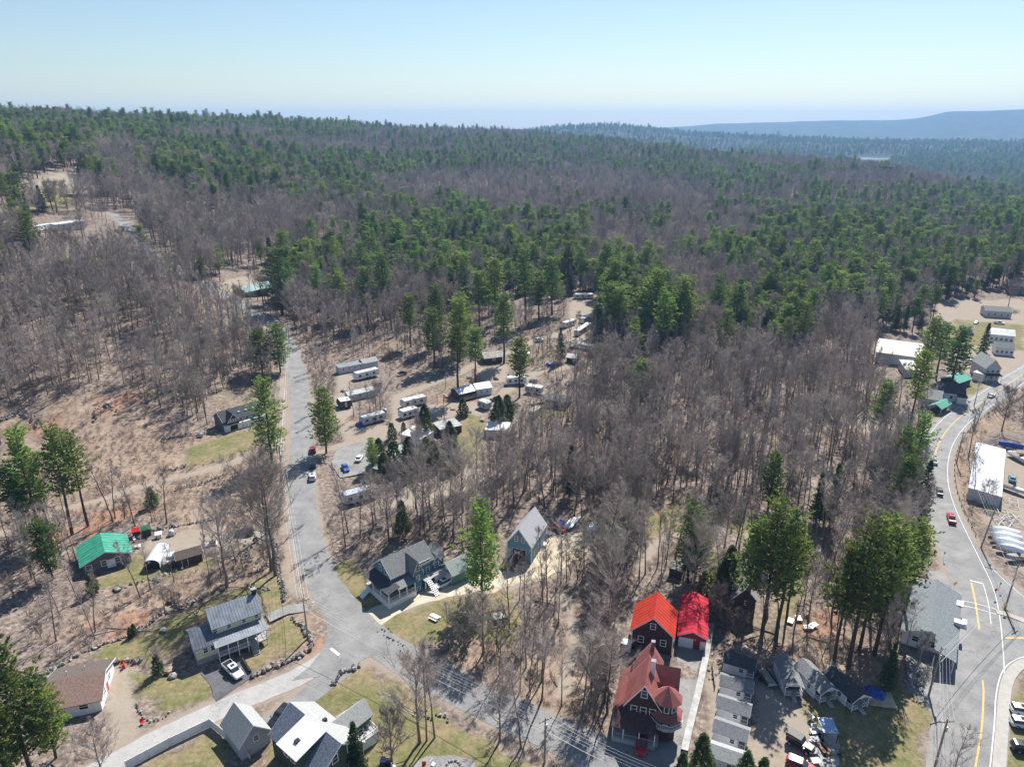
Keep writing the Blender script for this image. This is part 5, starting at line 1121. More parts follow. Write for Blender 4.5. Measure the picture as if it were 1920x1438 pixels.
# --- small green garage, blue barn
t,L=house('green_garage','small green garage with a white sectional door and pale green roof',(826,1079),(850,1098),cat='garage')
gable(t,0,L,0,8,2.9,1.9,GRNW,mat('shingle_pale_green',(.30,.34,.31),rough=.9,var=.15,scale=4),'y',o=.35); door(t,'-y',L*.5,L*.75,2.2,0,WHT,nm='garage_door'); MB().box(L*.42,L*.58,-.08,-.01,3.2,3.9).obj('gable_vent',WHT,t)
for k in range(5): facebox('-y',L*(.22+.14*k),1.65,.3,.25,.0,.04,.07).obj('door_pane',GLASS,t)
t,L=house('blue_barn','tall slate blue barn with a steep grey roof and dark open door',(951,1046),(996,1056),cat='barn')
gable(t,0,L,0,11,4.6,4.2,BARN,mat('shingle_stone',(.40,.40,.42),rough=.9,var=.1,scale=4),'y',o=.3,th=.2); door(t,'-y',L*.5,3.4,3.3,0,DARK,nm='shade_in_doorway')  # near-black panel in the doorway paints the shade inside the barn
win(t,'-y',L*.38,5.4,.7,1.2,0); win(t,'-y',L*.66,5.4,.7,1.2,0); win(t,'x',2.2,1,.6,1.6,L); win(t,'x',5.4,1.6,.8,1,L); win(t,'x',8,1.6,.8,1,L); MB().box(L-.01,L+1.0,7.6,9.6,0,.5).obj('step',TRIM,t)
for sx in (0,L): MB().box(sx-.12,sx+.12,-.05,-.01,0,4.6).obj('corner_board',TRIM,t)
# --- orange roofed house, red garage
t,L=house('maroon_house','dark maroon house with a bright orange red metal roof',(1226,1157),(1233,1112),z=8.4,zg=0)
gable(t,0,L,-4.0,4.0,4.8,3.6,MAR,MRED,'x',o=.45,seams=.9); win(t,'-x',0,5.6,.9,1.2,0); win(t,'-x',-2.2,2,1,1.3,0); win(t,'-x',2.2,2,1,1.3,0); MB().box(-1.5,.2,4.02,6.0,0,1.9).obj('lean_to',WHT,t)
for yy_ in(-4.05,4.05): MB().box(-.05,.25,yy_-.1,yy_+.1,0,4.8).obj('corner_board',TRIM,t)
win(t,'-y',3,2.5,.9,1.3,-4.0); win(t,'-y',6,2.5,.9,1.3,-4.0)
t,L=house('red_garage','long red garage with a crimson metal roof and white doors',(1271,1211),(1322,1220),cat='garage')
gable(t,0,L,0,13.0,3.0,1.25,REDW,MCRIM,'y',o=.3,seams=1.1); door(t,'-y',L*.27,2.7,2.3,0,WHT,nm='roller_door'); door(t,'-y',L*.88,.8,2.0,0,WHT); MB().box(L*.6,L*.63,-.15,-.01,2.2,2.5).obj('lamp',WHT,t)
# --- victorian house
t,L=house('victorian_house','rambling dark victorian house with dusty red roof and corner turret',(1210,1281),(1222,1204),z=11.0,zg=0)
gable(t,0,L*.62,-2.9,2.9,6.4,4.4,MAR,MPINK,'x',o=.5); gable(t,L*.6,L,-2.6,2.8,5.6,4.6,MAR,MPINK,'x',o=.4); gable(t,L+.02,L+3.2,-2.0,2.4,4.6,3.4,MAR,MPINK,'x',o=.4)
shed(t,.3,L*.9,2.9,5.0,3.6,6.4,MAR,MPINK,'y'); shed(t,L*.45,L*.95,-5.4,-2.9,5.1,6.2,MAR,MPINK,'-y')
gable(t,L*.50,L*.80,-5.2,0,6.3,3.2,MAR,MPINK,'y',o=.4)
gable(t,L*.30,L*.42,-4.4,-1,6.8,1.5,MAR,MPINK,'y',o=.3); win(t,'-y',L*.36,5.8,.7,1.0,-4.4)
for (x,z) in ((0,8.0),(-1.6,4.4),(1.6,4.4),(0,4.4)): win(t,'-x',x,z,.9,1.4,0)
for yy_ in(L*.1,L*.5,L*.68): win(t,'-y',yy_,2,1,1.4,-2.9 if yy_<L*.5 else -5.4)
chimney(t,L*.42,-.9,8.6,12.2,WHT,.7); chimney(t,L*.96,-.3,9.2,11.6,BRICK,.6)
tx,ty=1.0,-3.9
b=MB(); oc=[(tx+1.75*math.cos(k*math.pi/4+.39),ty+1.75*math.sin(k*math.pi/4+.39)) for k in range(8)]; b.prism(oc,-.3,8.2); tw=b.obj('turret',MAR,t)
b=MB(); ov=[(tx+2.6*math.cos(k*math.pi/4+.39),ty+2.6*math.sin(k*math.pi/4+.39),8.15) for k in range(8)]; b.add(ov+[(tx,ty,10.6)],[(k,(k+1)%8,8) for k in range(8)]+[tuple(range(7,-1,-1))]); b.obj('turret_roof',MPINK,tw)
b=MB(); ov=[(tx+2.9*math.cos(k*math.pi/4+.39),ty+2.9*math.sin(k*math.pi/4+.39),5.0) for k in range(8)]; iv=[(tx+1.77*math.cos(k*math.pi/4+.39),ty+1.77*math.sin(k*math.pi/4+.39),5.9) for k in range(8)]; b.add(ov+iv,[(k,(k+1)%8,8+(k+1)%8,8+k) for k in range(8)]+[tuple(range(7,-1,-1))]); b.obj('turret_skirt_roof',MPINK,tw)
for k in (3,4,5,6):
    a=k*math.pi/4+.785; cx_,cy_=tx+1.63*math.cos(a),ty+1.63*math.sin(a); bb=MB(); bb.box(-.05,.06,-.45,.45,6.2,7.7,rot=a,at=(cx_,cy_,0)); f=bb.obj('turret_window',TRIM,tw); bb=MB(); bb.box(.0,.08,-.34,.34,6.35,7.55,rot=a,at=(cx_,cy_,0)); bb.obj('pane',GLASS,tw)
    bb=MB(); bb.box(-.05,.06,-.45,.45,2.2,3.8,rot=a,at=(cx_,cy_,0)); bb.obj('turret_window',TRIM,tw)
railing(t,[(tx+2.9*math.cos(k*math.pi/4+.39),ty+2.9*math.sin(k*math.pi/4+.39)) for k in range(2,8)],3.6,TRIM,.9); b=MB(); b.prism([(tx+3.0*math.cos(k*math.pi/4+.39),ty+3.0*math.sin(k*math.pi/4+.39)) for k in range(8)],3.4,3.6); b.obj('balcony_floor',DECK,t)
rafter(t,-3.0,0,-3.0,4.8,1.0,DECK); shed(t,-3.0,.1,-2.2,4.8,3.3,4.6,MAR,mat('porch_roof_dark',(.09,.05,.05),rough=.8,var=.2),'-x',wall=False); posts(t,[(-2.9,y) for y in(-2.4,.2,2.9,4.7)],1,3.3,TRIM,.08); railing(t,[(-2.9,-2.4),(-2.9,4.7),(0,4.7)],1.0,GRW); MB().box(-3.02,-2.96,-2.6,4.8,0,.85).obj('lattice',GRW,t)
# --- white cabins
def cabin(A,B,label,rm,dep=3.3,lean=0):
    t,L=house('guest_cabin',label,A,B,cat='cabin',group='white guest cabins'); x2=L*.76
    gable(t,0,L,0,dep,2.3,.95,WHT,rm,'x',o=.22,th=.1,wx=x2)
    rafter(t,x2+.02,L,.0,dep,.35,REDW if False else DECK); posts(t,[(x2+.1,.06),(L-.08,.06),(L-.08,dep-.06)],-.1,2.3,TRIM,.05); railing(t,[(x2+.1,.06),(L-.08,.06),(L-.08,dep-.06)],.35,TRIM,.85)
    facebox('x',dep*.5,.35,dep*.98,1.9,x2,.001,.03).obj('porch_wall',mat('porch_red_wall',(.16,.03,.03),rough=.8,var=.1),t)
    win(t,'-y',x2*.78,1.0,.7,.85,0); return t
def cabin_y(A,B,label,rm,dep=7.6):
    t,L=house('guest_cabin',label,A,B,cat='cabin',group='white guest cabins'); y2=dep*.22
    gable(t,0,L,0,dep,2.4,1.1,WHT,rm,'y',o=.2,th=.1,wy=y2)
    b=MB(); b.add([(0.02,.1,2.42),(L-.02,.1,2.42),(L/2,.1,3.48),(0.02,.16,2.42),(L-.02,.16,2.42),(L/2,.16,3.48)],[(0,1,2),(5,4,3),(0,3,4,1),(1,4,5,2),(2,5,3,0)]); b.obj('gable_board',WHT,t)
    rafter(t,0,L,0,y2,.4,DECK); posts(t,[(.06,.06),(L-.06,.06),(.06,y2-.1)],-.1,2.4,TRIM,.06); railing(t,[(.06,y2),(.06,.06),(L*.35,.06)],.4,TRIM,.85); railing(t,[(L*.65,.06),(L-.06,.06),(L-.06,y2)],.4,TRIM,.85)
    facebox('-y',L*.5,.4,L*.96,1.95,y2,.001,.03).obj('porch_wall',MAR,t); stairs(t,L*.38,L*.62,-.05,-1.3,.4,.05,DECK,3)
    win(t,'-x',y2+1.5,1.0,.8,.9,0); win(t,'x',y2+2.5,1.0,.8,.9,L); return t
cabin((1354,1258),(1412,1275),'topmost white guest cabin of the left column, roof coloured dark for shadow',SHD)  # shadow on this roof is put into the colour by a darker shingle
cabin((1348,1302),(1407,1318),'second white guest cabin down the left column, satellite dish by its door',SHG)
cabin((1342,1343),(1401,1362),'third white guest cabin down the left column, clean pale grey roof',mat('shingle_cabin',(.24,.24,.25),rough=.9,var=.12,scale=3))
cabin((1335,1388),(1396,1410),'fourth white guest cabin down the left column, ladder against its end',MATS['shingle_cabin'])
cabin((1328,1436),(1391,1458),'lowest white guest cabin, half hidden by evergreens at the bottom edge',SHL)
cabin_y((1470,1306),(1504,1308),'white guest cabin with stained roof, nearest the parked trailer',SHG)
cabin_y((1536,1320),(1567,1312),'middle white guest cabin of the three under the pine grove',SHG)
cabin_y((1596,1335),(1627,1325),'right hand white guest cabin next to the blue tarp',SHD)
# --- grey roofed building by the road
t,L=house('motel_building','long low white building with a weathered grey roof beside the road',(1743,1180),(1754,1088),z=4.9,zg=0,cat='building')
gable(t,0,L,-4.9,4.4,2.9,2.0,WHT,mat('shingle_slate_green',(.19,.21,.22),rough=.9,var=.15,scale=3),'x',o=.5); win(t,'-x',2.0,1.2,1.1,1.2,0); win(t,'-x',-1.6,1.0,1.6,1.4,0); win(t,'-x',0,3.3,.5,.6,0)
shed(t,-5.2,-.75,-4.9,-1.4,2.92,4.45,WHT,MATS['shingle_slate_green'],'-y',o=.25,wall=False); posts(t,[(-5.1,-4.8),(-2.6,-4.8),(-5.1,-1.5)],-.1,2.9,TRIM,.08)
for k in range(4): win(t,'-y',3+k*3.6,1.1,1.4,1.2,-4.9)
MB().box(L*.36,L*.44,-5.9,-4.2,3.0,3.9).obj('air_conditioner',LGREY,t); MB().box(L*.76,L*.86,-5.7,-4.5,2.9,3.3).obj('roof_sign_frame',TRIM,t); MB().box(L*.62,L*.72,-6.9,-5.5,0,.9).obj('planter_box',WHT,t)
# --- house with skylights left of the road
t,L=house('skylight_house','dark grey low roofed house with skylights and white garage level',(424,812),(499,788))
gable(t,0,L,1.2,8.6,3.4,2.6,SLATE,SHD,'x',o=.4); gable(t,1.0,L*.34,-.2,5,3.4,2.5,BRNW,SHD,'y',o=.3); MB().box(0,L+.2,-.25,1.18,-.3,2.1).obj('garage_wall',WHT,t)
facebox('-y',L*.2,0,2.6,1.9,-.25,.0,.04).obj('garage_door',DARK,t)
for k in range(4): win(t,'-y',1.7+k*.9,3.2,.6,.8,-.2)
for u,w in((.45,.8),(.62,.8),(.80,.9)):
    b=MB(); s=2.6/3.7; y=3.2; b.box(L*u-w/2,L*u+w/2,2.6,3.8,3.4+1.4*s+.05,3.4+1.4*s+.62); b.obj('skylight',LGREY,t)
for k in range(3): win(t,'-y',L*(.5+.16*k),2.4,1.2,.7,1.2)
# --- green roofed cottage, far homes
t,L=house('cottage','small dark cottage with a teal green metal roof by the uphill bend',(462,558),(512,553)); gable(t,0,L,0,8,2.8,2.2,BRNW,MTEAL,'x',o=.6); win(t,'-y',L*.3,1,1.2,1.1,0); win(t,'-y',L*.7,1,1.2,1.1,0)
t,L=house('mobile_home','pale pinkish mobile home on the hill at far left',(106,434),(163,430)); shed(t,0,L,0,5,3.6,4.0,LGREY,MWHT,'-y',z0=-.5)
for k in range(6): win(t,'-y',L*(.1+.16*k),1.6,1.2,1.2,0)
t,L=house('travel_trailer','white travel trailer parked left of the far mobile home',(72,435),(99,431),cat='trailer'); shed(t,0,L,0,3,3.0,3.1,WHT,MWHT,'-y',z0=.4); win(t,'-y',L*.3,1.4,1.6,.8,0); win(t,'-y',L*.7,1.4,1.2,.8,0); MB().tube((.5*L,-.1,.35),(.5*L,.2,.35),.4,.4,10).obj('wheel',BLKP,t)
t,L=house('white_house','white gabled house with a brown roof high on the left hill',(52,388),(86,388)); gable(t,0,L,0,10,4.2,3.4,WHT,SHB,'x',o=.4); win(t,'-y',L*.3,1.4,1.2,1.2,0); win(t,'-y',L*.7,1.4,1.2,1.2,0); win(t,'x',5,4,1,1.2,L)
t,L=house('brown_roof_house','low house with a plain brown roof and white end wall on the left slope',(74,482),(124,476)); gable(t,0,L,0,11,2.8,2.3,WHT,SHB2,'x',o=.5); win(t,'-y',L*.4,1,1.2,1,0)
# --- houses at the upper right
def simple(nm,label,A,B,dep,h,rise,wm,rm,ridge='x',cat='house',z0=-.3,nw=3):
    t,L=house(nm,label,A,B,cat=cat); gable(t,0,L,0,dep,h,rise,wm,rm,ridge,o=.35,z0=z0)
    for k in range(nw): win(t,'-y',L*(k+.5)/nw,1.1,min(1.0,L/nw*.5),1.2,0)
    if h>4.5:
        for k in range(nw): win(t,'-y',L*(k+.5)/nw,3.7,min(1.0,L/nw*.5),1.1,0)
    return t,L
t,L=simple('white_house','white house with a dark roof on the inside of the road curve',(1757,750),(1806,757),9,3.4,2.6,WHT,SHD); win(t,'x',3,1.2,1,1.2,L); win(t,'x',6,1.2,1,1.2,L); shed(t,L*.72,L+.6,-1.8,0,2.6,3.0,WHT,SHD,'-y')
t,L=simple('gabled_house','tall pale grey gabled house with a front porch near the curve top',(1843,714),(1871,715),11,5.6,3.6,LGREY,SHL,'y'); shed(t,0,L,-2.2,0,2.8,3.2,WHT,SHD,'-y',wall=False); posts(t,[(.1,-2.1),(L*.5,-2.1),(L-.1,-2.1)],0,2.8,TRIM)
simple('white_house','upper of two long white houses at the right edge',(1853,641),(1899,646),9,3.8,2.0,WHT,MGREY,nw=5)
simple('white_house','lower of two white houses at the right edge, grey roof',(1864,665),(1899,669),7,3.4,1.8,WHT,SHG,nw=4)
simple('grey_house','grey roofed house at right edge behind the white pair',(1846,595),(1895,598),9,3.5,1.8,LGREY,SHG,nw=4)
simple('dark_house','dark slate house with white framed windows at far right edge',(1888,552),(1935,556),10,5.2,2.8,SLATE,SHD,nw=4)
simple('small_house','small grey house beside the tall dark spruce',(1800,625),(1822,628),6,2.6,1.2,GRW,SHG,nw=2)
t,L=house('storage_shed_hall','very large pale low roofed hall in the trees at right',(1640,678),(1722,690),cat='hall'); gable(t,0,L,0,24,4.5,2.4,LGREY,mat('roof_putty',(.52,.50,.46),rough=.7,var=.08,scale=.3),'x',o=.4)
t,L=house('side_shed','tan side building beside the large pale hall',(1696,706),(1722,708),cat='shed'); shed(t,0,L,0,12,3,3.6,LGREY,MATS['roof_putty'],'-y')
t,L=house('green_roof_shop','small shop with a mint green metal roof below the pines',(1795,730),(1818,722),cat='shop'); gable(t,0,L,0,7,2.6,1.5,BRNW,mat('roof_mint',(.12,.38,.28),rough=.5,var=.1),'x',o=.4)
t,L=house('roadside_stand','open stand with a mint green roof by the road edge',(1763,778),(1780,770),cat='stand'); gable(t,0,L,0,4,2.5,1.2,BRNW,MATS['roof_mint'],'x',o=.4,wall=False); posts(t,[(.1,.1),(L-.1,.1),(.1,3.9),(L-.1,3.9)],0,2.5,TRIM); MB().box(.6,L-.6,.8,3,0,1.0).obj('counter',BRNW,t)
simple('grey_building','long weathered grey building left of the roadside stand',(1725,762),(1760,768),12,3.2,1.8,LGREY,SHG,nw=3)
t,L=house('annex','pale flat roofed annex beside the gabled house',(1822,712),(1842,716),cat='annex'); shed(t,0,L,0,14,3,3.3,WHT,MATS['roof_putty'],'-y')
t,L=house('warehouse','white flat roofed warehouse beside the boat yard',(1878,930),('az',124.5,7.8),z=3.3,zg=0,cat='warehouse'); shed(t,0,L,0,37,3.0,3.5,LGREY,mat('roof_membrane',(.50,.52,.56),rough=.6,var=.06,scale=.25),'x',o=.15)
# --- woods house, shed, frame
t,L=house('woods_house','brown house with grey roof half hidden behind the tall pines',(1372,1152),(1413,1158)); gable(t,0,L,0,14,4.8,2.6,BRNW,mat('shingle_mauve',(.24,.22,.23),rough=.9,var=.15,scale=3),'y',o=.5)
win(t,'-y',L*.6,3,.8,1,0)
t,L=house('grey_shed','long grey roofed shed in the sandy clearing with white skylights',(1465,995),(1500,998),cat='shed'); gable(t,0,L,0,4.6,2.4,1.2,BRNW,SHG,'x',o=.3)
for k in range(3): MB().box(L*(.25+.25*k)-.3,L*(.25+.25*k)+.3,1.2,2.0,3.0,3.35).obj('skylight',WHT,t)
t,L=house('timber_frame','bare timber greenhouse frame next to the grey shed',(1508,998),(1530,1002),cat='frame')
for x in (0,L/2,L):
    MB().tube((x,0,0),(x,0,2.2),.08,.08,4).obj('post',WOOD,t); MB().tube((x,3,0),(x,3,2.2),.08,.08,4).obj('post',WOOD,t); MB().tube((x,0,2.2),(x,1.5,3),.07,.07,4).obj('rafter',WOOD,t); MB().tube((x,3,2.2),(x,1.5,3),.07,.07,4).obj('rafter',WOOD,t)
MB().tube((0,1.5,3),(L,1.5,3),.07,.07,4).obj('ridge_beam',WOOD,t)
t,L=house('woodpile_shed','small dark tool shed in the woods above the red roofed house',(1254,1078),(1276,1084),cat='shed'); shed(t,0,L,0,2.5,2.0,2.4,BRNW,SHG,'-y')
# --- campground
def camper(A,B,label,dep=2.6,h=2.9,wm=None,rm=None,slope=0,aw=False,group='camper trailers in the campground'):
    t,L=house('camper_trailer',label,A,B,cat='camper',group=group); wm=wm or WHT
    b=MB(); pr=[(0.25,.45),(L-.1,.45),(L,.8),(L,h-.25),(L-.3,h),(.5,h),(0,h-.7),(0,.9)]; b.extr_y(pr,0,dep); b.obj('body',wm,t)
    MB().box(.6,L-.4,.1,dep-.1,h+.003,h+.09).obj('roof_skin',rm or MWHT,t)
    MB().box(L*.3,L*.3+.4,dep*.4,dep*.6,h+.09,h+.3).obj('roof_vent',WHT,t); MB().box(L*.7,L*.7+.7,dep*.35,dep*.65,h+.09,h+.35).obj('air_conditioner',LGREY,t)
    n=3 if L>5 else 2
    for k in range(n): win(t,'-y',L*(k+.6)/(n+.4),1.5,.9,.6,0,BLKP,False)
    door(t,'-y',L*.52 if n==2 else L*.60,.6,1.8,0,LGREY,z=.55); facebox('-y',L/2,1.15,L*.9,.14,0,.0,.015).obj('stripe',mat('stripe_grey',(.15,.17,.22)),t)
    for x in(L*.48,L*.58):
        for y in(-.02,dep-.18): MB().tube((x,y,.36),(x,y+.2,.36),.36,.36,10).obj('wheel',BLKP,t)
    MB().tube((0,dep/2,.5),(-1.1,dep/2,.45),.06,.06,4).obj('tow_bar',BLKP,t)
    if aw:
        MB().add; b=MB(); b.add([(L*.3,0,h-.3),(L*.9,0,h-.3),(L*.9,-2.2,h-.8),(L*.3,-2.2,h-.8),(L*.3,0,h-.25),(L*.9,0,h-.25),(L*.9,-2.2,h-.75),(L*.3,-2.2,h-.75)],[(0,1,2,3),(7,6,5,4),(0,4,5,1),(1,5,6,2),(2,6,7,3),(3,7,4,0)]); b.obj('awning',TARPB,t)
    return t
M_CW=mat('camper_cream',(.60,.58,.50),rough=.5,var=.08); M_CS=mat('camper_silver',(.52,.56,.60),rough=.35,var=.1,metal=.3)
camper((646,950),(712,932),'long silver travel trailer with rounded nose at the foot of the campground',3.0,3.2,M_CS,M_CS)
camper((668,716),(712,704),'white camper in the row left of the lane, below the long trailer home',2.8,3.1)
camper((637,768),(661,764),'stubby white camper with brown skirt beside the left road',4.4,2.9,BRNW)
camper((757,768),(801,757),'cream camper on the sandy lane bend, upper one of two',3.0,3.0,M_CW)
camper((754,789),(786,779),'white camper on the sandy lane bend, lower one of two',3.0,3.0)
camper((681,800),(725,788),'pale camper under trees left of the sandy lane',2.8,2.9,LGREY,aw=False)
camper((950,724),(987,722),'white camper parked under the pines right of the camp lane',3.0,3.1)
camper((984,738),(1014,742),'brown and grey camper beside a wooden deck',3.0,2.9,LGREY)
camper((1060,617),(1080,609),'small white camper near the top of the campground, left one',2.6,2.9)
camper((1085,632),(1109,617),'boxy white topped camper near the top of the campground, nearest',2.8,3.0,M_CW)
camper((1094,608),(1118,598),'dark trimmed camper near the top of the campground, rear one',2.6,2.9)
camper((1076,562),(1112,561),'long white camper at the top clearing behind the pines',2.8,3.0)
camper((1012,572),(1034,567),'red and white camper at the top left of the campground',2.8,3.0,MAR)
camper((895,765),(912,772),'bluish camper end showing beside the round evergreen',2.8,3.0,LGREY)
t,L=house('mobile_home','pale mobile home with a gabled end section above the camper row',(637,702),(709,688),cat='mobile home'); shed(t,0,L*.62,0,4,2.7,3.0,LGREY,MGREY,'-y'); gable(t,L*.62+.02,L,0,5,2.7,1.2,LGREY,SHL,'x',o=.3)
for k in range(4): win(t,'-y',L*(.1+.15*k),1.3,.8,.9,0)
t,L=house('mobile_home','greenish grey mobile home below the camper row',(655,755),(709,742),cat='mobile home'); gable(t,0,L,0,4,2.6,.8,LGREY,mat('roof_pale_green',(.40,.45,.42),rough=.6,var=.12),'x',o=.3)
for k in range(4): win(t,'-y',L*(.14+.24*k),1.2,.9,.9,0)
t,L=house('camp_office','white house with a pale green roof and pale blue gable behind cedars',(700,873),(735,885)); 
gable(t,0,L*1.2,0,9,3.0,2.0,mat('clapboard_pale_blue',(.50,.58,.68),rough=.7,var=.05),mat('roof_sage',(.42,.47,.44),rough=.7,var=.1),'y',o=.4); win(t,'-y',L*.6,3.3,.6,.8,0); win(t,'-y',L*.3,1,1,1.2,0); door(t,'-y',L*.8,1,2,0)
t,L=house('white_roof_house','low building with a white flat roof between the cedars',(752,828),(790,838),cat='building'); shed(t,0,L,0,7,2.6,2.9,WHT,MWHT,'-y')
t,L=house('camp_hut','flat pale roofed hut with a tyre beside it on the camp lawn',(826,820),(866,812),cat='hut'); shed(t,0,L,0,6,2.5,2.8,BRNW,mat('roof_stained_grey',(.38,.39,.38),rough=.8,var=.2,scale=1.2),'-y')
t,L=house('camp_hut','white flat roofed hut among bare trees below the camper van',(911,820),(952,822),cat='hut'); shed(t,0,L,0,6.5,2.5,2.7,LGREY,MWHT,'-y')
t,L=house('camp_cabin','dark cabin with a bright blue white roof by the round evergreen',(862,751),(890,744),cat='cabin'); gable(t,0,L,0,6.5,2.6,1.4,BRNW,mat('roof_ice_blue',(.58,.64,.72),rough=.4,var=.06),'x',o=.5); rafter(t,0,L,-1.6,0,.4,DECK); railing(t,[(0,-1.5),(L,-1.5)],.4,WOOD)
t,L=house('camp_cabin','pale blue cabin with a grey roof right of the dark cabin',(894,743),(922,739),cat='cabin'); gable(t,0,L,0,6,2.8,1.4,MATS['clapboard_pale_blue'],MGREY,'x',o=.3); win(t,'-y',L*.3,1,.8,1,0); win(t,'-y',L*.7,1,.8,1,0); win(t,'x',3,1,.8,1,L)
t,L=house('camp_cabin','brown cabin with a pale patched roof on the leafy camp lane',(910,682),(942,679),cat='cabin'); gable(t,0,L,0,7,2.6,1.6,BRNW,mat('roof_patched_pale',(.44,.40,.37),rough=.9,var=.3,scale=1.5),'x',o=.6); win(t,'-y',L*.5,1,1.2,.9,0)
t,L=house('boat_barn','weathered dark barn with a sagging grey roof near the camper van',(1024,762),(1062,768),cat='barn'); gable(t,0,L,0,6,2.8,1.5,mat('wall_dusk_blue',(.10,.12,.17),rough=.8,var=.15),mat('roof_old_grey',(.24,.22,.22),rough=.9,var=.3,scale=1.5),'x',o=.4); door(t,'-y',L*.3,1,1.9,0)
t,L=house('wood_deck','brown wooden deck beside the brown and grey camper',(998,762),(1025,757),cat='deck'); rafter(t,0,L,0,3,.8,WOOD); railing(t,[(0,0),(L,0),(L,3)],.8,BRNW); posts(t,[(.1,.1),(L-.1,.1)],-.1,.65,BRNW)
t,L=house('small_cottage','tiny white roofed hut behind the grey green spruce',(1062,680),(1080,682),cat='hut'); gable(t,0,L,0,4,2.4,1.1,BRNW,MWHT,'x',o=.3)
t,L=house('long_shelter','long low shelter with a pale green roof across the camp track',(1068,650),(1112,660),cat='shelter'); gable(t,0,L,0,3.4,2.2,.6,LGREY,MATS['roof_pale_green'],'x',o=.3,wall=False); posts(t,[(L*k/4+.1*(k==0)-.1*(k==4),.1) for k in range(5)],-.2,2.2,WOOD)
t,L=house('woods_cabin','grey cabin with bluish clutter hidden in the bare woods',(1163,783),(1190,783),cat='cabin'); gable(t,0,L,0,7,2.6,1.5,SLATE,SHG,'x',o=.3)
t,L=house('trail_cabin','grey lean-to in the woods behind the long silver trailer',(700,890),(722,897),cat='shed'); shed(t,0,L,0,4,2.2,2.8,BRNW,MGREY,'-y')
# ---------------------------------------------------------------- vehicles
def loft(mb,secs,mi=0):
    """sections (x, half width, z bottom, z top, chamfer)"""
    vs=[]
    for x,w,zb,zt,c in secs: vs+=[(x,-w,zb+c),(x,-w+c,zb),(x,w-c,zb),(x,w,zb+c),(x,w,zt-c),(x,w-c,zt),(x,-w+c,zt),(x,-w,zt-c)]
    n=len(secs); fs=[(i*8+k,i*8+(k+1)%8,(i+1)*8+(k+1)%8,(i+1)*8+k) for i in range(n-1) for k in range(8)]
    fs=[tuple(reversed(f)) for f in fs]+[tuple(range(8)),tuple(range(n*8-1,n*8-9,-1))]; mb.add(vs,fs,mi); return mb
def paint(nm,c,metal=.2): return mat(nm,c,rough=.3,var=.03,spec=.6,metal=metal)
P_WH=paint('car_white',(.72,.73,.75),0); P_BK=paint('car_black',(.02,.021,.024)); P_RD=paint('car_red',(.42,.015,.02),0); P_DB=paint('car_navy',(.02,.03,.07)); P_GY=paint('car_grey',(.25,.26,.27)); P_TL=paint('car_teal',(.08,.22,.30)); P_BL=paint('car_blue',(.04,.12,.38))
TYRE=mat('tyre',(.018,.018,.018),rough=.9,var=.1); RIM=mat('wheel_rim',(.45,.45,.46),rough=.35,metal=.6,var=.05); LAMP=mat('lamp_glass',(.7,.7,.68),rough=.2,var=.02); TAIL=mat('tail_lamp',(.35,.01,.01),rough=.3,var=.02)
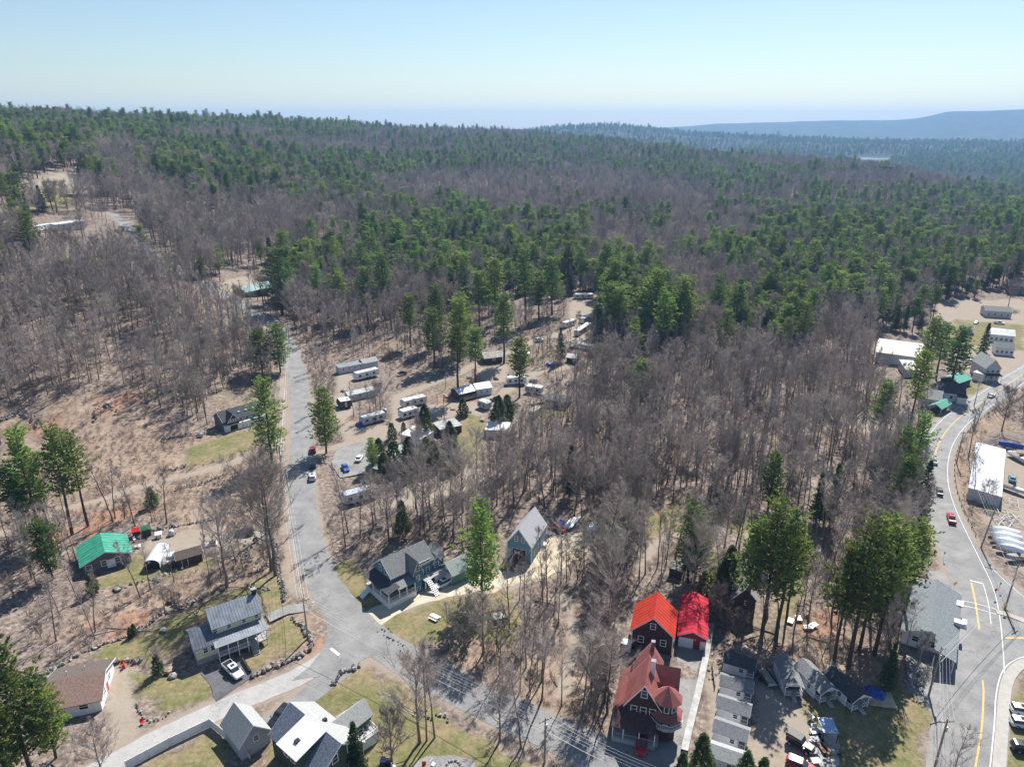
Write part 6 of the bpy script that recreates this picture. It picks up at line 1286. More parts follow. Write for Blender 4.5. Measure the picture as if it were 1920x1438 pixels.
def car(px,py,hx,hy,style,m,label,group=None,sc=1.0,open_bed=None,soft=None):
    """stands at (px,py), nose towards the place (hx,hy)"""
    g=ground(px,py); h=ground(hx,hy); a=math.atan2(h.y-g.y,h.x-g.x)
    t=thing({'suv':'parked_car','sedan':'parked_car','pickup':'pickup_truck','jeep':'parked_jeep'}[style],label,{'suv':'car','sedan':'car','pickup':'pickup truck','jeep':'jeep'}[style],(g.x,g.y,float(H(g.x,g.y))+.05),a,group,sc)
    W=.95 if style!='jeep' else .92
    if style=='suv': body=[(-2.35,.80,.45,.95,.12),(-2.2,W,.32,1.08,.12),(0,W,.30,1.05,.1),(1.1,W,.30,1.03,.12),(2.0,.92,.32,.92,.14),(2.35,.78,.42,.74,.1)]; gl=[(-2.2,.72,1.02,1.30,.06),(-2.0,.78,1.02,1.62,.08),(.2,.78,1.0,1.62,.08),(1.15,.70,1.0,1.08,.03)]; rf=[(-2.08,.70,1.56,1.68,.04),(-1.8,.74,1.60,1.73,.05),(.2,.72,1.58,1.70,.05),(.42,.66,1.52,1.58,.02)]; wx=(-1.45,1.45); L2=2.35
    elif style=='sedan': body=[(-2.3,.78,.45,.85,.12),(-2.1,.9,.32,.98,.12),(0,.9,.30,.95,.1),(1.1,.9,.30,.92,.12),(2.0,.86,.32,.80,.14),(2.3,.72,.42,.66,.08)]; gl=[(-1.75,.64,.9,.98,.03),(-1.0,.7,.9,1.40,.08),(.1,.7,.9,1.42,.08),(1.0,.66,.88,.98,.03)]; rf=[(-1.05,.62,1.36,1.45,.04),(-.8,.66,1.38,1.48,.04),(.0,.66,1.38,1.48,.04),(.2,.62,1.36,1.42,.02)]; wx=(-1.4,1.4); L2=2.3
    elif style=='jeep': body=[(-1.9,.72,.55,1.1,.06),(-1.8,.8,.45,1.15,.06),(.5,.8,.45,1.15,.06),(.7,.72,.5,1.15,.08),(1.75,.62,.5,1.08,.08),(1.85,.6,.55,1.02,.04)]; gl=[(-1.82,.74,1.12,1.75,.05),(.15,.72,1.12,1.75,.05),(.5,.7,1.12,1.2,.02)]; rf=[(-1.85,.76,1.72,1.86,.05),(.2,.74,1.72,1.84,.05)]; wx=(-1.2,1.25); L2=1.85
    else: body=[(-2.9,.9,.5,.75,.05),(-2.85,W,.45,.78,.05),(-.95,W,.42,.80,.05),(-.94,W,.40,1.08,.08),(1.2,W,.38,1.10,.1),(2.5,.93,.40,1.02,.14),(2.85,.82,.5,.85,.1)]; gl=[(-.85,.76,1.05,1.60,.06),(-.7,.8,1.05,1.72,.07),(.5,.8,1.05,1.72,.07),(1.35,.72,1.05,1.14,.03)]; rf=[(-.78,.7,1.66,1.78,.04),(-.5,.75,1.70,1.83,.05),(.5,.74,1.68,1.80,.05),(.7,.68,1.62,1.68,.02)]; wx=(-1.85,1.75); L2=2.87
    b=loft(MB(),body)
    if style=='pickup':
        for s in(-1,1): b.box(-2.85,-.95,s*W-.06 if s>0 else -W,W if s>0 else -W+.06,.72,1.12)
        b.box(-2.88,-2.80,-W,W,.72,1.12)
    b.obj('body',m,t,smooth=False)
    if style=='pickup': MB().box(-2.78,-.98,-W+.07,W-.07,.801,.84).obj('bed_liner',open_bed or BLKP,t)
    loft(MB(),gl).obj('windows',GLASS,t); loft(MB(),rf).obj('roof',soft or m,t)
    if style=='suv': MB().box(-.9,.1,-.45,.45,1.70,1.735).obj('sunroof',GLASS,t)
    if style=='pickup': MB().box(-.35,.35,-.4,.4,1.80,1.84).obj('sunroof',GLASS,t)
    for s in(-1,1):
        for x in wx:
            w=MB().tube((x,s*(W-.22),.36),(x,s*(W+.01),.36),.36,.36,14).obj('wheel',TYRE,t); MB().tube((x,s*(W+.005),.36),(x,s*(W+.03),.36),.22,.20,10).obj('rim',RIM,w)
        MB().box(L2-.16,L2-.02,s*.62-.14,s*.62+.14,.66,.80).obj('headlight',LAMP,t); MB().box(-L2+.0,-L2+.14,s*.70-.1,s*.70+.1,.72,.96).obj('tail_light',TAIL,t)
        MB().box(.75 if style!='pickup' else 1.05,.9 if style!='pickup' else 1.2,s*(W+.08)-.1,s*(W+.08)+.1,1.02,1.16).obj('mirror',m,t)
    if style=='jeep': MB().tube((-1.9,0,1.05),(-2.1,0,1.05),.36,.36,12).obj('spare_wheel',TYRE,t)
    return t
car(438,1261,452,1275,'pickup',P_WH,'white pickup truck parked on the farmhouse driveway')
car(525,1350,505,1372,'suv',P_BK,'black car parked between the olive house and the grey garage',sc=1.1)
car(830,1098,815,1106,'suv',P_WH,'white car with a dark glass roof before the green garage')
car(966,1062,958,1076,'jeep',P_BK,'black jeep parked in the shade of the blue barn door',sc=1.15)
car(952,1050,945,1060,'sedan',P_GY,'dark grey car beside the jeep at the barn corner',sc=.8)
car(1203,1396,1201,1412,'pickup',P_RD,'red pickup truck in the shade before the victorian house')
car(1500,1400,1520,1412,'jeep',P_BK,'black soft top jeep parked on the cabins gravel yard',sc=1.2,soft=BLKP)
car(1500,1440,1530,1452,'suv',P_RD,'red car cut by the bottom edge below the black jeep')
car(1751,868,1750,850,'sedan',P_WH,'white car driving up the curve on the right hand road')
car(1761,925,1758,905,'pickup',P_BK,'black pickup truck driving on the right hand road',sc=.85,open_bed=P_WH)
car(1783,975,1777,955,'pickup',P_RD,'red pickup truck with a white bed on the right hand road',sc=.95,open_bed=WHT)
car(1858,746,1878,735,'sedan',P_WH,'small pale car at the far top of the right hand road',sc=.9)
car(587,846,586,826,'suv',P_RD,'red car parked on the left road verge, topmost of the row')
car(587,874,586,855,'suv',P_DB,'navy car parked on the left road verge behind the red one')
car(586,897,585,877,'suv',P_WH,'white car parked on the left road verge, lowest of the row')
car(459,1002,438,1004,'suv',P_BK,'black car under the bare trees by the gravel yard entrance')
car(674,862,682,850,'sedan',P_WH,'white car on the dark lot in front of the camp office')
car(648,880,655,893,'sedan',P_BL,'blue car on the dark lot near the left road')
car(755,702,770,700,'sedan',P_BK,'dark car under the trees at the bend of the camp lane',sc=.9)
car(1920,1180,1950,1182,'sedan',P_GY,'grey car at the right picture edge by the junction',sc=.01) if False else None
car(1050,993,1060,1000,'pickup',P_RD,'red truck among stored things beside the gravel yard',sc=.75)
car(1897,903,1897,890,'sedan',P_TL,'teal car parked in the boat yard')
car(1830,607,1820,612,'sedan',P_WH,'white car beside the small grey house',sc=.9)
car(1820,682,1845,684,'pickup',P_WH,'white pickup truck beside the gabled house yard',sc=.9)
car(1873,608,1890,610,'pickup',P_WH,'white pickup truck below the grey roofed house',sc=.9)
for i,(x,y,m) in enumerate([(1912,1338,P_WH),(1912,1362,P_WH),(1915,1408,P_BK)]): car(x+9,y,x+45,y+6,'suv',m,['white car nosing in at the right edge, upper one','white car nosing in at the right edge, middle one','black car nosing in at the right edge, lowest one'][i])
# camper van
g=ground(1001,783); h=ground(990,790); t=thing('camper_van','cream camper van parked on the rough grass',"camper van",(g.x,g.y,g.z+.1),math.atan2(h.y-g.y,h.x-g.x))
loft(MB(),[(-3.6,1.15,.5,2.9,.15),(-3.4,1.2,.45,3.0,.15),(1.6,1.2,.45,3.0,.15),(2.2,1.15,.45,2.85,.15),(2.9,1.0,.5,1.6,.15),(3.5,.9,.55,1.2,.1)]).obj('body',M_CW,t); MB().box(-3.1,-1.0,-1.23,-1.2,1.6,2.2).obj('side_window',GLASS,t); MB().box(-.5,1.2,-1.23,-1.2,1.6,2.2).obj('side_window',GLASS,t); MB().box(-3.1,1.2,1.2,1.23,1.6,2.2).obj('side_window',GLASS,t)
b=MB(); b.add([(2.32,-.95,2.62),(2.32,.95,2.62),(2.86,.85,1.72),(2.86,-.85,1.72)],[(0,3,2,1)]); b.obj('windscreen',GLASS,t); MB().box(-3.6,2.0,-1.22,1.22,1.0,1.2).obj('stripe',MATS['stripe_grey'],t); MB().box(-1,0,-.4,.4,3.0,3.3).obj('air_conditioner',WHT,t)
for x in(-2.2,2.3):
    for s in(-1,1): MB().tube((x,s*.95,.3),(x,s*1.2,.3),.4,.4,12).obj('wheel',TYRE,t)
# ---------------------------------------------------------------- boats and yard
def boat(px,py,hx,hy,label,L=6.8,W=2.1,wrap=True,m=None,group='boats stored in the yard'):
    g=ground(px,py); h=ground(hx,hy); t=thing('stored_boat',label,'boat',(g.x,g.y,g.z),math.atan2(h.y-g.y,h.x-g.x),group)
    s=[(-L/2,.78),(-L*.3,1),(0,1),(L*.25,.85),(L*.4,.5),(L/2,.06)]
    b=loft(MB(),[(x,w*W/2,.7,1.7,.25*w) for x,w in s]); b.obj('hull',m or mat('boat_hull',(.55,.56,.58),rough=.4,var=.05),t)
    if wrap:
        b=MB(); vs=[]
        for x,w in s: z=2.75-abs(x)*.14; vs+=[(x,-w*W/2-.03,1.4),(x,-w*W*.32,z-.3),(x,0,z),(x,w*W*.32,z-.3),(x,w*W/2+.03,1.4)]
        b.add(vs,[(i*5+k,(i+1)*5+k,(i+1)*5+k+1,i*5+k+1) for i in range(5) for k in range(4)]+[(0,1,2,3,4)]); b.obj('wrap_cover',m or mat('shrink_wrap',(.82,.84,.86),rough=.35,var=.05),t)
    else:
        MB().box(-L*.4,L*.15,-W*.38,W*.38,1.55,1.72).obj('cockpit',mat('boat_cockpit',(.2,.15,.12),rough=.6),t); b=MB(); b.add([(L*.12,-W*.35,1.7),(L*.12,W*.35,1.7),(L*.06,W*.3,2.2),(L*.06,-W*.3,2.2)],[(0,1,2,3)]); b.obj('windscreen',GLASS,t)
    for x in(-L*.2,L*.2):
        for s_ in(-1,1): MB().tube((x,s_*W*.3,.0),(x,s_*W*.25,.9),.08,.08,5).obj('stand',BLKP,t)
    return t
boat(1880,1004,1860,1000,'white wrapped boat, farthest of the four in a row'); boat(1884,1014,1862,1010,'white wrapped boat, second from the back of the row'); boat(1888,1025,1866,1020,'white wrapped boat, third from the back of the row'); boat(1896,1038,1872,1032,'white wrapped boat, nearest of the four in a row')
boat(1912,1052,1885,1050,'low grey boat in front of the wrapped ones',m=P_GY,wrap=False)
boat(1893,922,1915,928,'pale grey motor boat in the middle of the yard',wrap=False,L=9); boat(1908,865,1925,872,'brown and white motor boat near the yard edge',wrap=False,L=7.5); boat(1894,842,1912,846,'boat under a bright blue tarp',m=TARPB,L=7); boat(1918,858,1940,862,'yellow hulled boat at the picture edge',m=mat('boat_yellow',(.5,.4,.1)),L=6,wrap=False)
for i in range(7):
    g=ground(1872+i*4,835-i*1.5+ (0 if i<4 else -6)); t=thing('mast_pole','long white mast laid beside the blue covered boat','mast',(g.x,g.y,.6),R(-40)+random.uniform(-.1,.1),'white masts laid at the warehouse corner'); MB().tube((-5,0,0),(5,0,0),.1,.08,6).obj('spar',WHT,t); MB().box(-3,-2.8,-.3,.3,-.6,-.1).obj('trestle',WOOD,t)
for i in range(12):
    g=ground(1872+random.uniform(0,38),945+random.uniform(-8,45)); t=thing('scrap_trailer','rusty frame of scrap in the boat yard','scrap',(g.x,g.y,.4),random.random()*3,'scrap frames lying in the boat yard'); w=random.uniform(.8,1.3); l=random.uniform(2,3.5)
    for s in(-1,1): MB().tube((-l,s*w,0),(l,s*w,0),.07,.07,4).obj('rail',LGREY,t)
    for x in(-l,0,l): MB().tube((x,-w,0),(x,w,0),.06,.06,4).obj('cross_bar',WOOD,t)
# guardrail on the outside of the curve
_E=resample(PWL['E'],1.0); _N=normals(_E); _G=_E+_N*5.9; _u,_v=project(_G[:,0],_G[:,1],H(_G[:,0],_G[:,1])); _G=_G[(_v>765)&(_v<1022)]; GR=resample(_G[::8],3.8)
t=thing('guardrail','long steel guardrail along the outside of the road curve','guardrail',(GR[0][0],GR[0][1],float(H(*GR[0])))); o0=GR[0]
zs=[float(H(*p)) for p in GR]
for i,p in enumerate(GR): MB().box(p[0]-o0[0]-.08,p[0]-o0[0]+.08,p[1]-o0[1]-.08,p[1]-o0[1]+.08,zs[i]-zs[0]-.1,zs[i]-zs[0]+.78).obj('post',WOOD,t)
for i in range(len(GR)-1):
    a=Vector((*(GR[i]-o0),zs[i]-zs[0])); b_=Vector((*(GR[i+1]-o0),zs[i+1]-zs[0])); d=(b_-a).normalized(); nrm=Vector((-d.y,d.x,0)).normalized()*.1
    b=MB(); pr=[(0,.42),(.06,.47),(0,.53),(0,.58),(.06,.64),(0,.70)]; vs=[a+nrm*(1+p0*8)+Vector((0,0,z)) for p0,z in pr]+[b_+nrm*(1+p0*8)+Vector((0,0,z)) for p0,z in pr]; b.add(vs,[(k,k+1,7+k,6+k) for k in range(5)]); b.obj('rail',mat('galvanised',(.42,.43,.44),rough=.45,metal=.5,var=.1),t)
# ---------------------------------------------------------------- poles, wires, signs
TOPS={}
def pole(key,px,py,h,label,lean=(0,0),arm=True,light=False,az=0):
    g=ground(px,py); t=thing('utility_pole',label,'utility pole',(g.x,g.y,g.z),az); top=Vector((lean[0],lean[1],h))
    MB().path([(0,0,-.3),top*.5,top],[.20,.17,.13],8).obj('pole',WOOD,t)
    if arm:
        MB().box(-1.2,1.2,-.06,.06,-.1,.1,at=top*.94).obj('crossarm',WOOD,t)
        for x in(-1.1,-.4,.4,1.1): MB().tube(top*.94+Vector((x,0,.1)),top*.94+Vector((x,0,.28)),.05,.05,5).obj('insulator',LGREY,t)
    if light: MB().tube(top*.8,top*.8+Vector((1.8,0,.5)),.05,.04,5).obj('lamp_arm',LGREY,t); MB().box(1.6,2.2,-.12,.12,-.08,.06,at=top*.8+Vector((0,0,.5))).obj('lamp_head',LGREY,t)
    else: MB().tube(top*.75+Vector((.25,0,0)),top*.75+Vector((.25,0,.9)),.2,.2,8).obj('transformer',LGREY,t)
    TOPS[key]=(Vector((g.x,g.y,g.z)),top,az); return t
def attach(k,x,f=.97):
    g,top,az=TOPS[k]; v=Vector((x*math.cos(az),x*math.sin(az),0)); return g+top*f+v
def wires(k1,k2,label,sag=1.0,xs=(-1.1,-.4,.4,1.1,None)):
    P=attach(k1,0); t=thing('power_line',label,'power line',P)
    for x in xs:
        a,b_=(attach(k1,x),attach(k2,x)) if x is not None else (attach(k1,0,.72),attach(k2,0,.72)); pts=[]
        for i in range(9):
            u=i/8; p=a.lerp(b_,u)-Vector((0,0,sag*4*u*(1-u))); pts.append(p-P)
        MB().path(pts,[.022 if x is not None else .045]*9,3).obj('wire',mat('wire_grey',(.50,.50,.50),rough=.4,var=.02),t)
pole('a',577,1196,10,'utility pole with street lamp at the left road junction',light=True,az=.3)
pole('b',531,905,11,'utility pole on the left verge above the bare roadside trees',az=.05); pole('c',543,645,10,'utility pole by the left road bend under the flat topped pines',az=.05)
pole('d',1021,1428,9.5,'utility pole on the lower edge of the main road',az=.5); pole('e',1300,1560,9.5,'utility pole below the victorian house',az=.4)
pole('f',452,560,10,'far utility pole near the cottage',az=.3)
wires('a','b','overhead wires running up beside the left road'); wires('b','c','overhead wires beyond the roadside trees up the hill'); wires('a','d','overhead wires crossing the lower main road'); wires('d','e','overhead wires in front of the victorian house'); wires('c','f','overhead wires by the uphill bend')
pole('g',1884,1142,11,'leaning utility pole by the crosswalk',lean=(1.2,.3),az=.5); pole('h',1839,1027,11,'utility pole behind the guardrail above the junction',lean=(.8,0),az=-.5); pole('i',1793,870,11,'utility pole in the brush outside the curve',az=.2); pole('j',1826,762,11,'utility pole at the top of the road curve',az=.4)
pole('k',1741,1304,10,'leaning utility pole before the grey roofed building',lean=(1.6,1.0),az=.3); pole('l',1752,1440,10,'utility pole at the lower right lawn edge',lean=(.5,.5),az=.1)
MB_=None
g=ground(1707,1284); t=thing('wooden_post','thin bare leaning post beside the cracked lot','post',g); MB().path([(0,0,-.2),(1.2,.8,4),(1.8,1.6,6.5)],[.12,.1,.06],6).obj('pole',WOOD,t)
wires('g','h','overhead wires over the junction'); wires('h','i','overhead wires outside the curve'); wires('i','j','overhead wires at the top of the curve'); wires('k','l','overhead wires over the cracked lot'); wires('g','k','overhead wires crossing above the right hand road')
def yardpole(px,py,h,label):
    g=ground(px,py); t=thing('yard_pole',label,'pole',g); MB().tube((0,0,-.2),(0,0,h),.12,.09,7).obj('pole',WOOD,t); MB().box(-.2,.2,-.05,.05,h*.8,h*.86).obj('bracket',BLKP,t)
yardpole(384,1020,7.5,'thin pole at the edge of the gravel yard'); yardpole(833,790,10,'tall pole in the middle of the campground'); yardpole(836,730,9,'slender pole on the orange leafy camp ground'); yardpole(764,935,9,'pole on the track right of the silver trailer'); yardpole(1488,1185,8,'thin reddish pole on the sandy clearing'); yardpole(820,760,4,'short dark post on the camp lawn')
def sign(px,py,label,shape,m,h=2.1,s=.38):
    g=ground(px,py); t=thing('road_sign',label,'sign',g,R(10)); MB().tube((0,0,-.1),(0,0,h+s),.035,.035,5).obj('post',LGREY,t)
    n={'oct':8,'dia':4,'rect':4}[shape]; a0={'oct':.39,'dia':0,'rect':.785}[shape]; b=MB(); vs=[(s*math.cos(a0+6.283*k/n)*(1 if shape!='rect' else .7),-.05,h+s*math.sin(a0+6.283*k/n)) for k in range(n)]+[(s*math.cos(a0+6.283*k/n)*(1 if shape!='rect' else .7),-.08,h+s*math.sin(a0+6.283*k/n)) for k in range(n)]
    b.add(vs,[tuple(range(n)),tuple(range(2*n-1,n-1,-1))]+[(k,n+k,n+(k+1)%n,(k+1)%n) for k in range(n)]); b.obj('sign_plate',m,t); return t
t=sign(1863,1120,'red stop sign on the grass island at the junction','oct',REDP,s=.42)
fc=bpy.data.curves.new('letters','FONT'); fc.body='STOP'; fc.size=.26; fc.align_x='CENTER'; fc.align_y='CENTER'; fc.extrude=.003
lo=bpy.data.objects.new('lettering',fc); me=bpy.data.meshes.new_from_object(lo); bpy.data.objects.remove(lo); me.materials.append(WHT); o=link('lettering',me,t); o.location=(0,-.086,2.1); o.rotation_euler=(R(90),0,0)
sign(1872,1108,'green road sign beside the stop sign','rect',MGREEN,s=.4); sign(1787,1108,'yellow diamond warning sign at the corner of the grey roofed building','dia',S('sign_yellow',(235,190,50),rough=.5),s=.6); sign(1880,1148,'yellow sign by the leaning pole','dia',MATS['sign_yellow'],s=.55); sign(1768,1050,'small green sign on the left verge of the road','rect',MGREEN,s=.4)
# ---------------------------------------------------------------- fences and walls
def fence(pts,label,h,m,step=2.4):
    P=[ground(*p) for p in pts]; t=thing('board_fence',label,'fence',P[0]); base=P[0]
    for i in range(len(P)-1):
        a,b_=P[i],P[i+1]; n=max(1,int((b_-a).length/step))
        for k in range(n):
            p=a.lerp(b_,k/n)-base; q=a.lerp(b_,(k+1)/n)-base; d=(q-p).normalized(); nr=Vector((-d.y,d.x,0))*.03
            MB().box(p.x-.08,p.x+.08,p.y-.08,p.y+.08,-.1,h+.12).obj('post',m,t)
            b=MB(); vs=[p+nr,p-nr,q-nr,q+nr]; b.add([v+Vector((0,0,.08)) for v in vs]+[v+Vector((0,0,h)) for v in vs],[(0,1,2,3),(7,6,5,4),(0,4,5,1),(1,5,6,2),(2,6,7,3),(3,7,4,0)]); b.obj('panel',m,t)
    return t
fence([(238,1442),(320,1398),(395,1362),(413,1376),(431,1392)],'long white vinyl fence along the pale side road',1.8,WHT)
fence([(448,1402),(470,1424)],'short blue white gate panel beside the grey garage',1.2,LGREY,1.6)
fence([(1340,1290),(1335,1250),(1338,1240)],'grey ladder like trellis panel by the retaining wall',.8,WOOD,1.5)
def lowwall(pts,label,m,w=.45,h=.5):
    P=resample(np.array([[p.x,p.y] for p in GP(pts)]),2.0); N=normals(P); t=thing('retaining_wall',label,'wall',(P[0][0],P[0][1],0)); b=MB()
    vs=[]
    for p,n in zip(P,N):
        for s,z in((1,-.1),(1,h),(-1,h),(-1,-.1)): vs.append((p[0]-P[0][0]+n[0]*w*s,p[1]-P[0][1]+n[1]*w*s,z))
    b.add(vs,[(i*4+k,i*4+k+1,i*4+5+k,i*4+4+k) for i in range(len(P)-1) for k in range(3)]+[(0,1,2,3)]); b.obj('coping',m,t)
lowwall([(1333,1172),(1329,1200),(1322,1240),(1309,1300),(1294,1360),(1283,1410)],'pale concrete retaining wall right of the red garage drive',S('concrete_wall',(172,170,168),rough=.85,scale=.6,var=.15),.6,.6)
lowwall([(1262,1160),(1262,1210)],'narrow pale wall between the two red roofed buildings',MATS['concrete_wall'],.25,.4)
lowwall([(340,1236),(340,1236.5)] if False else [(455,1238),(470,1262)],'dark wall of the farmhouse parking bay',BLKP,.2,.7)
ROCKM=[mat('granite_a',(.34,.33,.32),rough=.95,var=.25,scale=2),mat('granite_b',(.24,.23,.22),rough=.95,var=.3,scale=2),mat('granite_c',(.42,.38,.34),rough=.95,var=.25,scale=2),mat('granite_d',(.15,.145,.14),rough=.95,var=.3,scale=2)]
def rockmesh(seed,m):
    import bmesh
    bm=bmesh.new(); bmesh.ops.create_icosphere(bm,subdivisions=1,radius=.5); rs=random.Random(seed)
    for v in bm.verts: v.co*=rs.uniform(.75,1.15); v.co.z*=.75
    me=bpy.data.meshes.new('stone'); bm.to_mesh(me); bm.free(); me.materials.append(m); return me
ROCKS=[rockmesh(i,ROCKM[i%4]) for i in range(12)]
ns=0
def stonewall(pts,label,size=.75,width=.9,dens=1.0,nm='stone_wall',cat='stone wall'):
    P=resample(np.array([[p.x,p.y] for p in GP(pts)]),size*.75/dens); N=normals(P); z0=float(H(*P[0])); t=thing(nm,label,cat,(P[0][0],P[0][1],z0)); c=0
    for i in range(len(P)):
        for k in range(2 if width>.5 else 1):
            if c>=290: return t
            o=bpy.data.objects.new('stone',random.choice(ROCKS)); col.objects.link(o); o.parent=t; s=size*random.uniform(.6,1.35)
            f=random.uniform(-.5,.5)*width; x=P[i][0]+N[i][0]*f+random.uniform(-.2,.2); y=P[i][1]+N[i][1]*f+random.uniform(-.2,.2)
            o.location=(x-P[0][0],y-P[0][1],float(H(x,y))-z0+s*.22+(.35*size if k else 0)*random.random()); o.scale=(s*random.uniform(.8,1.3),s,s*random.uniform(.7,1.1)); o.rotation_euler=(random.random(),random.random(),random.random()*6.28); c+=1
    return t
stonewall([(20,1282),(60,1268),(95,1258),(130,1237),(172,1216),(240,1192),(270,1175),(300,1153),(340,1137)],'long dark stone wall behind the brown roofed house',.65,.8,.8)
stonewall([(340,1137),(400,1110),(440,1086),(480,1070),(512,1052)],'stone wall running under the tall bare maple',.7,.9,.8)
stonewall([(513,1010),(518,1040),(523,1070),(528,1098),(536,1125)],'stone wall along the left road verge',.65,.9)
stonewall([(550,1160),(564,1172),(577,1188),(584,1205),(578,1222),(560,1232)],'boulder wall round the street corner of the front lawn',.95,1.1,.9)
stonewall([(560,1232),(540,1240),(515,1250),(492,1260),(474,1268)],'boulder wall below the farmhouse front lawn',1.0,.9,.9)
stonewall([(626,1283),(632,1270),(645,1259),(660,1256),(674,1250)],'short curved boulder wall on the corner lawn',.95,.7,.9)
stonewall([(200,1241),(230,1240),(262,1240)],'short stone wall beside the brown roofed house yard',.85,.7,.9)
stonewall([(258,1318),(262,1335),(280,1352),(300,1348),(320,1336)],'low garden stones round the flower bed',.6,.5,.7)
stonewall([(330,917),(360,908),(390,903),(425,890)],'stone wall below the dirt track',.7,1.0,.7)
stonewall([(255,1000),(300,992),(340,985),(385,978),(430,960),(470,955)],'stone wall behind the gravel yard sheds',.7,1.0,.75)
stonewall([(305,823),(340,818),(370,815),(405,810)],'dark stone wall left of the house with skylights',.8,1.0,.8)
stonewall([(215,1106),(250,1095),(280,1086),(310,1078),(350,1064)],'broken stone terrace edge below the tent shed',.7,.9,.5)
stonewall([(300,883),(325,882),(350,875)],'loose heap of pale stones above the dirt track',.8,1.6,.8)
stonewall([(5,790),(30,775),(60,783),(75,800)],'rubble heap at the left edge of the cleared slope',1.0,3.0,.8)
stonewall([(170,790),(200,760),(225,775)],'scattered stones on the cleared slope',1.0,4.0,.6)
stonewall([(460,1100),(478,1105),(500,1108),(498,1098)],'stone edged firepit patio behind the farmhouse',.6,1.2,.8)
stonewall([(716,1180),(735,1195),(760,1215)],'scattered small stones on the grass bank by the drive',.5,2.5,.5)
stonewall([(455,1012),(480,1030),(465,1060),(440,1040)],'scattered stones under the tall bare trees',.7,5.0,.5)
stonewall([(780,1335),(810,1345),(840,1350)],'grey stones beside the row of bare trees',.6,2.0,.6)
stonewall([(1690,1245),(1730,1262),(1700,1280)],'rubble and rocks at the corner of the cracked lot',.7,3,.6)
stonewall([(1320,1250),(1338,1280)],'stones at the foot of the retaining wall',.5,2,.5)
def boulder(px,py,s,label,m):
    g=ground(px,py); me=rockmesh(px,m); o=link('boulder',me,loc=(g.x,g.y,g.z+s*.2)); o.scale=(s,s*.8,s*.7); tag(o,label,'boulder')
boulder(318,1260,2.3,'large orange tinted boulder on the farmhouse side lawn, upper one',mat('boulder_tan',(.40,.29,.20),rough=.95,var=.25)); boulder(324,1269,2.1,'pale boulder leaning under the orange tinted one',ROCKM[2]); boulder(308,1183,1.8,'smooth grey boulder on the lawn edge',ROCKM[0]); boulder(319,1128,2.0,'dark boulder in the leaf litter, left of a pair',ROCKM[3]); boulder(329,1131,1.7,'dark boulder in the leaf litter, right of a pair',ROCKM[3]); boulder(221,1107,1.8,'pale flat boulder by the terrace edge',ROCKM[2]); boulder(295,1089,1.9,'round grey boulder below the tent shed',ROCKM[1])
boulder(203,760,2.8,'pale boulder on the cleared slope',ROCKM[0]); boulder(376,817,3.0,'pale flat rock by the dark stone wall',ROCKM[2])
for i in range(220):   # loose stones all over the cleared slope and yards
    pass
# ---------------------------------------------------------------- garden and yard things
g=ground(815,1160); t=thing('picnic_table','pale wooden picnic table on the grass by the drive','picnic table',g,R(-35)); MB().box(-1.1,1.1,-.4,.4,.70,.76).obj('tabletop',WHT,t)
for s in(-1,1):
    MB().box(-1.1,1.1,s*.75-.14,s*.75+.14,.42,.47).obj('bench',WHT,t)
    for x in(-.8,.8): MB().tube((x,s*.3,.7),(x,s*.8,0),.05,.05,4).obj('leg',WOOD,t)
g=ground(935,1162); t=thing('yard_swing','dark square metal frame with a grey panel on leafy grass','frame',g,R(15))
for x in(-1.5,1.5):
    for y in(-1.5,1.5): MB().tube((x,y,0),(x,y,1.3),.09,.09,5).obj('leg',BLKP,t)
for a,b_ in(((-1.5,-1.5),(1.5,-1.5)),((1.5,-1.5),(1.5,1.5)),((1.5,1.5),(-1.5,1.5)),((-1.5,1.5),(-1.5,-1.5))): MB().tube((*a,1.3),(*b_,1.3),.2,.2,6).obj('top_rail',BLKP,t)
MB().box(-1.0,1.0,-1.0,1.0,1.0,1.06).obj('panel',LGREY,t)
for i in range(6):
    g=ground(1062+i*3.5,984-i*.5); t=thing('stacked_plank','long white plank in the pile at the gravel yard edge','plank',(g.x,g.y,.25+.14*(i%3)),R(62)+random.uniform(-.05,.05),'white planks piled at the yard edge'); MB().box(-3.2,3.2,-.22,.22,-.05,.05).obj('board',WHT,t); MB().box(-2,-1.8,-.3,.3,-.25,-.06).obj('bearer',WOOD,t)
def tarp(px,py,w,d,h,m,label,cat='tarp'):
    g=ground(px,py); b=MB(); n=6; rs=random.Random(px); vs=[]
    for j in range(n+1):
        for i in range(n+1):
            e=min(i,j,n-i,n-j); z=0 if e==0 else h*(.6+.4*rs.random())*min(1,e*.75); vs.append(((i/n-.5)*w+rs.uniform(-.08,.08),(j/n-.5)*d+rs.uniform(-.08,.08),z))
    b.add(vs,[(j*(n+1)+i,j*(n+1)+i+1,(j+1)*(n+1)+i+1,(j+1)*(n+1)+i) for j in range(n) for i in range(n)]); o=b.obj('covered_pile',m,loc=(g.x,g.y,g.z),rz=rs.random()*3); tag(o,label,cat)
TG=mat('tarp_green',(.03,.16,.10),rough=.5,var=.3,scale=2); TW=mat('tarp_white',(.6,.62,.64),rough=.5,var=.2,scale=2)
tarp(1140,995,5,3,1.0,TG,'green tarp over a pile at the wood edge'); tarp(1112,988,4,3.2,1.2,TW,'pale sheet over a pile next to the green tarp'); tarp(1052,983,2.6,2,1.4,TARPB,'blue tarp over something beside the red truck'); tarp(1025,1006,1.5,1.5,1.0,TARPB,'small blue bundle at the back corner of the barn')
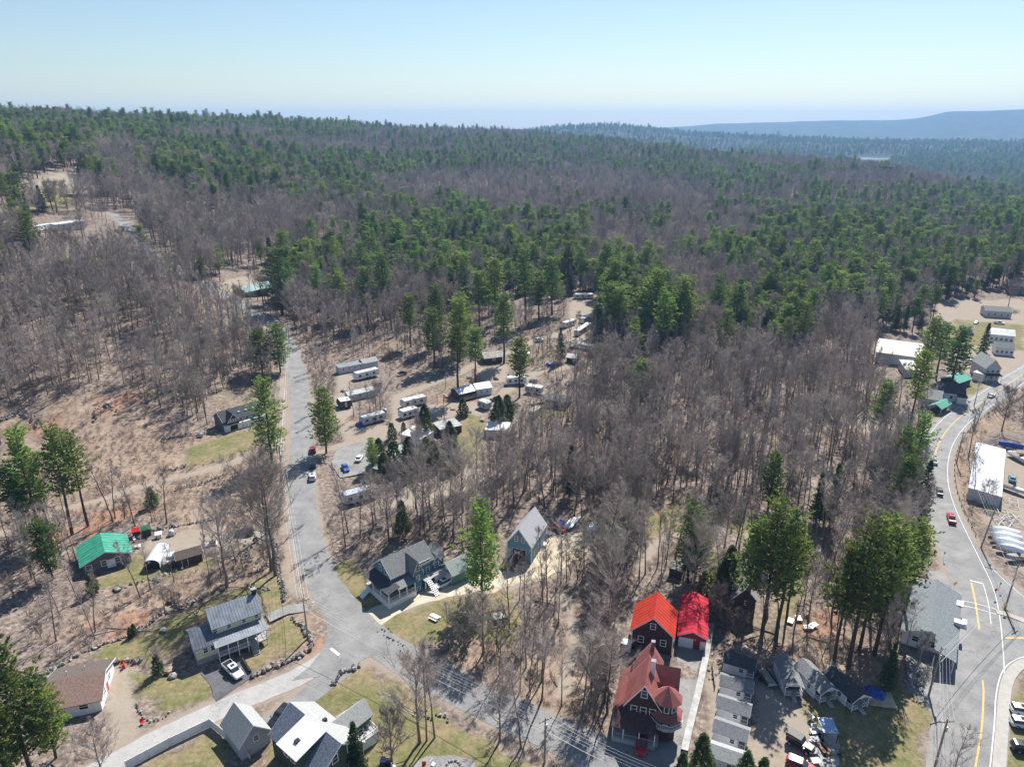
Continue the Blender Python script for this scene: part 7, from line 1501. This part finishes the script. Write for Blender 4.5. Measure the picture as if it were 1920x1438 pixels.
tarp(1640,1302,4,3,1.4,TARPB,'blue tarp on the wooden platform beside the last cabin'); tarp(675,800,3,2.4,1.6,TARPB,'blue tarp over a pile left of the pale camper'); tarp(1032,684,4,3,1.2,TARPB,'blue tarp pool cover beside the spruce in the campground'); tarp(1585,985,2,2,.8,TARPB,'small blue bundle under the bare trees'); tarp(1165,780,3,2,1,TW,'white clutter beside the grey woods cabin')
g=ground(1650,1312); t=thing('wood_platform','pale wooden platform holding the blue tarp beside the last cabin','platform',g,R(-10)); 
for k in range(8): MB().box(-2.4,2.4,-2+k*.5,-1.53+k*.5,.25,.33).obj('board',mat('wood_fresh',(.50,.40,.26),rough=.8,var=.15),t)
g=ground(948,1066); t=thing('lawn_tractor','small red lawn tractor beside the jeep','tractor',g,R(200)); loft(MB(),[(-.7,.35,.35,.7,.05),(.1,.4,.3,.6,.05),(.2,.32,.35,.95,.06),(.95,.3,.35,.85,.08)]).obj('body',REDP,t); MB().box(-.45,-.1,-.25,.25,.6,1.0).obj('seat',BLKP,t)
for x,r in((-.45,.36),(.7,.25)):
    for s in(-1,1): MB().tube((x,s*.35,r),(x,s*.55,r),r,r,10).obj('wheel',TYRE,t)
g=ground(1437,1274); t=thing('boat_trailer','grey utility trailer parked beside the top cabins','trailer',g,R(100)); MB().box(-2.2,2.2,-1,1,.5,.6).obj('bed',LGREY,t)
for s in(-1,1): MB().tube((0,s*1.1,.35),(0,s*1.3,.35),.35,.35,10).obj('wheel',TYRE,t); MB().box(-2.2,2.2,s*1.0-.04,s*1.0+.04,.6,1.0).obj('side_rail',BLKP,t)
MB().tube((-2.2,0,.5),(-3.5,0,.45),.06,.06,4).obj('tow_bar',BLKP,t); MB().box(-1.6,1.5,-.6,.6,.6,.95).obj('load',WOOD,t)
# outdoor furniture yard beside the jeep
sheet('patio_slab',[(1523,1362),(1557,1366),(1571,1375),(1574,1436),(1540,1440),(1527,1420)],.05,M_CONC,jit=.05)
items=[(1527,1375,'white garden table, top left of the furniture display'),(1541,1374,'grey garden table beside the top left white one'),(1528,1390,'white garden table, second in the left column of the display'),(1527,1412,'white garden table, third in the left column of the display'),(1529,1430,'white garden table, lowest in the left column of the display')]
for i,(x,y,l) in enumerate(items): g=ground(x,y); tabl(g.x,g.y,.06,.1,l,[LGREY,DECK,LGREY,DECK,LGREY][i],1.5,1.2,.6)
g=ground(1549,1378); t=thing('display_canopy','white and blue flat canopy on posts over the furniture display','canopy',g,R(-5)); MB().box(-1.3,1.3,-1.7,1.7,2.2,2.3).obj('canopy_top',mat('canopy_blue_white',(.34,.44,.62),rough=.4,var=.1),t); posts(t,[(-1.2,-1.6),(1.2,-1.6),(1.2,1.6),(-1.2,1.6)],0,2.2,BLKP,.05,'leg')
for i,(x,y) in enumerate([(1536,1384),(1541,1392),(1548,1390),(1553,1396)]): g=ground(x,y); chair(g.x,g.y,.06,i,'%s chair in the cluster under the display canopy'%['leftmost black','lower black','rear white','right white'][i],[BLKP,BLKP,LGREY,DECK][i],s=1.0)
for i,(x,y) in enumerate([(1541,1404),(1549,1407)]): g=ground(x,y); tabl(g.x,g.y,.06,.2,['left of two terracotta brown wooden benches on the slab','right of two terracotta brown wooden benches on the slab'][i],mat('wood_terracotta',(.35,.16,.09),rough=.7,var=.1),.9,2.2,.5,nm='wooden_bench')
for i,(x,y) in enumerate([(1547,1422),(1553,1426),(1560,1412),(1572,1418),(1569,1405)]): g=ground(x,y); chair(g.x,g.y,.06,i*1.3,'%s single chair at the lower end of the slab'%['first black','second black','first white','dark slab edge','white slab edge'][i],[BLKP,BLKP,LGREY,BLKP,DECK][i],s=1.1)
for i,(x,y) in enumerate([(1521,1348),(1525,1365)]): g=ground(x,y); chair(g.x,g.y,.0,2+i,'white lawn chair on the shaded grass, %s one'%['upper','lower'][i],LGREY,s=1.6)
# chairs and gate ornaments
for i,(x,y,m) in enumerate([(229,1247,REDP),(236,1249,ORNG),(231,1253,REDP)]): g=ground(x,y); chair(g.x,g.y,0,i*2,'%s garden chair by the short stone wall'%['red','orange','second red'][i],m,s=1.1)
g=ground(253,1014); chair(g.x,g.y,0,1,'white garden chair before the tiny red roofed shed',WHT,s=1.2)
g=ground(268,1357); chair(g.x,g.y,0,1,'small red chair ornament at the driveway mouth',REDP,s=1.2)
for i,(x,y) in enumerate([(259,1027),(262,1024)]): g=ground(x,y); tabl(g.x,g.y,0,i,['white folding table on the grass by the green roof','second white folding table on the grass by the green roof'][i],WHT,1.5,.6,.5)
g=ground(395,1022); t=thing('flat_trailer','small flat trailer with white load by the dark shed','trailer',g,R(20)); MB().box(-1.6,1.6,-.8,.8,.4,.5).obj('bed',WHT,t); MB().box(-.2,1.3,-.5,.5,.5,1.0).obj('load',BLKP,t)
for s in(-1,1): MB().tube((0,s*.8,.3),(0,s*1.0,.3),.3,.3,10).obj('wheel',TYRE,t)
g=ground(479,1015); t=thing('tyre_planter','upright black wheel with white centre by the roadside tree','wheel',g); MB().tube((0,0,.6),(.15,-.35,.6),.6,.6,14).obj('tyre',TYRE,t); MB().tube((.15,-.36,.6),(.17,-.4,.6),.3,.3,10).obj('hub',WHT,t)
def gball(px,py,m,label,r=.5):
    g=ground(px,py); t=thing('garden_ball',label,'ornament',g); b=MB(); b.path([(0,0,0),(0,0,r*.3),(0,0,r),(0,0,r*1.7),(0,0,r*2)],[r*.3,r*.8,r,r*.7,.02],10); b.obj('ball',m,t)
gball(1393,1428,ORNG,'orange ball ornament by the lowest cabin',.6); gball(1252,1215,REDP,'red flower tub behind the victorian house',.45)
g=ground(1205,1395) ; 
# dish, bbq, patio by the bottom edge
g=ground(1409,1310); t=thing('satellite_dish','grey satellite dish at the second cabin','dish',g); MB().tube((0,0,0),(0,0,1.6),.04,.04,5).obj('mast',LGREY,t); b=MB(); b.path([(0,0,1.6),(-.15,-.15,1.7),(-.3,-.3,1.85)],[.05,.35,.5],12); b.obj('reflector',LGREY,t)
sheet('patio_slab',[(780,1428),(800,1418),(850,1415),(890,1425),(900,1450),(770,1450)],.04,M_LOT,jit=.2)
g=ground(850,1438); t=thing('fire_pit','round stone fire pit on the patio at the bottom edge','fire pit',g)
for k in range(14): o=link('stone',ROCKS[k%12],t,(1.2*math.cos(k*.449),1.2*math.sin(k*.449),.2)); o.scale=(.55,.45,.5)
g=ground(725,1432); t=thing('fuel_tank_cart','blue and black covered cart beside the young lawn tree','cart',g); loft(MB(),[(-1,.5,.3,1.0,.1),(1,.5,.3,.9,.1)]).obj('body',P_BK,t); MB().box(-1.0,-.2,-.55,.55,1.0,1.15).obj('lid',TARPB,t)
for s in(-1,1): MB().tube((0,s*.5,.3),(0,s*.65,.3),.3,.3,8).obj('wheel',TYRE,t)
for i,(x,y) in enumerate([(795,1440),(812,1436),(738,1440)]): g=ground(x,y); chair(g.x,g.y,0,i,['orange deck chair on the bottom edge patio','pale deck chair on the bottom edge patio','white deck chair beside the blue lidded cart'][i],[ORNG,WHT,WHT][i],s=1.3)
for i,(x,y) in enumerate([(1515,1178),(1525,1174),(1482,1166),(1497,1161)]): g=ground(x,y); tabl(g.x,g.y,0,i*.5,['white slatted bench in the sandy clearing, left','white slatted bench in the sandy clearing, right','low white pallet at the clearing edge, left','low white pallet at the clearing edge, right'][i],WHT,1.8,1.2,.5,nm='garden_bench')
# logs on the forest floor (the hundred or so that can be told apart)
lg=[variant for variant in range(3)]; LM=[MB().path([(-3.2-.6*i,0,0),(0,.15,.05),(3.4,0,0)],[.22,.18,.09],6).mesh('fallen_log',M_BARK if i<2 else WOOD) for i in range(3)]
cnt=0
for i in range(900):
    x=random.uniform(-130,190); y=random.uniform(100,290)
    u,v=project(x,y,0)
    if not(0<u<1920 and v<1430): continue
    A1=np.array([x]); A2=np.array([y])
    if inpoly(NOTREE+LAWNP+DIRTP,A1,A2,2)[0]: continue
    if min(pdist(P,A1,A2)[0]-RW[k] for k,P in PWL.items())<3: continue
    o=link('fallen_log',LM[i%3],loc=(x,y,float(H(x,y))-.02),rz=random.random()*3.14); lb_,gr_=zone_label('log',x,y,.9 if cnt%2 else .5); tag(o,lb_.replace('tall ','long ').replace('smaller ','short '),'log',gr_.replace('tall ','long ').replace('smaller ','short ')); o.scale=(random.uniform(.8,1.15) if cnt%2 else random.uniform(.4,.7),)*3; cnt+=1
    if cnt>=120: break

TB=mat('tarp_brown',(.16,.11,.08),rough=.7,var=.3,scale=2); TGY=mat('tarp_grey',(.30,.31,.33),rough=.6,var=.3,scale=2)
for (x,y,w,d,h,m,l) in [(838,705,3,2,1,TGY,'grey covered pile left of the brown camp cabin'),(880,708,2.5,2,1.2,TW,'white covered pile below the brown camp cabin'),(930,712,3,2,1,TB,'brown covered woodpile between the cabin and the white camper'),(972,700,3,2.4,1.2,TW,'white covered pile behind the white camper'),(1000,715,3,2,1.3,TGY,'grey covered pile above the brown and grey camper'),
 (852,730,2.5,2,1,TB,'brown covered pile left of the dark camp cabin'),(812,775,2,2,1,TW,'white bundle by the broad dark cedar'),(880,775,2,1.5,.8,TGY,'low grey bundle beyond the round evergreen'),(645,735,2.5,2,1,TGY,'grey covered pile between the mobile homes'),(722,770,2,1.5,1,TW,'white bundle right of the pale camper row'),
 (1040,600,4,3,1.5,TGY,'grey covered pile left of the top campers'),(1085,592,3,2,1.2,TW,'white covered pile behind the top campers'),(1120,640,3,2,1.2,TB,'brown pile right of the long low shelter'),(780,850,2.5,2,1,TW,'white bundle behind the hedge cedars'),(690,905,3,2,1.2,TB,'brown pile above the long silver trailer')]: tarp(x,y,w,d,h,m,l,'pile')
for i,(x,y) in enumerate([(850,768),(905,790),(838,745)]):
    g=ground(x,y); tabl(g.x,g.y,0,i,['picnic table on the leafy ground near the yard pole','picnic table on the camp lawn edge','picnic table left of the dark camp cabin'][i],WOOD,1.9,1.4,.7,nm='picnic_table')
car(1012,640,1030,640,'suv',P_WH,'white car in shade above the spruce in the campground',sc=.95); car(985,664,1000,668,'sedan',P_GY,'grey car parked behind the tall camp pines'); car(930,752,945,748,'pickup',P_DB,'navy pickup truck right of the pale blue cabin',sc=.85)
# ---------------------------------------------------------------- air
hz=MB(); hz.box(-11500,11500,-600,11500,-75,282)
hm=bpy.data.materials.new('air'); hm.use_nodes=True; hn=hm.node_tree; hn.nodes.clear()
pv=hn.nodes.new('ShaderNodeVolumePrincipled'); pv.inputs['Color'].default_value=(.32,.60,1.0,1); pv.inputs['Density'].default_value=0.000105; pv.inputs['Anisotropy'].default_value=.15
ho=hn.nodes.new('ShaderNodeOutputMaterial'); hn.links.new(pv.outputs[0],ho.inputs['Volume'])
o=hz.obj('haze',hm); o['kind']='stuff'; o['label']='pale blue haze over the far hills'
scene.cycles.volume_bounces=0
scene.cycles.max_bounces=6; scene.cycles.transparent_max_bounces=8; scene.cycles.sample_clamp_indirect=4
